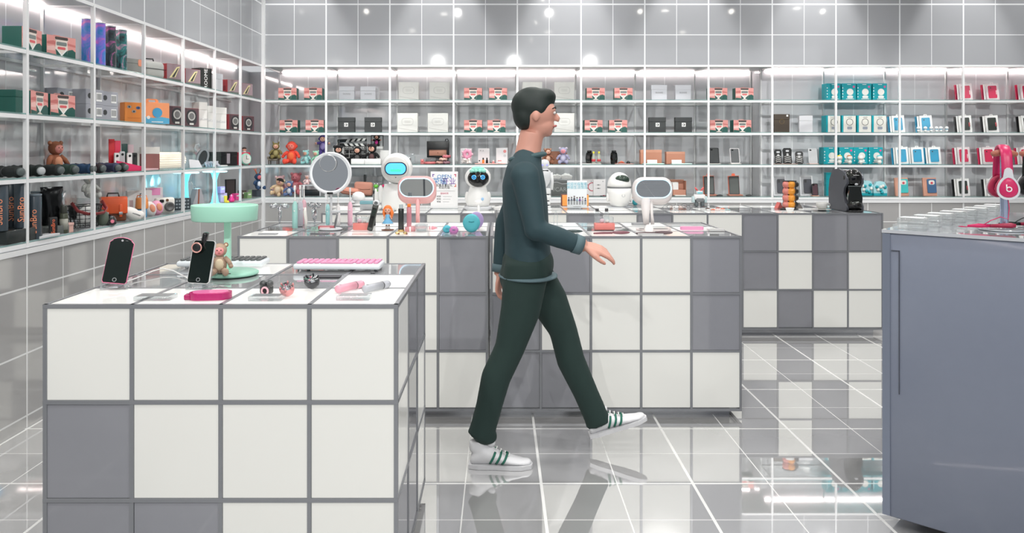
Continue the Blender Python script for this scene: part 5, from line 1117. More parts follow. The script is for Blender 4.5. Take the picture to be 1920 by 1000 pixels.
def toothbrush(hm, h=.23):
    t = E('electric_toothbrush', '', 'toothbrush'); k = h/.23
    MB().lathe([(.012*k,0),(.0145*k,.004),(.0150*k,.09*k),(.0135*k,.128*k),(.008*k,.142*k),(.0055*k,.146*k)], hm, n=20).build('handle', t)
    MB().lathe([(.0055*k,.146*k),(.0042*k,.16*k),(.0032*k,.2*k),(.0036*k,.215*k)], white, n=12).build('neck', t)
    MB().box((-.005*k,-.009*k,.205*k),(.005*k,.003*k,.23*k), white, .002).build('brush_head', t)
    MB().cyl((0,-.0152*k,.095*k), .004*k, .002, white, 'y', 10).build('button', t); return t
mt = C(164,214,206,.35)
for px, py, m_, hh, l in ((553,429,mt,.245,'mint electric toothbrush, first of the group beside the chrome roller'),(563,425,C(196,196,204,.35),.242,'grey electric toothbrush in the middle of the group'),(570,421,C(222,178,188,.35),.235,'dusty pink electric toothbrush at the back of the group'),
                       (614.5,422,C(168,222,222,.35),.195,'pale aqua electric toothbrush under the round mirror'),(634,424,white,.2,'white electric toothbrush right of the round mirror pole'),(656.5,424,C(236,190,206,.35),.225,'light pink electric toothbrush standing alone')):
    put(toothbrush(m_, hh), on(px,py,T2), 0, l)
t = E('brush_holder', 'clear rounded holder tray under the grouped toothbrushes', 'holder', on(562,432,T2)); b = MB(); b.tube([(.03*math.cos(a),.022*math.sin(a),.004) for a in [2*PI*k/20 for k in range(20)]], .004, acryl, 8, closed=True); b.build('ring_base', t)
t = E('razor_wand', 'white slender wand with a flat head leaning by the toothbrushes', 'device', on(573,431,T2), .1); MB().tube([(.0,0,.0),(.002,0,.05),(-.004,0,.1),(-.002,.004,.125)], [(.006,.005),(.011,.009),(.014,.01),(.006,.004)], offw, 12).build('wand_body', t)
# round mirror
t = E('round_mirror', 'large round white-rimmed vanity mirror on a thin pole', 'mirror', on(620,431,T2), 0); Ym = t.location.y; cx_ = (619.5-937)/F*Ym-t.location.x; cz = H-(325-VY)/F*Ym-T2; Rm = 39.5/F*Ym
MB().lathe([(0,0),(.062,0),(.066,.004),(.06,.009),(0,.01)], lgrey, n=36).build('base', t)
MB().cyl((0,.012,.009), .0065, cz-Rm+.01, lgrey, n=14).build('pole', t)
XM = Matrix.Translation((cx_, 0, cz)) @ Matrix.Rotation(PI/2,4,'X')
MB().lathe([(Rm-.009,.009),(Rm-.004,.011),(Rm,.007),(Rm+.001,-.006),(Rm-.004,-.014),(0,-.02)], C(226,228,230,.3), n=60, x=XM, caps=False).build('rim', t)
MB().prism(circ(Rm-.016,60,cx_,cz), -.0065, -.004, mirror).build('mirror_glass', t)
MB().lathe([(Rm-.018,.0066),(Rm-.009,.0112)], M('frosted_ring', (236,240,242), .4, 0, .12), n=60, x=XM, caps=False).build('light_ring', t)
b = MB(); X2 = Matrix.Translation((cx_-.01, -.013, cz+.056)) @ Matrix.Rotation(PI/2,4,'X'); b.lathe([(.040,.0065),(.047,.006),(.049,.003),(.049,-.006)], C(196,198,200,.2,.4), n=40, x=X2); b.prism(circ(.044,40,cx_-.01,cz+.056), -.0205, -.0195, mirror); b.build('magnifier_disc', t)
b = MB(); b.cbox((cx_, -.009, cz-Rm+.006), (.034,.008,.012), black, .002); b.build('switch', t)
# low things
t = E('red_compact', 'dusty red slim case lying under the round mirror', 'case', on(612,431,T2), .1); MB().box((-.045,-.012,0),(.045,.012,.022), C(176,90,96,.35), .006, 3).build('case_shell', t); MB().box((-.035,-.0135,.006),(.02,-.012,.016), C(220,180,180,.3), .001).build('label_plate', t); t.name = 'slim_case'
t = E('razor', 'grey safety razor leaning at the right of the round mirror pole', 'razor', on(629,431,T2)); MB().tube([(-.006,0,.0),(.002,0,.05),(.012,0,.095)], [.004,.006,.004], C(120,122,124,.3,.5), 10).build('handle', t); MB().box((-.02,-.006,.095),(.028,.006,.108), lgrey, .003, x=Matrix.Rotation(.0,4,'Y')).build('razor_head', t)
def clearkit(px, py, l, w=.085):
    t = E('display_kit', l, 'display box', on(px,py,T2)); MB().box((-w/2,-.025,0),(w/2,.025,.038), C(222,130,122,.4), .003).build('pink_base', t); MB().box((-w/2+.006,-.02,.038),(w/2-.006,.02,.075), acryl, .006, 2).build('clear_cover', t)
    MB().ell((-.012,0,.05),(.014,.012,.012), C(226,190,200,.4), 10).ell((.016,0,.048),(.012,.012,.01), offw, 10).build('sponge', t); return t
clearkit(678,431,'coral base with a clear cover, left of the black wand', .09)
t = E('black_wand', 'tilted dark grey thermometer wand with a round silver head', 'device', on(693,433,T2)); X = Matrix.Rotation(.24,4,'Y')
b = MB(); b.x = X; b.box((-.016,-.012,.0),(.016,.012,.155), C(66,70,66,.35), .008, 3); b.build('wand_body', t); b = MB(); b.x = X; b.box((-.011,-.0135,.02),(.011,-.0115,.13), glossblk, .003, 1); b.build('front_strip', t)
b = MB(); b.x = X; b.ell((0,0,.158), (.021,.016,.018), C(206,208,210,.25), 18).ell((0,-.012,.158), (.011,.006,.01), C(120,124,126,.1,.8), 12); b.build('round_head', t)
t = E('black_brush', 'thin black electric toothbrush behind the dark wand', 'toothbrush', on(701,424,T2)); MB().lathe([(.009,0),(.011,.004),(.011,.11),(.005,.12)], black, n=16).build('handle', t); MB().tube([(0,0,.12),(0,0,.2)], [.003,.0025], black, 8).build('neck', t); MB().box((-.004,-.007,.19),(.004,.003,.21), black, .001).build('brush_head', t)
# doll
t = E('doll_figure', 'small doll with long orange hair and a blue dress on a dark disc', 'doll', on(727,432,T2))
MB().lathe([(0,0),(.034,0),(.036,.003),(0,.005)], brown, n=30).build('stand', t)
b = MB(); b.ell((0,-.002,.112), (.019,.017,.018), skin, 18)
for s in (-1,1): b.tube([(s*.006,0,.005),(s*.007,0,.045)], .005, skin, 8); b.tube([(s*.011,0,.085),(s*.022,-.003,.06)], .004, skin, 8)
b.tube([(0,0,.05),(0,0,.1)], [.012,.008], skin, 10); b.build('doll_body', t)
b = MB()
for s in (-1,1): b.ell((s*.0075,-.0175,.113), (.0026,.0015,.0032), black, 8)
b.tube([(-.004,-.0185,.104),(0,-.019,.1025),(.004,-.0185,.104)], .0007, C(170,60,60,.5), 5); b.build('face', t)
b = MB(); hm_ = C(240,124,52,.5); b.ell((0,.004,.12), (.0225,.02,.02), hm_, 18).tube([(-.018,0,.12),(-.022,.002,.095),(-.018,.004,.07)], [.008,.008,.004], hm_, 8).tube([(.018,0,.12),(.024,.002,.095),(.02,.004,.062)], [.008,.01,.004], hm_, 8).ell((0,.012,.09), (.02,.008,.032), hm_, 12); b.build('hair', t)
b = MB(); b.lathe([(.013,.088),(.011,.07),(.02,.055),(.032,.038),(.031,.036)], C(110,176,214,.5), n=20).lathe([(.033,.0385),(.034,.034),(.03,.036)], white, n=20); b.build('dress', t)
b = MB(); b.lathe([(.006,0),(.006,.02)], white, n=12, c=(-.007,0,.004)); b.lathe([(.006,0),(.006,.02)], white, n=12, c=(.007,0,.004)); b.build('socks', t)
# cosmetics
t = E('lipstick_tube', 'black and silver cosmetic tube with gold foot, beside the doll', 'cosmetic tube', on(752,435,T2)); MB().cyl((0,0,.012), .0155, .115, C(44,46,46,.2), n=20, bev=.002).build('tube_body', t); MB().lathe([(.018,0),(.018,.012),(.0155,.013)], C(214,180,120,.2,.9), n=20).build('gold_foot', t); MB().cyl((0,0,.127), .011, .022, clear('cap_clear',(220,226,228),.3,.03,.3), n=16).build('clear_cap', t)
for dx, l in ((-.02,'left'),(.022,'right')): solo('gold_charm', MB().ell((0,0,.008),(.012,.008,.008), C(226,196,140,.2,.8), 10).ell((.008,-.004,.004),(.006,.005,.004), C(110,60,44,.5), 8), (on(752,440,T2)[0]+dx, on(752,440,T2)[1], T2), 'small gold charm at the %s of the black cosmetic tube' % l, 'charm')
def pinktube(px, py, h, l, r=.0135, m_=C(196,130,140,.35), orangecap=False):
    t = E('pink_tube', l, 'cosmetic tube', on(px,py,T2)); MB().cyl((0,0,0), r, h, m_, n=20, bev=.002).build('tube_body', t); MB().cyl((0,0,h), r*.8, .018, orange if orangecap else m_, n=16, bev=.003).build('cap', t); return t
pinktube(767,430,.125,'tall dusty pink tube with an orange cap beside the oval pink mirror', orangecap=True)
t = E('pink_roll', 'dusty pink roll lying at the foot of the pink mirror', 'roll', on(769,435,T2), .1); MB().lathe([(.0,-.028),(.012,-.028),(.0135,-.025),(.0135,.025),(.012,.028),(0,.028)], C(196,134,138,.5), n=18, x=Matrix.Translation((0,0,.0135)) @ Matrix.Rotation(PI/2,4,'Y')).build('roll_body', t); MB().lathe([(.0138,-.004),(.0138,.004)], white, n=18, x=Matrix.Translation((0,0,.0135)) @ Matrix.Rotation(PI/2,4,'Y')).build('paper_band', t)
t = E('glass_jar', 'clear low jar with grey contents before the pink mirror', 'jar', on(790,435,T2)); MB().lathe([(.0,.0),(.03,0),(.034,.006),(.036,.04),(.034,.042),(.03,.038),(.029,.006)], acryl, n=28).build('jar_wall', t); MB().lathe([(0,.004),(.027,.004),(.027,.014),(0,.016)], C(180,182,184,.4), n=24).build('contents', t)
t = E('pink_cone', 'small pink cone-tipped item lying right of the clear jar', 'cosmetic', on(812,431,T2), 0); MB().lathe([(.0,0),(.008,.0),(.01,.004),(.01,.022),(.002,.044)], C(220,150,160,.4), n=16, x=Matrix.Translation((-.02,0,.01)) @ Matrix.Rotation(PI/2,4,'Y')).build('cone_body', t); MB().lathe([(.0103,.006),(.0103,.010)], white, n=16, x=Matrix.Translation((-.02,0,.01)) @ Matrix.Rotation(PI/2,4,'Y')).build('paper_band', t)
# oval mirrors with a light ring
ringm = M('mirror_light_ring', (200,232,246), .3, 0, 1.1, ecol=(170,226,255))
def ovalmirror(w, h, bodym, Yd, cz, name, label, loc, poles, basefn):
    t = E('vanity_mirror', label, 'mirror', loc)
    o1 = rr(w,h,h*.46,8,0,cz); o2 = rr(w-.012,h-.012,h*.44,8,0,cz); o3 = rr(w-.022,h-.022,h*.42,8,0,cz)
    b = MB(); tl = Matrix.Translation((0,0,cz)) @ Matrix.Rotation(.10,4,'X') @ Matrix.Translation((0,0,-cz)); b.x = tl
    ob = rr(w*1.06,h*1.32,h*.5,8,0,cz-h*.15); n = len(o1)
    vs = [(p[0],-.0,p[1]) for p in o1]+[(p[0],.03,p[1]) for p in ob]+[(p[0]*.8,.05,cz+(p[1]-cz)*.8) for p in ob]
    fs = [(i,i+n,(i+1)%n+n,(i+1)%n) for i in range(n)]+[(i+n,i+2*n,(i+1)%n+2*n,(i+1)%n+n) for i in range(n)]+[tuple(range(2*n,3*n))[::-1],tuple(range(n))]
    b.add(vs, fs, bodym, True); b.build('mirror_housing', t)
    b = MB(); b.x = tl; b.prism(o3, -.003, -.0005, mirror); b.build('mirror_glass', t)
    b = MB(); b.x = tl; b.frame(o2, o3, -.0045, -.0003, ringm); b.build('light_ring', t)
    for k, (x0, x1_, r) in enumerate(poles): MB().tube([(x0,.02,.03),(x0*.5+x1_*.5,.022,(cz-h*.5)*.5),(x1_,.025,cz-h*.45)], r, bodym, 14).build('pole', t)
    basefn(t); return t
Yo = on(785,428,T2)[1]; k_ = Yo/F; czp = H-(352-VY)*k_-T2
ovalmirror(69*k_, 40*k_, C(238,184,182,.35), 0, czp, '', 'pink oval vanity mirror with a glowing white ring, middle counter', ((781-937)*k_, Yo, T2+.0005), [(.005,.005,[(.0165,.012)]*3)],
    lambda t: MB().prism(rr(.11,.08,.038,8), 0, .01, C(238,184,182,.35), x=Matrix.Rotation(PI/2,4,'X')).build('base', t))
Yo = on(1225,432,T2)[1]; k_ = Yo/F; czw = H-(354-VY)*k_-T2
ovalmirror(72*k_, 40*k_, C(232,226,224,.35), 0, czw, '', 'white oval vanity mirror with a glowing blue-white ring', ((1225-937)*k_, Yo, T2+.0005), [(-.035,-.04,[.016,.02,.03]), (-.0,-.008,[.010,.008,.010])],
    lambda t: (MB().prism(rr(.19,.10,.045,8), 0, .008, C(214,204,202,.4), x=Matrix.Rotation(PI/2,4,'X')).build('base', t), MB().prism(rr(.16,.08,.035,8), .008, .0095, C(150,146,146,.3), x=Matrix.Rotation(PI/2,4,'X')).build('base_inlay', t), MB().cyl((-.035,-.03,.012), .024, .03, C(236,232,230,.35), 'y', 24, bev=.004).build('side_dial', t)))
for x in list(bpy.data.objects):
    pass
# cleansing balls and brushes
def cleanser(m_, r, h, px, py, l, dy=0):
    t = E('facial_cleanser', l, 'cleansing brush', on(px,py,T2)); 
    o_ = [(r*math.cos(a)*(1-.12*max(0,math.sin(-a))), h*.52+h*.5*math.sin(a)) for a in [2*PI*k/32 for k in range(32)]]; o_ = [(x, max(.002, z)) for x, z in o_][::-1]
    b = MB(); n = 32; cs = (0, h*.5)
    vs = []; fs = []
    for y, s in ((-.016,.55),(-.013,.85),(-.006,1),(.006,1),(.013,.85),(.016,.55)): vs += [(p[0]*s, y, cs[1]+(p[1]-cs[1])*s) for p in o_]
    for q in range(5): fs += [(q*n+i,(q+1)*n+i,(q+1)*n+(i+1)%n,q*n+(i+1)%n) for i in range(n)]
    fs += [tuple(range(n)), tuple(range(5*n,6*n))[::-1]]
    b.add(vs, fs, m_, True); b.build('silicone_body', t)
    b = MB(); b.tube([(-r*.3,-.0165,h*.62),(0,-.0175,h*.6),(r*.3,-.0165,h*.62)], .0016, C(int(20),130,140,.4), 6); b.build('button_line', t)
    MB().box((-r*.45,-.012,0),(r*.45,.012,.004), acryl, .001).build('clear_foot', t); return t
cleanser(C(90,190,200,.5), .047, .100, 884,437,'large aqua facial cleansing brush at the end of the counter')
cleanser(C(170,150,196,.5), .042, .098, 893,431,'lilac cleansing brush behind the large aqua one')
cleanser(C(80,178,194,.5), .022, .043, 838,438,'small aqua round cleanser beside the pink one')
cleanser(C(206,130,190,.5), .024, .046, 851,441,'small pink-violet round cleanser before the aqua one')
t = E('handheld_brush', 'white handled brush with a magenta grip behind the aqua cleanser', 'brush', on(898,424,T2)); MB().tube([(0,0,.0),(0,0,.06)], [.008,.008], C(150,30,90,.4), 12).build('grip', t); MB().tube([(0,0,.06),(-.003,0,.13)], [.008,.0075], white, 12).build('handle', t); MB().ell((-.003,-.003,.14), (.024,.012,.014), white, 14).build('brush_head', t)
def plate(w, d, h, m_, px, py, l, z=T2, cat='tray', name='display_tray', rz=0): return solo(name, MB().prism(rr(w,d,min(w,d)*.2,4), -h, 0, m_, x=Matrix.Rotation(-PI/2,4,'X')), on(px,py,z), l, cat, rz)
plate(.13,.05,.008,white,515,437,'white flat tray under the left face roller')
plate(.10,.035,.006,mgrey,503,440,'thin grey card at the corner left of the toothbrushes', cat='card', name='label_card')
plate(.10,.05,.004,C(120,122,126,.2),600,438,'dark glossy card before the slim red case', cat='card', name='label_card')
plate(.11,.03,.004,C(206,180,176,.3),680,440,'thin pinkish card before the coral display box', cat='card', name='label_card')
plate(.12,.08,.010,acryl,852,443,'clear low plate under the small round cleansers')
# ---------------- middle counter, right block
t = clearkit(1133,431,'coral box with a clear cover holding two silver-capped bottles', .112)
for k, px in enumerate((1122,1140)):
    oo = on(px,428,T2); u = E('mini_bottle', 'small clear bottle with a silver cap, %s one behind the coral box' % ('left','right')[k], 'bottle', (oo[0], oo[1]+.06, T2+.0005)); MB().lathe([(.014,0),(.016,.003),(.016,.075),(.008,.09)], acryl, n=18).build('bottle_body', u); MB().cyl((0,0,.09), .01, .018, C(110,110,112,.2,.9), n=16, bev=.002).build('cap', u)
def hairbrush(px, py, rz, m_, l, hm=None):
    t = E('hair_brush', l, 'brush', on(px,py,T2), rz); X = Matrix.Rotation(PI/2,4,'Y')
    MB().tube([(-.1,0,.006),(-.05,0,.008),(0,0,.008)], [(.003,.004),(.006,.006),(.006,.005)], m_, 10).build('handle', t); MB().ell((.045,0,.010),(.05,.022,.009), hm or m_, 18).build('brush_head', t); return t
hairbrush(1060,437,-.12,C(44,62,62,.3),'dark teal brush lying beside the hand of the person'); hairbrush(1148,440,.03,C(120,70,80,.4),'thin dusky red brush lying before the coral box'); hairbrush(1228,440,-.05,C(90,70,74,.4),'dark brown brush lying before the white mirror')
plate(.13,.05,.008,C(190,190,190,.2),1220,441,'grey-rimmed oval dish before the white mirror', cat='dish', name='oval_dish')
t = E('hair_straightener', 'pink flat hair tool lying at the right end of the counter', 'hair tool', on(1297,431,T2), -.05); MB().prism(rr(.13,.036,.014,6), -.016, 0, C(222,150,186,.35), x=Matrix.Rotation(-PI/2,4,'X')).build('tool_body', t); MB().prism(rr(.12,.028,.012,6), -.0185, -.016, C(236,176,204,.3), x=Matrix.Rotation(-PI/2,4,'X')).build('upper_plate', t)
plate(.09,.06,.010,C(206,206,204,.3),1342,433,'grey flat box right of the pink hair tool', cat='box', name='flat_box')
plate(.16,.05,.008,white,1140,426,'white strip tray at the back edge, behind the coral box')
plate(.10,.05,.012,mgrey,1200,422,'grey low block at the back edge beside the white mirror', cat='block', name='display_block')
t = E('curved_stand', 'thin clear arched stand beside the walking person', 'stand', on(1042,424,T2)); MB().tube([(-.012,0,0),(-.008,0,.06),(0,0,.09),(.01,0,.06),(.008,0,0)], .004, acryl, 8).build('arch', t); MB().box((-.04,-.02,0),(.04,.02,.004), acryl).build('base_plate', t)
# ---------------- far counters
def o3(px, py): return on(px, py, T3)
# robot with blue screen
oo = o3(738,394.5); Yr1 = oo[1]; k_ = Yr1/F
t = E('screen_robot', 'white robot with a round head and glowing blue screen, far counter', 'robot', oo, .05); wh = C(232,232,230,.3)
bz = lambda py: H-(py-VY)*k_-T3
b = MB(); b.lathe([(.07,0),(.088,.01),(.095,.05),(.09,.14),(.07,bz(345))], wh, n=36, sc=(1,.8)); b.build('robot_body', t)
hz = bz(316); hr = 29.5*k_; hx_ = (744-738)*k_
b = MB(); b.ell((hx_,0,hz), (hr,hr*.82,hr*.98), wh, 32); b.build('head', t)
XH = Matrix.Translation((hx_,-hr*.84,hz)) @ Matrix.Rotation(PI/2,4,'X')
MB().lathe([(0,.0),(hr*.70,.0),(hr*.77,-.01),(hr*.8,-.035)], C(216,214,210,.35), n=44, x=XH).build('face_plate', t)
b = MB(); b.x = Matrix.Translation((hx_,-hr*.84,hz)); b.prism(rr(41*k_,24*k_,11.5*k_,8), -.003, 0, C(30,50,70,.2)); b.build('screen_bezel', t)
b = MB(); b.x = Matrix.Translation((hx_,-hr*.84-.003,hz)); b.prism(rr(37*k_,20.5*k_,10*k_,8), -.0015, 0, M('blue_screen', (90,190,250), .2, 0, .75, ecol=(80,190,255))); b.prism(rr(20*k_,5*k_,.005,3,0,-.014), -.0022, -.001, M('screen_green', (70,210,180), .3, 0, .6)); b.box((-.03,-.0022,-.012),(-.026,-.001,.006), M('screen_green')); b.prism(rr(.02,.014,.005,3,.02,-.008), -.0024, -.001, M('screen_green')); b.build('screen', t)
for s in (-1,1): MB().ell((s*.1,0,.13), (.022,.03,.07), wh, 14).build('arm', t)
MB().cyl((hx_-.0,-hr*.84,hz-hr*.55), .004, .003, dgrey, 'y', 10).build('camera_dot', t)
# hair dryer (white head), blue box, sofa-like items
t = E('white_speaker', 'white bell-shaped speaker left of the blue-screen robot', 'speaker', o3(672,386)); MB().lathe([(.05,0),(.055,.006),(.05,.012),(.03,.016),(.03,.03),(.052,.05),(.056,.08),(.045,.105),(.02,.118),(0,.12)], wh, n=28).build('speaker_body', t); MB().lathe([(.057,.05),(.0575,.056)], lgrey, n=28).build('trim_ring', t)
t = E('blue_lid_box', 'grey box with a blue-green lid left of the blue-screen robot', 'box', o3(688,394)); MB().box((-.055,0,0),(.055,.06,.045), C(176,178,180,.4), .002).build('box_body', t); MB().box((-.057,-.002,.045),(.057,.062,.07), C(120,168,178,.4), .003).build('lid', t); t.name = 'lidded_box'
t = E('white_ear_speaker', 'white oval handheld fan left of the blue-screen robot body', 'fan', o3(706,394)); MB().ell((0,0,.105),(.03,.02,.042), wh, 18).build('fan_head', t); MB().cyl((0,0,0), .012, .075, wh, n=14).build('handle', t); MB().cyl((0,0,0), .026, .006, wh, n=18).build('base', t); t.name = 'handheld_fan'
for px, py, w, d, h, l in ((640,390,.16,.1,.012,'white flat box on the far counter behind the toothbrushes'),(700,388,.12,.1,.014,'white flat box behind the lidded box')): plate(w,d,h,white,px,py,l,z=T3,cat='box',name='flat_box')
# OPEN sign
oo = o3(833,392); k_ = oo[1]/F; sw = 51*k_; sh = 70*k_
t = E('counter_sign', 'white upright sign with coloured OPEN lettering, far counter', 'sign', oo); MB().box((-sw/2,0,.006),(sw/2,.006,sh), C(238,238,238,.35), .001, 1).build('sign_board', t)
b = MB(); bl_ = C(60,130,190,.5); rd_ = C(200,60,100,.5); prp = C(120,70,170,.5); y = -.0008
b.text('OPEN', sh*.15, bl_, at(0,y,sh*.86,FRONT)); b.text('荣耀', sh*.19, bl_, at(-sw*.17,y,sh*.73,FRONT)); b.text('开业', sh*.19, prp, at(sw*.17,y,sh*.73,FRONT))
b.text('优惠多重好礼', sh*.075, charc, at(0,y,sh*.625,FRONT)); b.text('欢迎光临', sh*.075, charc, at(0,y,sh*.565,FRONT))
for sx, sz, c_ in ((-1,.92,prp),(1,.92,rd_),(-1,.6,rd_),(1,.6,C(230,120,90,.5))):
    b.box((min(sx*sw*.36,sx*sw*.44),y-.0006,sh*sz-.003),(max(sx*sw*.36,sx*sw*.44),0,sh*sz+.003), c_); b.box((sx*sw*.42-.003,y-.0006,sh*(sz-.06 if sz > .8 else sz)),(sx*sw*.42+.003,0,sh*(sz if sz > .8 else sz+.06)), c_)
b.box((-sw*.4,y-.0004,sh*.478),(sw*.4,0,sh*.482), charc)
b.text('活动时间', sh*.055, rd_, at(0,y,sh*.41,FRONT))
for q, zz in enumerate((.33,.26,.19)): b.text('时间' if q < 2 else '地址', sh*.055, charc, at(-sw*.2,y,sh*zz,FRONT)); b.box((-sw*.05,y-.0004,sh*zz-.001),(sw*(.28-.05*q),0,sh*zz+.001), mgrey)
b.build('printed_lettering', t); MB().box((-sw*.5,-.03,0),(sw*.5,.04,.006), acryl, .001).build('clear_foot', t)
# robot with ring eyes
oo = o3(896,394); k_ = oo[1]/F; bz = lambda py: H-(py-VY)*k_-T3
t = E('ring_eyed_robot', 'white robot with black face, blue ring eyes and a mint fringe', 'robot', oo, .05)
MB().lathe([(0,0),(.10,0),(.112,.012),(.108,.026),(.08,.03),(0,.03)], lgrey, n=36, sc=(1,.75)).build('base', t)
b = MB(); b.lathe([(.085,.03),(.095,.06),(.088,.1),(.066,bz(352)),(.06,bz(348))], wh, n=32, sc=(1,.75)); b.build('robot_body', t)
hz = bz(333); b = MB(); b.ell((0,0,hz), (24.5*k_,.075,21*k_), wh, 28); b.build('head', t)
MB().ell((.002,-.045,hz-.004), (20*k_,.04,16.5*k_), glossblk, 28).build('face_screen', t)
eb = M('ring_eye_blue', (60,150,220), .3, 0, .6, ecol=(90,190,255))
for s in (-1,1): b = MB(); b.tube([(s*8.2*k_+.002+.0145*math.cos(a),-.0835,hz+.004+.0145*math.sin(a)) for a in [2*PI*k/20 for k in range(20)]], .0038, eb, 8, closed=True).ell((s*8.2*k_+.002,-.082,hz+.004), .006, eb, 10); b.build('ring_eye', t)
b = MB()
for x0 in (-.045,-.018,.016,.043): b.ell((x0,-.05,hz+.052), (.022,.034,.016), C(150,222,204,.4), 14)
b.ell((0,-.01,hz+.068),(.055,.05,.02),C(150,222,204,.4),16); b.build('mint_fringe', t)
MB().ell((.035,-.066,.09), (.011,.006,.013), C(160,200,236,.3), 12).build('chest_badge', t)
for s in (-1,1): MB().ell((s*.085,0,.1),(.018,.026,.045), wh, 12).build('arm', t)
# white bar beside
plate(.3,.12,.02,white,960,393,'white low block behind the walking person, far counter',z=T3,cat='block',name='display_block')
# humanoid robot
oo = o3(1021,394); k_ = oo[1]/F; bz = lambda py: H-(py-VY)*k_-T3
t = E('humanoid_robot', 'slim white humanoid robot with violet eyes beside the cloud sign', 'robot', oo)
b = MB(); b.lathe([(.0,bz(354)),(.018,bz(351)),(.04,bz(342)),(.052,bz(330)),(.05,bz(322)),(.03,bz(318)),(.02,bz(316))], C(220,222,224,.3), n=24, sc=(1,.7)); b.build('torso', t)
b = MB(); b.lathe([(0,bz(322)),(.018,bz(318)),(.04,bz(309)),(.036,bz(303)),(.02,bz(300)),(0,bz(299))], C(226,228,230,.3), n=24, sc=(1,.8)); b.build('head', t)
eb2 = M('violet_eye', (140,140,250), .3, 0, 1.2, ecol=(120,120,255))
for s in (-1,1): MB().ell((s*.017,-.026,bz(309.5)), (.009,.004,.006), eb2, 10).build('eye', t)
for s in (-1,1):
    for z0, z1_, r_ in ((bz(353),bz(364),.02),(bz(366),bz(376),.022),(bz(378),bz(384),.018),(bz(386),bz(391),.02)): MB().box((s*.028-r_,-.018,z1_),(s*.028+r_,.018,z0), C(224,226,226,.35), .008, 2).build('leg_segment', t)
    MB().tube([(s*.028,0,.02),(s*.028,0,bz(354))], .009, C(60,62,66,.4), 8).build('leg_joint', t); MB().box((s*.03-.024,-.045,0),(s*.03+.024,.03,.016), C(220,222,222,.35), .006, 2).build('foot', t)
    MB().tube([(s*.05,0,bz(324)),(s*.062,0,bz(340)),(s*.056,-.01,bz(356))], [.014,.012,.011], C(224,226,226,.35), 10).build('arm', t)
MB().box((-.03,-.03,bz(321.5)),(.03,-.02,bz(319)), black, .003).build('collar', t)
# orange book blocks and people sign
for dx, l in ((1059,'left'),(1097,'right')):
    t = E('orange_speaker', 'orange block with brown back, %s of the people sign' % l, 'box', o3(dx,387)); MB().box((-.03,0,0),(.03,.05,.1), C(120,72,58,.5), .004).build('back_block', t); MB().box((-.022,-.006,.004),(.03,0,.094), C(240,156,76,.5), .004).build('orange_front', t); t.name = 'orange_block'
oo = o3(1082,391); k_ = oo[1]/F; sw = 37*k_; sh = 52*k_
t = E('counter_sign', 'white sign with teal heading and a row of standing people drawn', 'sign', oo); MB().box((-sw/2,0,.004),(sw/2,.006,sh), C(236,240,242,.35), .001, 1).build('sign_board', t)
b = MB(); tc_ = C(90,180,200,.5); b.text('欢迎光临智能', sh*.125, tc_, at(0,-.0008,sh*.87,FRONT)); b.text('体验生活馆店', sh*.125, tc_, at(0,-.0008,sh*.75,FRONT)); b.build('teal_heading', t)
random.seed(11)
for k in range(7):
    x0 = -sw*.42+sw*.14*k; hh_ = sh*(.3+.1*random.random()); cc = (C(70,80,110,.6),C(110,116,130,.6),C(90,90,96,.6),C(140,170,190,.6),C(120,80,150,.6),C(190,180,190,.6))[k % 6]
    b = MB(); b.prism([(x0-.008,.06),(x0-.010,hh_*.75),(x0-.005,hh_),(x0+.005,hh_),(x0+.010,hh_*.75),(x0+.008,.06)][::-1], -.0012, 0, cc); b.prism(circ(.006,10,x0,hh_+.008), -.0014, 0, C(90,70,64,.6)); b.box((x0-.006,-.001,.03),(x0-.002,0,.062), charc); b.box((x0+.002,-.001,.03),(x0+.006,0,.062), charc); b.build('drawn_figure', t)
b = MB(); b.box((-sw*.2,-.001,sh*.06),(sw*.2,0,sh*.07), mgrey); b.build('footer_line', t); MB().box((-sw*.5,-.03,0),(sw*.5,.03,.004), acryl).build('clear_foot', t)
# egg robot
oo = o3(1161,388); k_ = oo[1]/F; bz = lambda py: H-(py-VY)*k_-T3
t = E('egg_robot', 'white egg-shaped robot with a dark oval visor on the far counter', 'robot', (oo[0],oo[1],oo[2]+.0035)); R_ = 22.5*k_; zj = bz(352); zt = bz(324)
b = MB(); b.lathe([(.0,0),(R_*.6,.0),(R_*.72,.012),(R_*.9,.05),(R_*.99,.1),(R_,zj-.008)], wh, n=40); b.build('lower_body', t)
b = MB(); b.lathe([(R_*.99,zj-.008),(R_*1.0,zj-.004),(R_*1.0,zj+.004),(R_*.99,zj+.006)], C(120,122,124,.3), n=40); b.build('waist_band', t)
b = MB(); b.lathe([(R_*math.cos(a), zj+.006+(zt-zj-.006)*math.sin(a)) for a in [PI/2*q/10 for q in range(11)]], wh, n=40); b.build('head_dome', t)
MB().ell((.012,-R_*.5,zj+.062), (R_*.66,R_*.42,.042), M('visor_glass', (20,46,34), .08, 0, coat=1), 26).build('visor', t)
b = MB(); b.tube([(.02+.012*math.cos(a),-R_*.985,.095+.012*math.sin(a)) for a in [PI*.75+1.5*PI*k/14 for k in range(15)]], .0014, mgrey, 6); b.build('power_mark', t)
for s in (-1,1): MB().ell((s*R_*.96,0,.075),(.012,.03,.042), wh, 12).build('side_wing', t)
plate(.2,.13,.003,C(196,200,206,.3),1161,388,'grey-white mat under the egg robot',z=T3,cat='mat',name='display_mat')
t = E('toy_figure', 'small orange and teal toy figure between egg robot and white mirror', 'figurine', o3(1191,386)); MB().ell((0,0,.03),(.026,.02,.03), C(50,150,160,.5), 12).build('body', t); MB().ell((-.008,0,.078),(.024,.02,.022), C(240,140,60,.5), 14).build('head', t); MB().tube([(.01,0,.04),(.03,-.004,.03)], .007, C(50,60,64,.5), 8).build('arm', t)
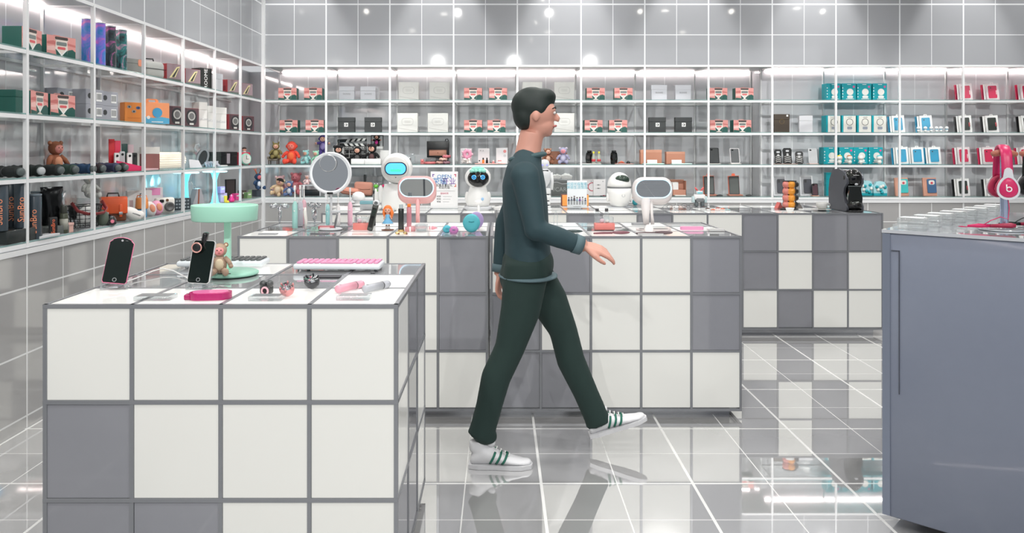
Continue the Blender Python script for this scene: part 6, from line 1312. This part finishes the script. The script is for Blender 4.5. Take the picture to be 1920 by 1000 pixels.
# rabbit robot
oo = o3(1311,387); k_ = oo[1]/F
t = E('rabbit_robot', 'small blocky white and grey robot with red rabbit ears', 'robot', oo)
b = MB(); b.box((-.045,-.03,.055),(.045,.03,.1), white, .01, 2); b.build('chest', t); MB().box((-.032,-.034,.035),(.032,.03,.07), C(120,124,126,.4), .006).build('engine_block', t)
MB().box((-.026,-.025,.1),(.026,.02,.13), C(206,214,216,.35), .008, 2).build('head', t); MB().box((-.02,-.0265,.108),(.02,-.0245,.12), C(120,200,210,.3)).build('visor', t)
for s in (-1,1):
    MB().tube([(s*.012,0,.128),(s*.03,0,.15),(s*.036,0,.16)], [.006,.007,.003], C(226,90,90,.4), 8).build('rabbit_ear', t)
    MB().box((s*.05-.012,-.02,.03),(s*.05+.012,.02,.085), C(190,210,212,.4), .006).build('arm', t)
    MB().box((s*.025-.013,-.028,0),(s*.025+.013,.024,.036), C(96,104,106,.4), .005).build('leg', t)
# scattered small things
random.seed(21)
for k, (px, py, m_, l) in enumerate(((1327,393,C(90,70,64,.5),'dark brown'),(1337,395,C(220,120,90,.5),'coral orange'),(1346,392,C(196,120,110,.5),'dusty rose'),(1355,393.5,C(226,130,100,.5),'light coral'),(1365,395,C(150,190,190,.5),'pale teal'))):
    solo('hair_clip', MB().tube([(-.018,0,.004),(-.006,.004,.008),(.008,-.003,.007),(.018,.002,.004)], [.003,.005,.005,.002], m_, 8), o3(px,py), 'tiny %s clip lying on the lit far counter top' % l, 'hair clip', random.uniform(-.6,.6))
for px, py, rz, l in ((1262,392,.2,'left, beside the white mirror'),(1290,390,-.1,'right, before the rabbit robot')):
    t = E('eyeglasses', 'thin-rimmed glasses lying on the far counter, '+l, 'glasses', o3(px,py), rz)
    for s in (-1,1): MB().tube([(s*.03+.022*math.cos(a),.0,.018+.016*math.sin(a)) for a in [2*PI*k/18 for k in range(18)]], .0014, charc, 6, closed=True).build('rim', t); MB().tube([(s*.052,0,.022),(s*.054,.05,.02),(s*.05,.1,.004)], .0013, charc, 6).build('temple', t)
    MB().tube([(-.009,0,.022),(0,-.002,.025),(.009,0,.022)], .0014, charc, 6).build('bridge', t)
# capsule tower
oo = o3(1480,393); k_ = oo[1]/F
t = E('capsule_holder', 'rotating holder of coffee capsules in pink, orange and black columns', 'capsule holder', oo)
MB().lathe([(0,0),(.068,0),(.07,.004),(.06,.01),(0,.012)], charc, n=30).build('base', t); MB().cyl((0,0,.01), .012, .22, charc, n=14).build('pole', t)
for a, m_, l in ((-2.55,C(214,130,120,.4),'pink'),(-PI/2,C(232,154,50,.35),'orange'),(-.55,C(46,44,42,.35),'black'),(1.6,C(120,90,60,.4),'brown')):
    for k in range(4):
        X = Matrix.Translation((.044*math.cos(a),.044*math.sin(a),.040+.053*k)) @ Matrix.Rotation(a+PI/2,4,'Z') @ Matrix.Rotation(PI/2,4,'X')
        MB().lathe([(.031,.0),(.031,.003),(.025,.006),(.018,.020),(.011,.025),(0,.026)], m_, n=20, x=X).build('capsule', t)
    b = MB()
    for s in (-1,1):
        ca = a+s*.62; b.tube([(.05*math.cos(ca),.05*math.sin(ca),.008),(.05*math.cos(ca),.05*math.sin(ca),.228)], .0018, charc, 6)
    b.build('rail_pair', t)
MB().lathe([(.0,.226),(.055,.226),(.055,.23),(0,.231)], charc, n=26).build('top_plate', t)
oo2 = o3(1481,398.5); t = E('paper_cup', 'small white cup at the foot of the capsule holder', 'cup', (oo2[0], oo2[1]-.0, T3+.0005)); MB().lathe([(.018,0),(.03,.026),(.032,.034),(.03,.034),(.018,.004)], white, n=22).build('cup_body', t); MB().lathe([(0,.03),(.028,.03)], C(226,150,80,.5), n=22).build('coffee_surface', t)
for px, m_, l, rz in ((1460,C(216,110,104,.4),'pink',.4),(1498,C(110,104,100,.4),'grey',-.4)): solo('folded_leaflet', MB().prism([(-.03,0),(0,.05),(.03,.0)][::-1], -.02, .02, m_), o3(px,391), '%s folded leaflet beside the capsule holder' % l, 'leaflet', rz)
# cup and saucer
t = E('coffee_cup', 'grey-white coffee cup left of the coffee machine', 'cup', (o3(1541,394.5)[0], o3(1541,394.5)[1], T3+.009)); cw = C(206,206,202,.3)
MB().lathe([(.02,0),(.03,.004),(.04,.02),(.044,.052),(.042,.052),(.038,.02),(.02,.006),(0,.005)], cw, n=30).build('cup_body', t); MB().tube([(.042,0,.042),(.06,0,.044),(.064,0,.028),(.054,0,.014),(.036,0,.014)], .0035, cw, 8).build('handle', t)
t = E('saucer', 'grey-white saucer under the coffee cup', 'saucer', o3(1541,394.5)); MB().lathe([(.028,0),(.032,.002),(.07,.008),(.069,.0095),(.03,.0085),(0,.0085)], cw, n=34).build('dish', t); MB().lathe([(.02,.0),(.026,.0)], cw, n=20).build('foot_ring', t)
# coffee machine
oo = o3(1601,397); k_ = oo[1]/F
t = E('coffee_machine', 'glossy black capsule coffee machine with grey sides on the far counter', 'coffee machine', (oo[0]+.01, oo[1]+.0, T3+.0005), .06)
gs = M('machine_grey', (96,99,106), .3, .5); hh = 80*k_
# side profile in (y, z): front at y=0
prof = [(.02,0),(.26,0),(.28,.03),(.285,.16),(.27,.24),(.22,hh-.01),(.12,hh),(.03,hh-.03),(-.0,hh-.07),(-.0,hh-.11),(.04,hh-.15),(.05,.14),(.03,.08),(.0,.04),(.0,.01)]
def yz(pts, x0, x1, mat, m): 
    n = len(pts); m.add([(x0,p[0],p[1]) for p in pts]+[(x1,p[0],p[1]) for p in pts], [tuple(range(n)), tuple(range(n,2*n))[::-1]], mat, False); m.add([(x0,p[0],p[1]) for p in pts]+[(x1,p[0],p[1]) for p in pts], [(i,(i+1)%n,(i+1)%n+n,i+n) for i in range(n)], mat, True)
b = MB(); yz(prof, -.068, -.05, gs, b); yz(prof, .05, .068, gs, b); b.build('side_shells', t)
b = MB(); prof2 = [(p[0]+.006 if p[0] < .1 else p[0]-.004, p[1]-(.003 if p[1] > .1 else -.001)) for p in prof]; yz(prof2, -.05, .05, glossblk, b); b.build('machine_body', t)
b = MB(); b.ell((0,.04,hh-.07), (.071,.062,.068), glossblk, 28); b.build('brew_head', t)
b = MB(); o_ = [(-.052,.03),(-.058,.10),(-.046,.17),(-.05,.19),(.05,.19),(.046,.17),(.058,.10),(.052,.03)]; b.prism(o_[::-1][::-1], -.002, .02, M('machine_window', (14,20,18), .05, 0, coat=1)); b.build('front_window', t)
MB().ell((0,.02,.045), (.062,.055,.045), glossblk, 24).build('drip_base', t); MB().lathe([(.0,0),(.058,0),(.06,.008),(0,.01)], black, c=(0,.0,0), n=28).build('foot', t)
MB().box((-.055,-.006,.192),(.055,.004,.198), C(150,156,154,.2,.8)).build('chrome_strip', t)
MB().ell((0,-.018,hh-.118), (.014,.008,.009), lgrey, 12).build('spout', t); MB().box((-.022,-.02,hh-.05),(.022,-.014,hh-.047), lgrey).build('badge', t)
# ---------------- service counter goods
def c4(u, v): # u along the front from the left corner, v back; world position
    return Vector((1.406+u*math.cos(ang)-v*math.sin(ang), 2.82+u*math.sin(ang)+v*math.cos(ang), T4))
wac = clear('acrylic_riser', (246,248,248), .4, .04, .16, .7)
for k in range(8):
    u = .075+.012*k; v = .075+.145*k; p = c4(u, v)
    t = E('acrylic_riser', 'clear acrylic riser block on the blue-grey counter, %s from the near corner' % ('first','second','third','fourth','fifth','sixth','seventh','eighth')[k], 'display block', (p.x,p.y,T4+.0005), ang, 'acrylic riser blocks')
    MB().box((-.05,-.045,0),(.05,.045,.018), wac, .002, 2).build('base_block', t); MB().box((-.042,-.02,.018),(.05,.05,.040), wac, .002, 2).build('upper_block', t); MB().box((-.036,-.012,.0405),(.044,.044,.043), C(236,238,238,.2), .001).build('white_pad', t)
p = c4(.045, .03)
t = E('acrylic_plate', 'clear flat plate nearest the corner of the blue-grey counter', 'plate', (0,0,0)); bpy.data.objects.remove(t)
# headphones on stands
def hstand(px, py, mat, wood, l):
    g = G(px, py, T4); t = E('headphone_stand', l, 'headphone stand', (g.x, g.y, T4+.0005)); z = H-(287-VY)/F*g.y-T4
    MB().lathe([(0,0),(.078,0),(.082,.003),(.078,.006),(0,.0065)], M('stand_glass', (190,196,200), .08, .6), n=44).build('base', t)
    MB().lathe([(.03,.0066),(.03,.0085),(0,.0086)], chrome, n=30).build('inner_disc', t)
    MB().cyl((0,0,.007), .0135, z-.018, M('pole_metal', (178,190,214), .2, .85), n=26).build('pole', t)
    b = MB(); pts = [(-.04,0,z-.004),(-.02,0,z-.0),(.0,0,z+.002),(.02,0,z+.0),(.04,0,z-.006)]
    b.x = Matrix.Translation((0,0,0)); b.tube(pts, [(.016,.010),(.018,.012),(.018,.012),(.018,.012),(.016,.010)], C(176,104,84,.5), 14); b.build('wooden_rest', t); return t, g, z
t, g, z = hstand(1883,432,None,None,'metal headphone stand with a wooden rest, holding the pink headphones')
def headphones(m_, accent, label, loc, z, rz, letter=True):
    t = E('headphones', label, 'headphones', loc, rz); zt = z+.017
    # band runs over the rest front to back (local y), cups hang down either side
    pts = []
    for k in range(21):
        a = PI*k/20; pts.append((0, -.058*math.cos(a)*1.0, zt-.07+.07*math.sin(a)**.8 if True else 0))
    b = MB(); b.tube([(0,-.066,zt-.115)]+[(0,-.066,zt-.1)]+pts[1:-1]+[(0,.066,zt-.1),(0,.066,zt-.115)], [(.006,.018)]*23, m_, 14); b.build('headband', t)
    for s in (-1,1):
        y = s*.07; zc = zt-.148
        X = Matrix.Translation((0,y,zc)) @ Matrix.Diagonal((.9,.9,.9,1))
        o1 = [(.034*math.cos(a)*(1-.22*math.sin(a)), .042*math.sin(a)) for a in [2*PI*k/32 for k in range(32)]][::-1]
        b = MB(); b.x = X; b.frame([(p[0]*1.12,p[1]*1.14) for p in o1], [(p[0]*.93,p[1]*.93) for p in o1], min(s*.004,s*.014)-.0, max(s*.004,s*.014), C(206,208,212,.3)); b.prism([(-.018,.038),(-.013,.07),(-.004,.078),(.004,.078),(.013,.07),(.018,.038),(.01,.046),(-.01,.046)][::-1], min(s*.004,s*.012), max(s*.004,s*.012), C(206,208,212,.3)); b.build('silver_yoke', t)
        b = MB(); b.x = X; n = 32; vs = []; fs = []
        for yy, sc_ in ((s*-.012,.9),(s*-.006,1.0),(s*.008,1.0),(s*.016,.86),(s*.019,.6)): vs += [(p[0]*sc_, yy, p[1]*sc_) for p in o1]
        for q in range(4): fs += [(q*n+i,(q+1)*n+i,(q+1)*n+(i+1)%n,q*n+(i+1)%n) for i in range(n)]
        fs += [tuple(range(n)), tuple(range(4*n,5*n))[::-1]]; b.add(vs, fs, m_, True); b.build('ear_cup', t)
        b = MB(); b.x = X; b.tube([(p[0]*.86, -s*.02, p[1]*.86) for p in o1[::2]], .010, accent, 8, closed=True); b.build('ear_pad', t)
        if letter:
            b = MB(); b.x = X; yl = s*.0205; b.tube([(.0085*math.cos(a),yl,-.006+.0085*math.sin(a)) for a in [2*PI*k/20 for k in range(20)]], .0022, white, 8, closed=True).tube([(-.0085,yl,-.006),(-.0085,yl,.013)], .0022, white, 8); b.build('letter_mark', t)
    b = MB(); zc = zt-.19; b.tube([(0,-.07,zc+.01),(.004,-.072,zc-.03),(.0,-.075,zc-.07),(-.022,-.07,z*.16),(-.05,-.06,.03),(-.075,-.05,.010)], .0016, m_, 8); b.build('cord', t)
    b = MB(); b.tube([(-.13,-.03,.004),(-.145,-.035,.004),(-.14,-.05,.004),(-.11,-.052,.005),(-.08,-.05,.008)], .0016, m_, 8).tube([(-.12,-.05,.008),(-.085,-.05,.010),(-.05,-.048,.010)], [.004,.008,.006], m_, 10).tube([(-.05,-.05,.010),(-.02,-.052,.012),(.014,-.055,.014),(.028,-.056,.014)], [.006,.008,.010,.006], C(150,20,60,.4), 10); b.build('coiled_cord', t)
    return t
headphones(C(196,34,92,.35), C(170,30,70,.5), 'pink headphones with silver yokes hanging on the stand', (g.x-.006, g.y, T4+.0085), z, -.36)
t, g, z = hstand(1936,428,None,None,'second metal headphone stand at the picture edge, holding black headphones')
headphones(C(26,36,32,.2), C(30,30,30,.5), 'glossy black headphones at the right picture edge', (g.x-.0, g.y, T4+.0085), z, -.36, False)
# ================================================================ the person, mid-stride
PY = 3.46; SK = PY/F
def J(px, py, dy=0.0):                                # joint at a pixel, dy metres behind the walking line
    Y = PY+dy; return Vector(((px-VX)/F*Y, Y, H-(py-VY)/F*Y))
per = E('person', 'person in dark teal jacket and dark trousers walking right, white striped sneakers', 'person', (J(985,858).x, PY, 0))
O = Vector(per.location)
def L(v): return v-O
skn = M('person_skin', (206,150,132), .5); jack = M('jacket_cloth', (38,62,68), .75, var=.12); trou = M('trouser_cloth', (30,50,46), .85, var=.1); hairm = M('dark_hair', (16,30,26), .6)
# trousers: hips and two legs in one surface
hip = J(990,502); hr_ = J(986,512,-.075); hl = J(994,512,.075)
kr = J(955,655,-.09); ar = J(905,806,-.10)            # planted rear leg, near side
kl = J(1056,620,.085); al = J(1118,782,.10)           # swinging front leg
b = MB()
b.ell(L(hip+Vector((0,0,.02))), (.118,.155,.11), trou, 24); b.ell(L(hip+Vector((-.03,0,-.04))), (.10,.145,.10), trou, 24)
def leg(h_, k, a, f=1.0):
    m1 = h_.lerp(k, .5)+Vector((.012,0,0)); m2 = k.lerp(a, .35)+Vector((-.018,0,0)); m3 = k.lerp(a, .72)+Vector((-.006,0,0))
    b.tube([L(h_+Vector((0,0,.05))), L(h_), L(m1), L(k), L(m2), L(m3), L(a), L(a+(a-k).normalized()*.035)], [(.085,.095),(.086,.10),(.076,.088),(.062,.066),(.062,.066),(.056,.058),(.055,.058),(.057,.062)], trou, 20)
    b.ell(L(k), .063, trou, 14)
leg(hr_, kr, ar); leg(hl, kl, al)
b.ell(L(ar+Vector((.012,0,-.03))), (.056,.05,.035), trou, 14)
b.build('trousers', per, remesh=.011)
# jacket: torso and sleeves in one surface
sh = J(985,316); b = MB()
b.tube([L(J(990,520)), L(J(990,490)), L(J(988,440)), L(J(985,390)), L(J(982,345)), L(J(984,318)), L(J(990,296)), L(J(996,284))],
       [(.150,.106),(.152,.106),(.146,.100),(.156,.102),(.170,.098),(.162,.084),(.10,.064),(.062,.056)], jack, 26)
shr = J(984,326,-.165); elr = J(1004,430,-.20); wrr = J(1082,458,-.17)
shl = J(990,326,.165); ell_ = J(948,422,.19); wrl = J(939,502,.17)
for s_, e_, w_ in ((shr,elr,wrr),(shl,ell_,wrl)):
    b.ell(L(s_+Vector((0,0,-.01))), (.066,.056,.066), jack, 16)
    b.tube([L(s_), L(s_.lerp(e_,.5)), L(e_), L(e_.lerp(w_,.5)), L(w_)], [.062,.056,.052,.046,.040], jack, 18); b.ell(L(e_), .052, jack, 14)
jo = b.build('jacket', per, remesh=.010)
b = MB(); b.tube([L(J(990,294))+Vector((.070*math.cos(a)-.002,.066*math.sin(a),.012*math.cos(a))) for a in [2*PI*k/26 for k in range(26)]], [(.012,.018)]*26, M('collar_cloth', (58,84,88), .7), 10, closed=True); b.build('collar', per)
b = MB(); b.tube([L(J(990,516))+Vector((.110*math.cos(a),.155*math.sin(a),0)) for a in [2*PI*k/36 for k in range(36)]], [(.008,.024)]*36, M('hem_cloth', (84,106,112), .7), 10, closed=True); b.build('hem_band', per)
for w_, e_ in ((wrr,elr),(wrl,ell_)):
    d = (w_-e_).normalized(); MB().tube([L(w_-d*.015), L(w_+d*.022)], [.043,.041], M('hem_cloth'), 18).build('cuff', per)
# body: neck, head, forearms and hands
b = MB(); hc = J(1006,214); Lh = L(hc); HX = Matrix.Translation(Lh) @ Matrix.Scale(.92,4) @ Matrix.Translation(-Lh)
b.tube([L(J(986,512)), L(J(988,440)), L(J(984,370)), L(J(985,325)), L(J(988,296))], [(.115,.085),(.11,.08),(.13,.085),(.12,.07),(.055,.05)], skn, 20)
for s_, e_, w_ in ((shr,elr,wrr),(shl,ell_,wrl)): b.tube([L(J(985,335)), L(s_), L(s_.lerp(e_,.5)), L(e_), L(w_)], [.045,.045,.04,.034,.026], skn, 14)
for h_, k_, a_ in ((hr_,kr,ar),(hl,kl,al)): b.tube([L(J(986,500)), L(h_), L(h_.lerp(k_,.5)), L(k_), L(k_.lerp(a_,.4)), L(a_+(a_-k_).normalized()*.02)], [.07,.07,.06,.045,.046,.034], skn, 14)
b.tube([L(J(988,300)), L(J(992,275)), L(J(998,248))], [.062,.056,.054], skn, 18)
b.x = HX; b.ell(Lh+Vector((-.006,0,.012)), (.098,.077,.100), skn, 26); b.ell(Lh+Vector((.020,0,-.055)), (.066,.058,.060), skn, 22)
b.ell(Lh+Vector((.052,0,-.092)), (.026,.026,.020), skn, 14)                              # chin
b.tube([Lh+Vector((.082,0,.012)), Lh+Vector((.104,0,-.022)), Lh+Vector((.098,0,-.036))], [.010,.014,.013], skn, 10)   # nose
for s in (-1,1): b.ell(Lh+Vector((.078,s*.030,.020)), (.016,.022,.010), skn, 10); b.ell(Lh+Vector((-.006,s*.078,-.012)), (.018,.008,.028), skn, 12)
b.ell(Lh+Vector((.078,0,-.060)), (.014,.024,.012), skn, 12)
b.x = Matrix.Identity(4)
def hand(w_, d, up, curl, side, hold=False):
    """w_ wrist, d pointing along the hand, up the back of the hand, side the thumb direction"""
    d = d.normalized(); up = (up-d*up.dot(d)).normalized(); sd = d.cross(up).normalized()*side
    b.tube([L(w_-d*.06), L(w_), L(w_+d*.015)], [(.026,.026),(.023,.028),(.020,.030)], skn, 14)
    for k in range(4):
        o = sd*(.027-.018*k); p0 = w_+d*.012+o*.7
        b.tube([L(p0), L(w_+d*.05+o), L(w_+d*.088+o)], [.012,.0125,.011], skn, 10)
    for k in range(4):
        o = sd*(.029-.0195*k); ln = (.072,.080,.075,.058)[k]; p = w_+d*.086+o; pts = [L(p)]; a = curl[k]; dirv = d.copy(); seg = (.45,.3,.25)
        for q in range(3):
            dirv = (d*math.cos(a*(q+1)*.62)-up*math.sin(a*(q+1)*.62)); p = p+dirv*ln*seg[q]; pts.append(L(p))
        b.tube(pts, [.0098,.0092,.0084,.0070], skn, 10); b.ell(pts[-1], .0072, skn, 8); b.ell(pts[1], .0097, skn, 8)
    t0 = w_+d*.028+sd*.024; t1 = t0+d*.030+sd*.026-up*.008; t2 = t1+d*.030+sd*.006-up*.010; t3 = t2+d*.020-up*.006
    b.tube([L(t0), L(t1), L(t2), L(t3)], [.015,.012,.0105,.008], skn, 10); b.ell(L(t3), .0082, skn, 8)
hand(wrr+Vector((.022,0,-.004)), Vector((1,.05,-.30)), Vector((0.1,-.45,1)), [.35,.4,.48,.55], 1)
hand(wrl+Vector((-.004,0,-.022)), Vector((-.10,0,-1)), Vector((-1,.2,.1)), [.7,.75,.8,.85], 1)
b.build('body', per, remesh=.0052)
# face features
for s in (-1,1):
    b = MB(); b.x = HX; b.ell(Lh+Vector((.0855,s*.031,.004)), (.008,.013,.008), M('eye_white',(226,224,220),.3), 12).ell(Lh+Vector((.0915,s*.031,.004)), (.004,.006,.006), M('iris_dark',(40,28,22),.2), 10); b.build('eye', per)
    b = MB(); b.x = HX; b.tube([Lh+Vector((.092,s*.014,.026)), Lh+Vector((.090,s*.034,.031)), Lh+Vector((.074,s*.054,.024))], [.0035,.004,.002], hairm, 8); b.build('eyebrow', per)
b = MB(); b.x = HX; b.tube([Lh+Vector((.080,-.026,-.062)), Lh+Vector((.094,-.008,-.058)), Lh+Vector((.094,.008,-.058)), Lh+Vector((.080,.026,-.062))], [.003,.006,.006,.003], C(176,98,92,.5), 8); b.build('mouth', per)
b = MB(); b.x = HX
b.ell(Lh+Vector((-.022,0,.042)), (.104,.086,.092), hairm, 26); b.ell(Lh+Vector((-.055,0,-.005)), (.062,.076,.078), hairm, 20); b.ell(Lh+Vector((.035,0,.085)), (.062,.066,.042), hairm, 18); b.ell(Lh+Vector((.060,.01,.066)), (.034,.058,.028), hairm, 14)
for s in (-1,1): b.ell(Lh+Vector((.008,s*.066,.030)), (.036,.018,.040), hairm, 12)
b.build('hair', per, remesh=.008)
# shoes
def shoe(a, ang_, heel, yaw=0.0):
    """heel = point on the sole under the heel, ang_ = pitch of the foot (toe up positive)"""
    X = Matrix.Translation(L(heel)) @ Matrix.Rotation(-ang_,4,'Y') @ Matrix.Rotation(yaw,4,'Z')
    sw_ = M('sneaker_leather', (226,226,228), .45); so = M('sneaker_sole', (214,214,216), .6)
    b = MB(); b.x = X
    secs = [(-.005,.030,.050,.030),(.02,.036,.088,.045),(.06,.039,.098,.050),(.10,.040,.082,.046),(.14,.044,.060,.034),(.185,.045,.046,.026),(.225,.040,.036,.020),(.25,.026,.026,.013)]
    vs = []; fs = []; n = 16
    for x, w_, h_, _ in secs:
        for k in range(n):
            q = 2*PI*k/n; vs.append((x, w_*math.cos(q), .014+(h_-.014)*(.5+.5*math.sin(q))))
    for i in range(len(secs)-1):
        for k in range(n): fs.append((i*n+k, i*n+(k+1) % n, (i+1)*n+(k+1) % n, (i+1)*n+k))
    fs += [tuple(range(n-1,-1,-1)), tuple(range((len(secs)-1)*n, len(secs)*n))]
    b.add(vs, fs, sw_, True); b.tube([(.03,0,.075),(.028,0,.118)], [(.036,.042),(.034,.040)], sw_, 16); b.ell((.235,0,.024), (.030,.034,.014), sw_, 14); s_ = b.build('sneaker', per, remesh=.007)
    b = MB(); b.x = X; o_ = [(-.012,.026),(-.012,-.026),(.03,-.038),(.10,-.037),(.17,-.045),(.22,-.044),(.262,-.024),(.268,0),(.262,.024),(.22,.044),(.17,.045),(.10,.037),(.03,.038)]
    n = len(o_); b.add([(p[0],p[1],.0) for p in o_]+[(p[0],p[1],.018) for p in o_], [tuple(range(n))[::-1], tuple(range(n,2*n))]+[(i,(i+1)%n,(i+1)%n+n,i+n) for i in range(n)], so); b.build('sole', s_)
    g_ = M('stripe_green', (22,104,84), .5)
    for sd_ in (-1, 1):
        for k in range(3):
            b = MB(); b.x = X; x0 = .082+.026*k; pts = []
            for q in range(5):
                f = q/4; z = .024+(.050-.006*k)*f; xx = x0+.024*f; w_ = .0405+.0035*(xx-.08)/.06; hh = .084-(xx-.1)*.5
                yy = w_*math.sqrt(max(.02, 1-((z-.014)/(hh-.014)*2-1)**2))+.0008
                pts.append((xx, sd_*yy, z))
            b.tube(pts, [(.0025,.0055)]*5, g_, 6); b.build('green_stripe', s_)
    b = MB(); b.x = X
    for k in range(4): b.tube([(.108+.018*k,-.018,.083-.010*k),(.113+.018*k,0,.089-.010*k),(.108+.018*k,.018,.083-.010*k)], .0028, white, 6)
    b.build('laces', s_); b = MB(); b.x = X; b.ell((.085,0,.105), (.02,.020,.018), sw_, 10); b.build('tongue', s_)
shoe(ar, 0.0, Vector((J(884,858,-.10).x, PY-.10, .001)), -.03)
shoe(al, .30, Vector((al.x-.018, PY+.10, .058)), .03)
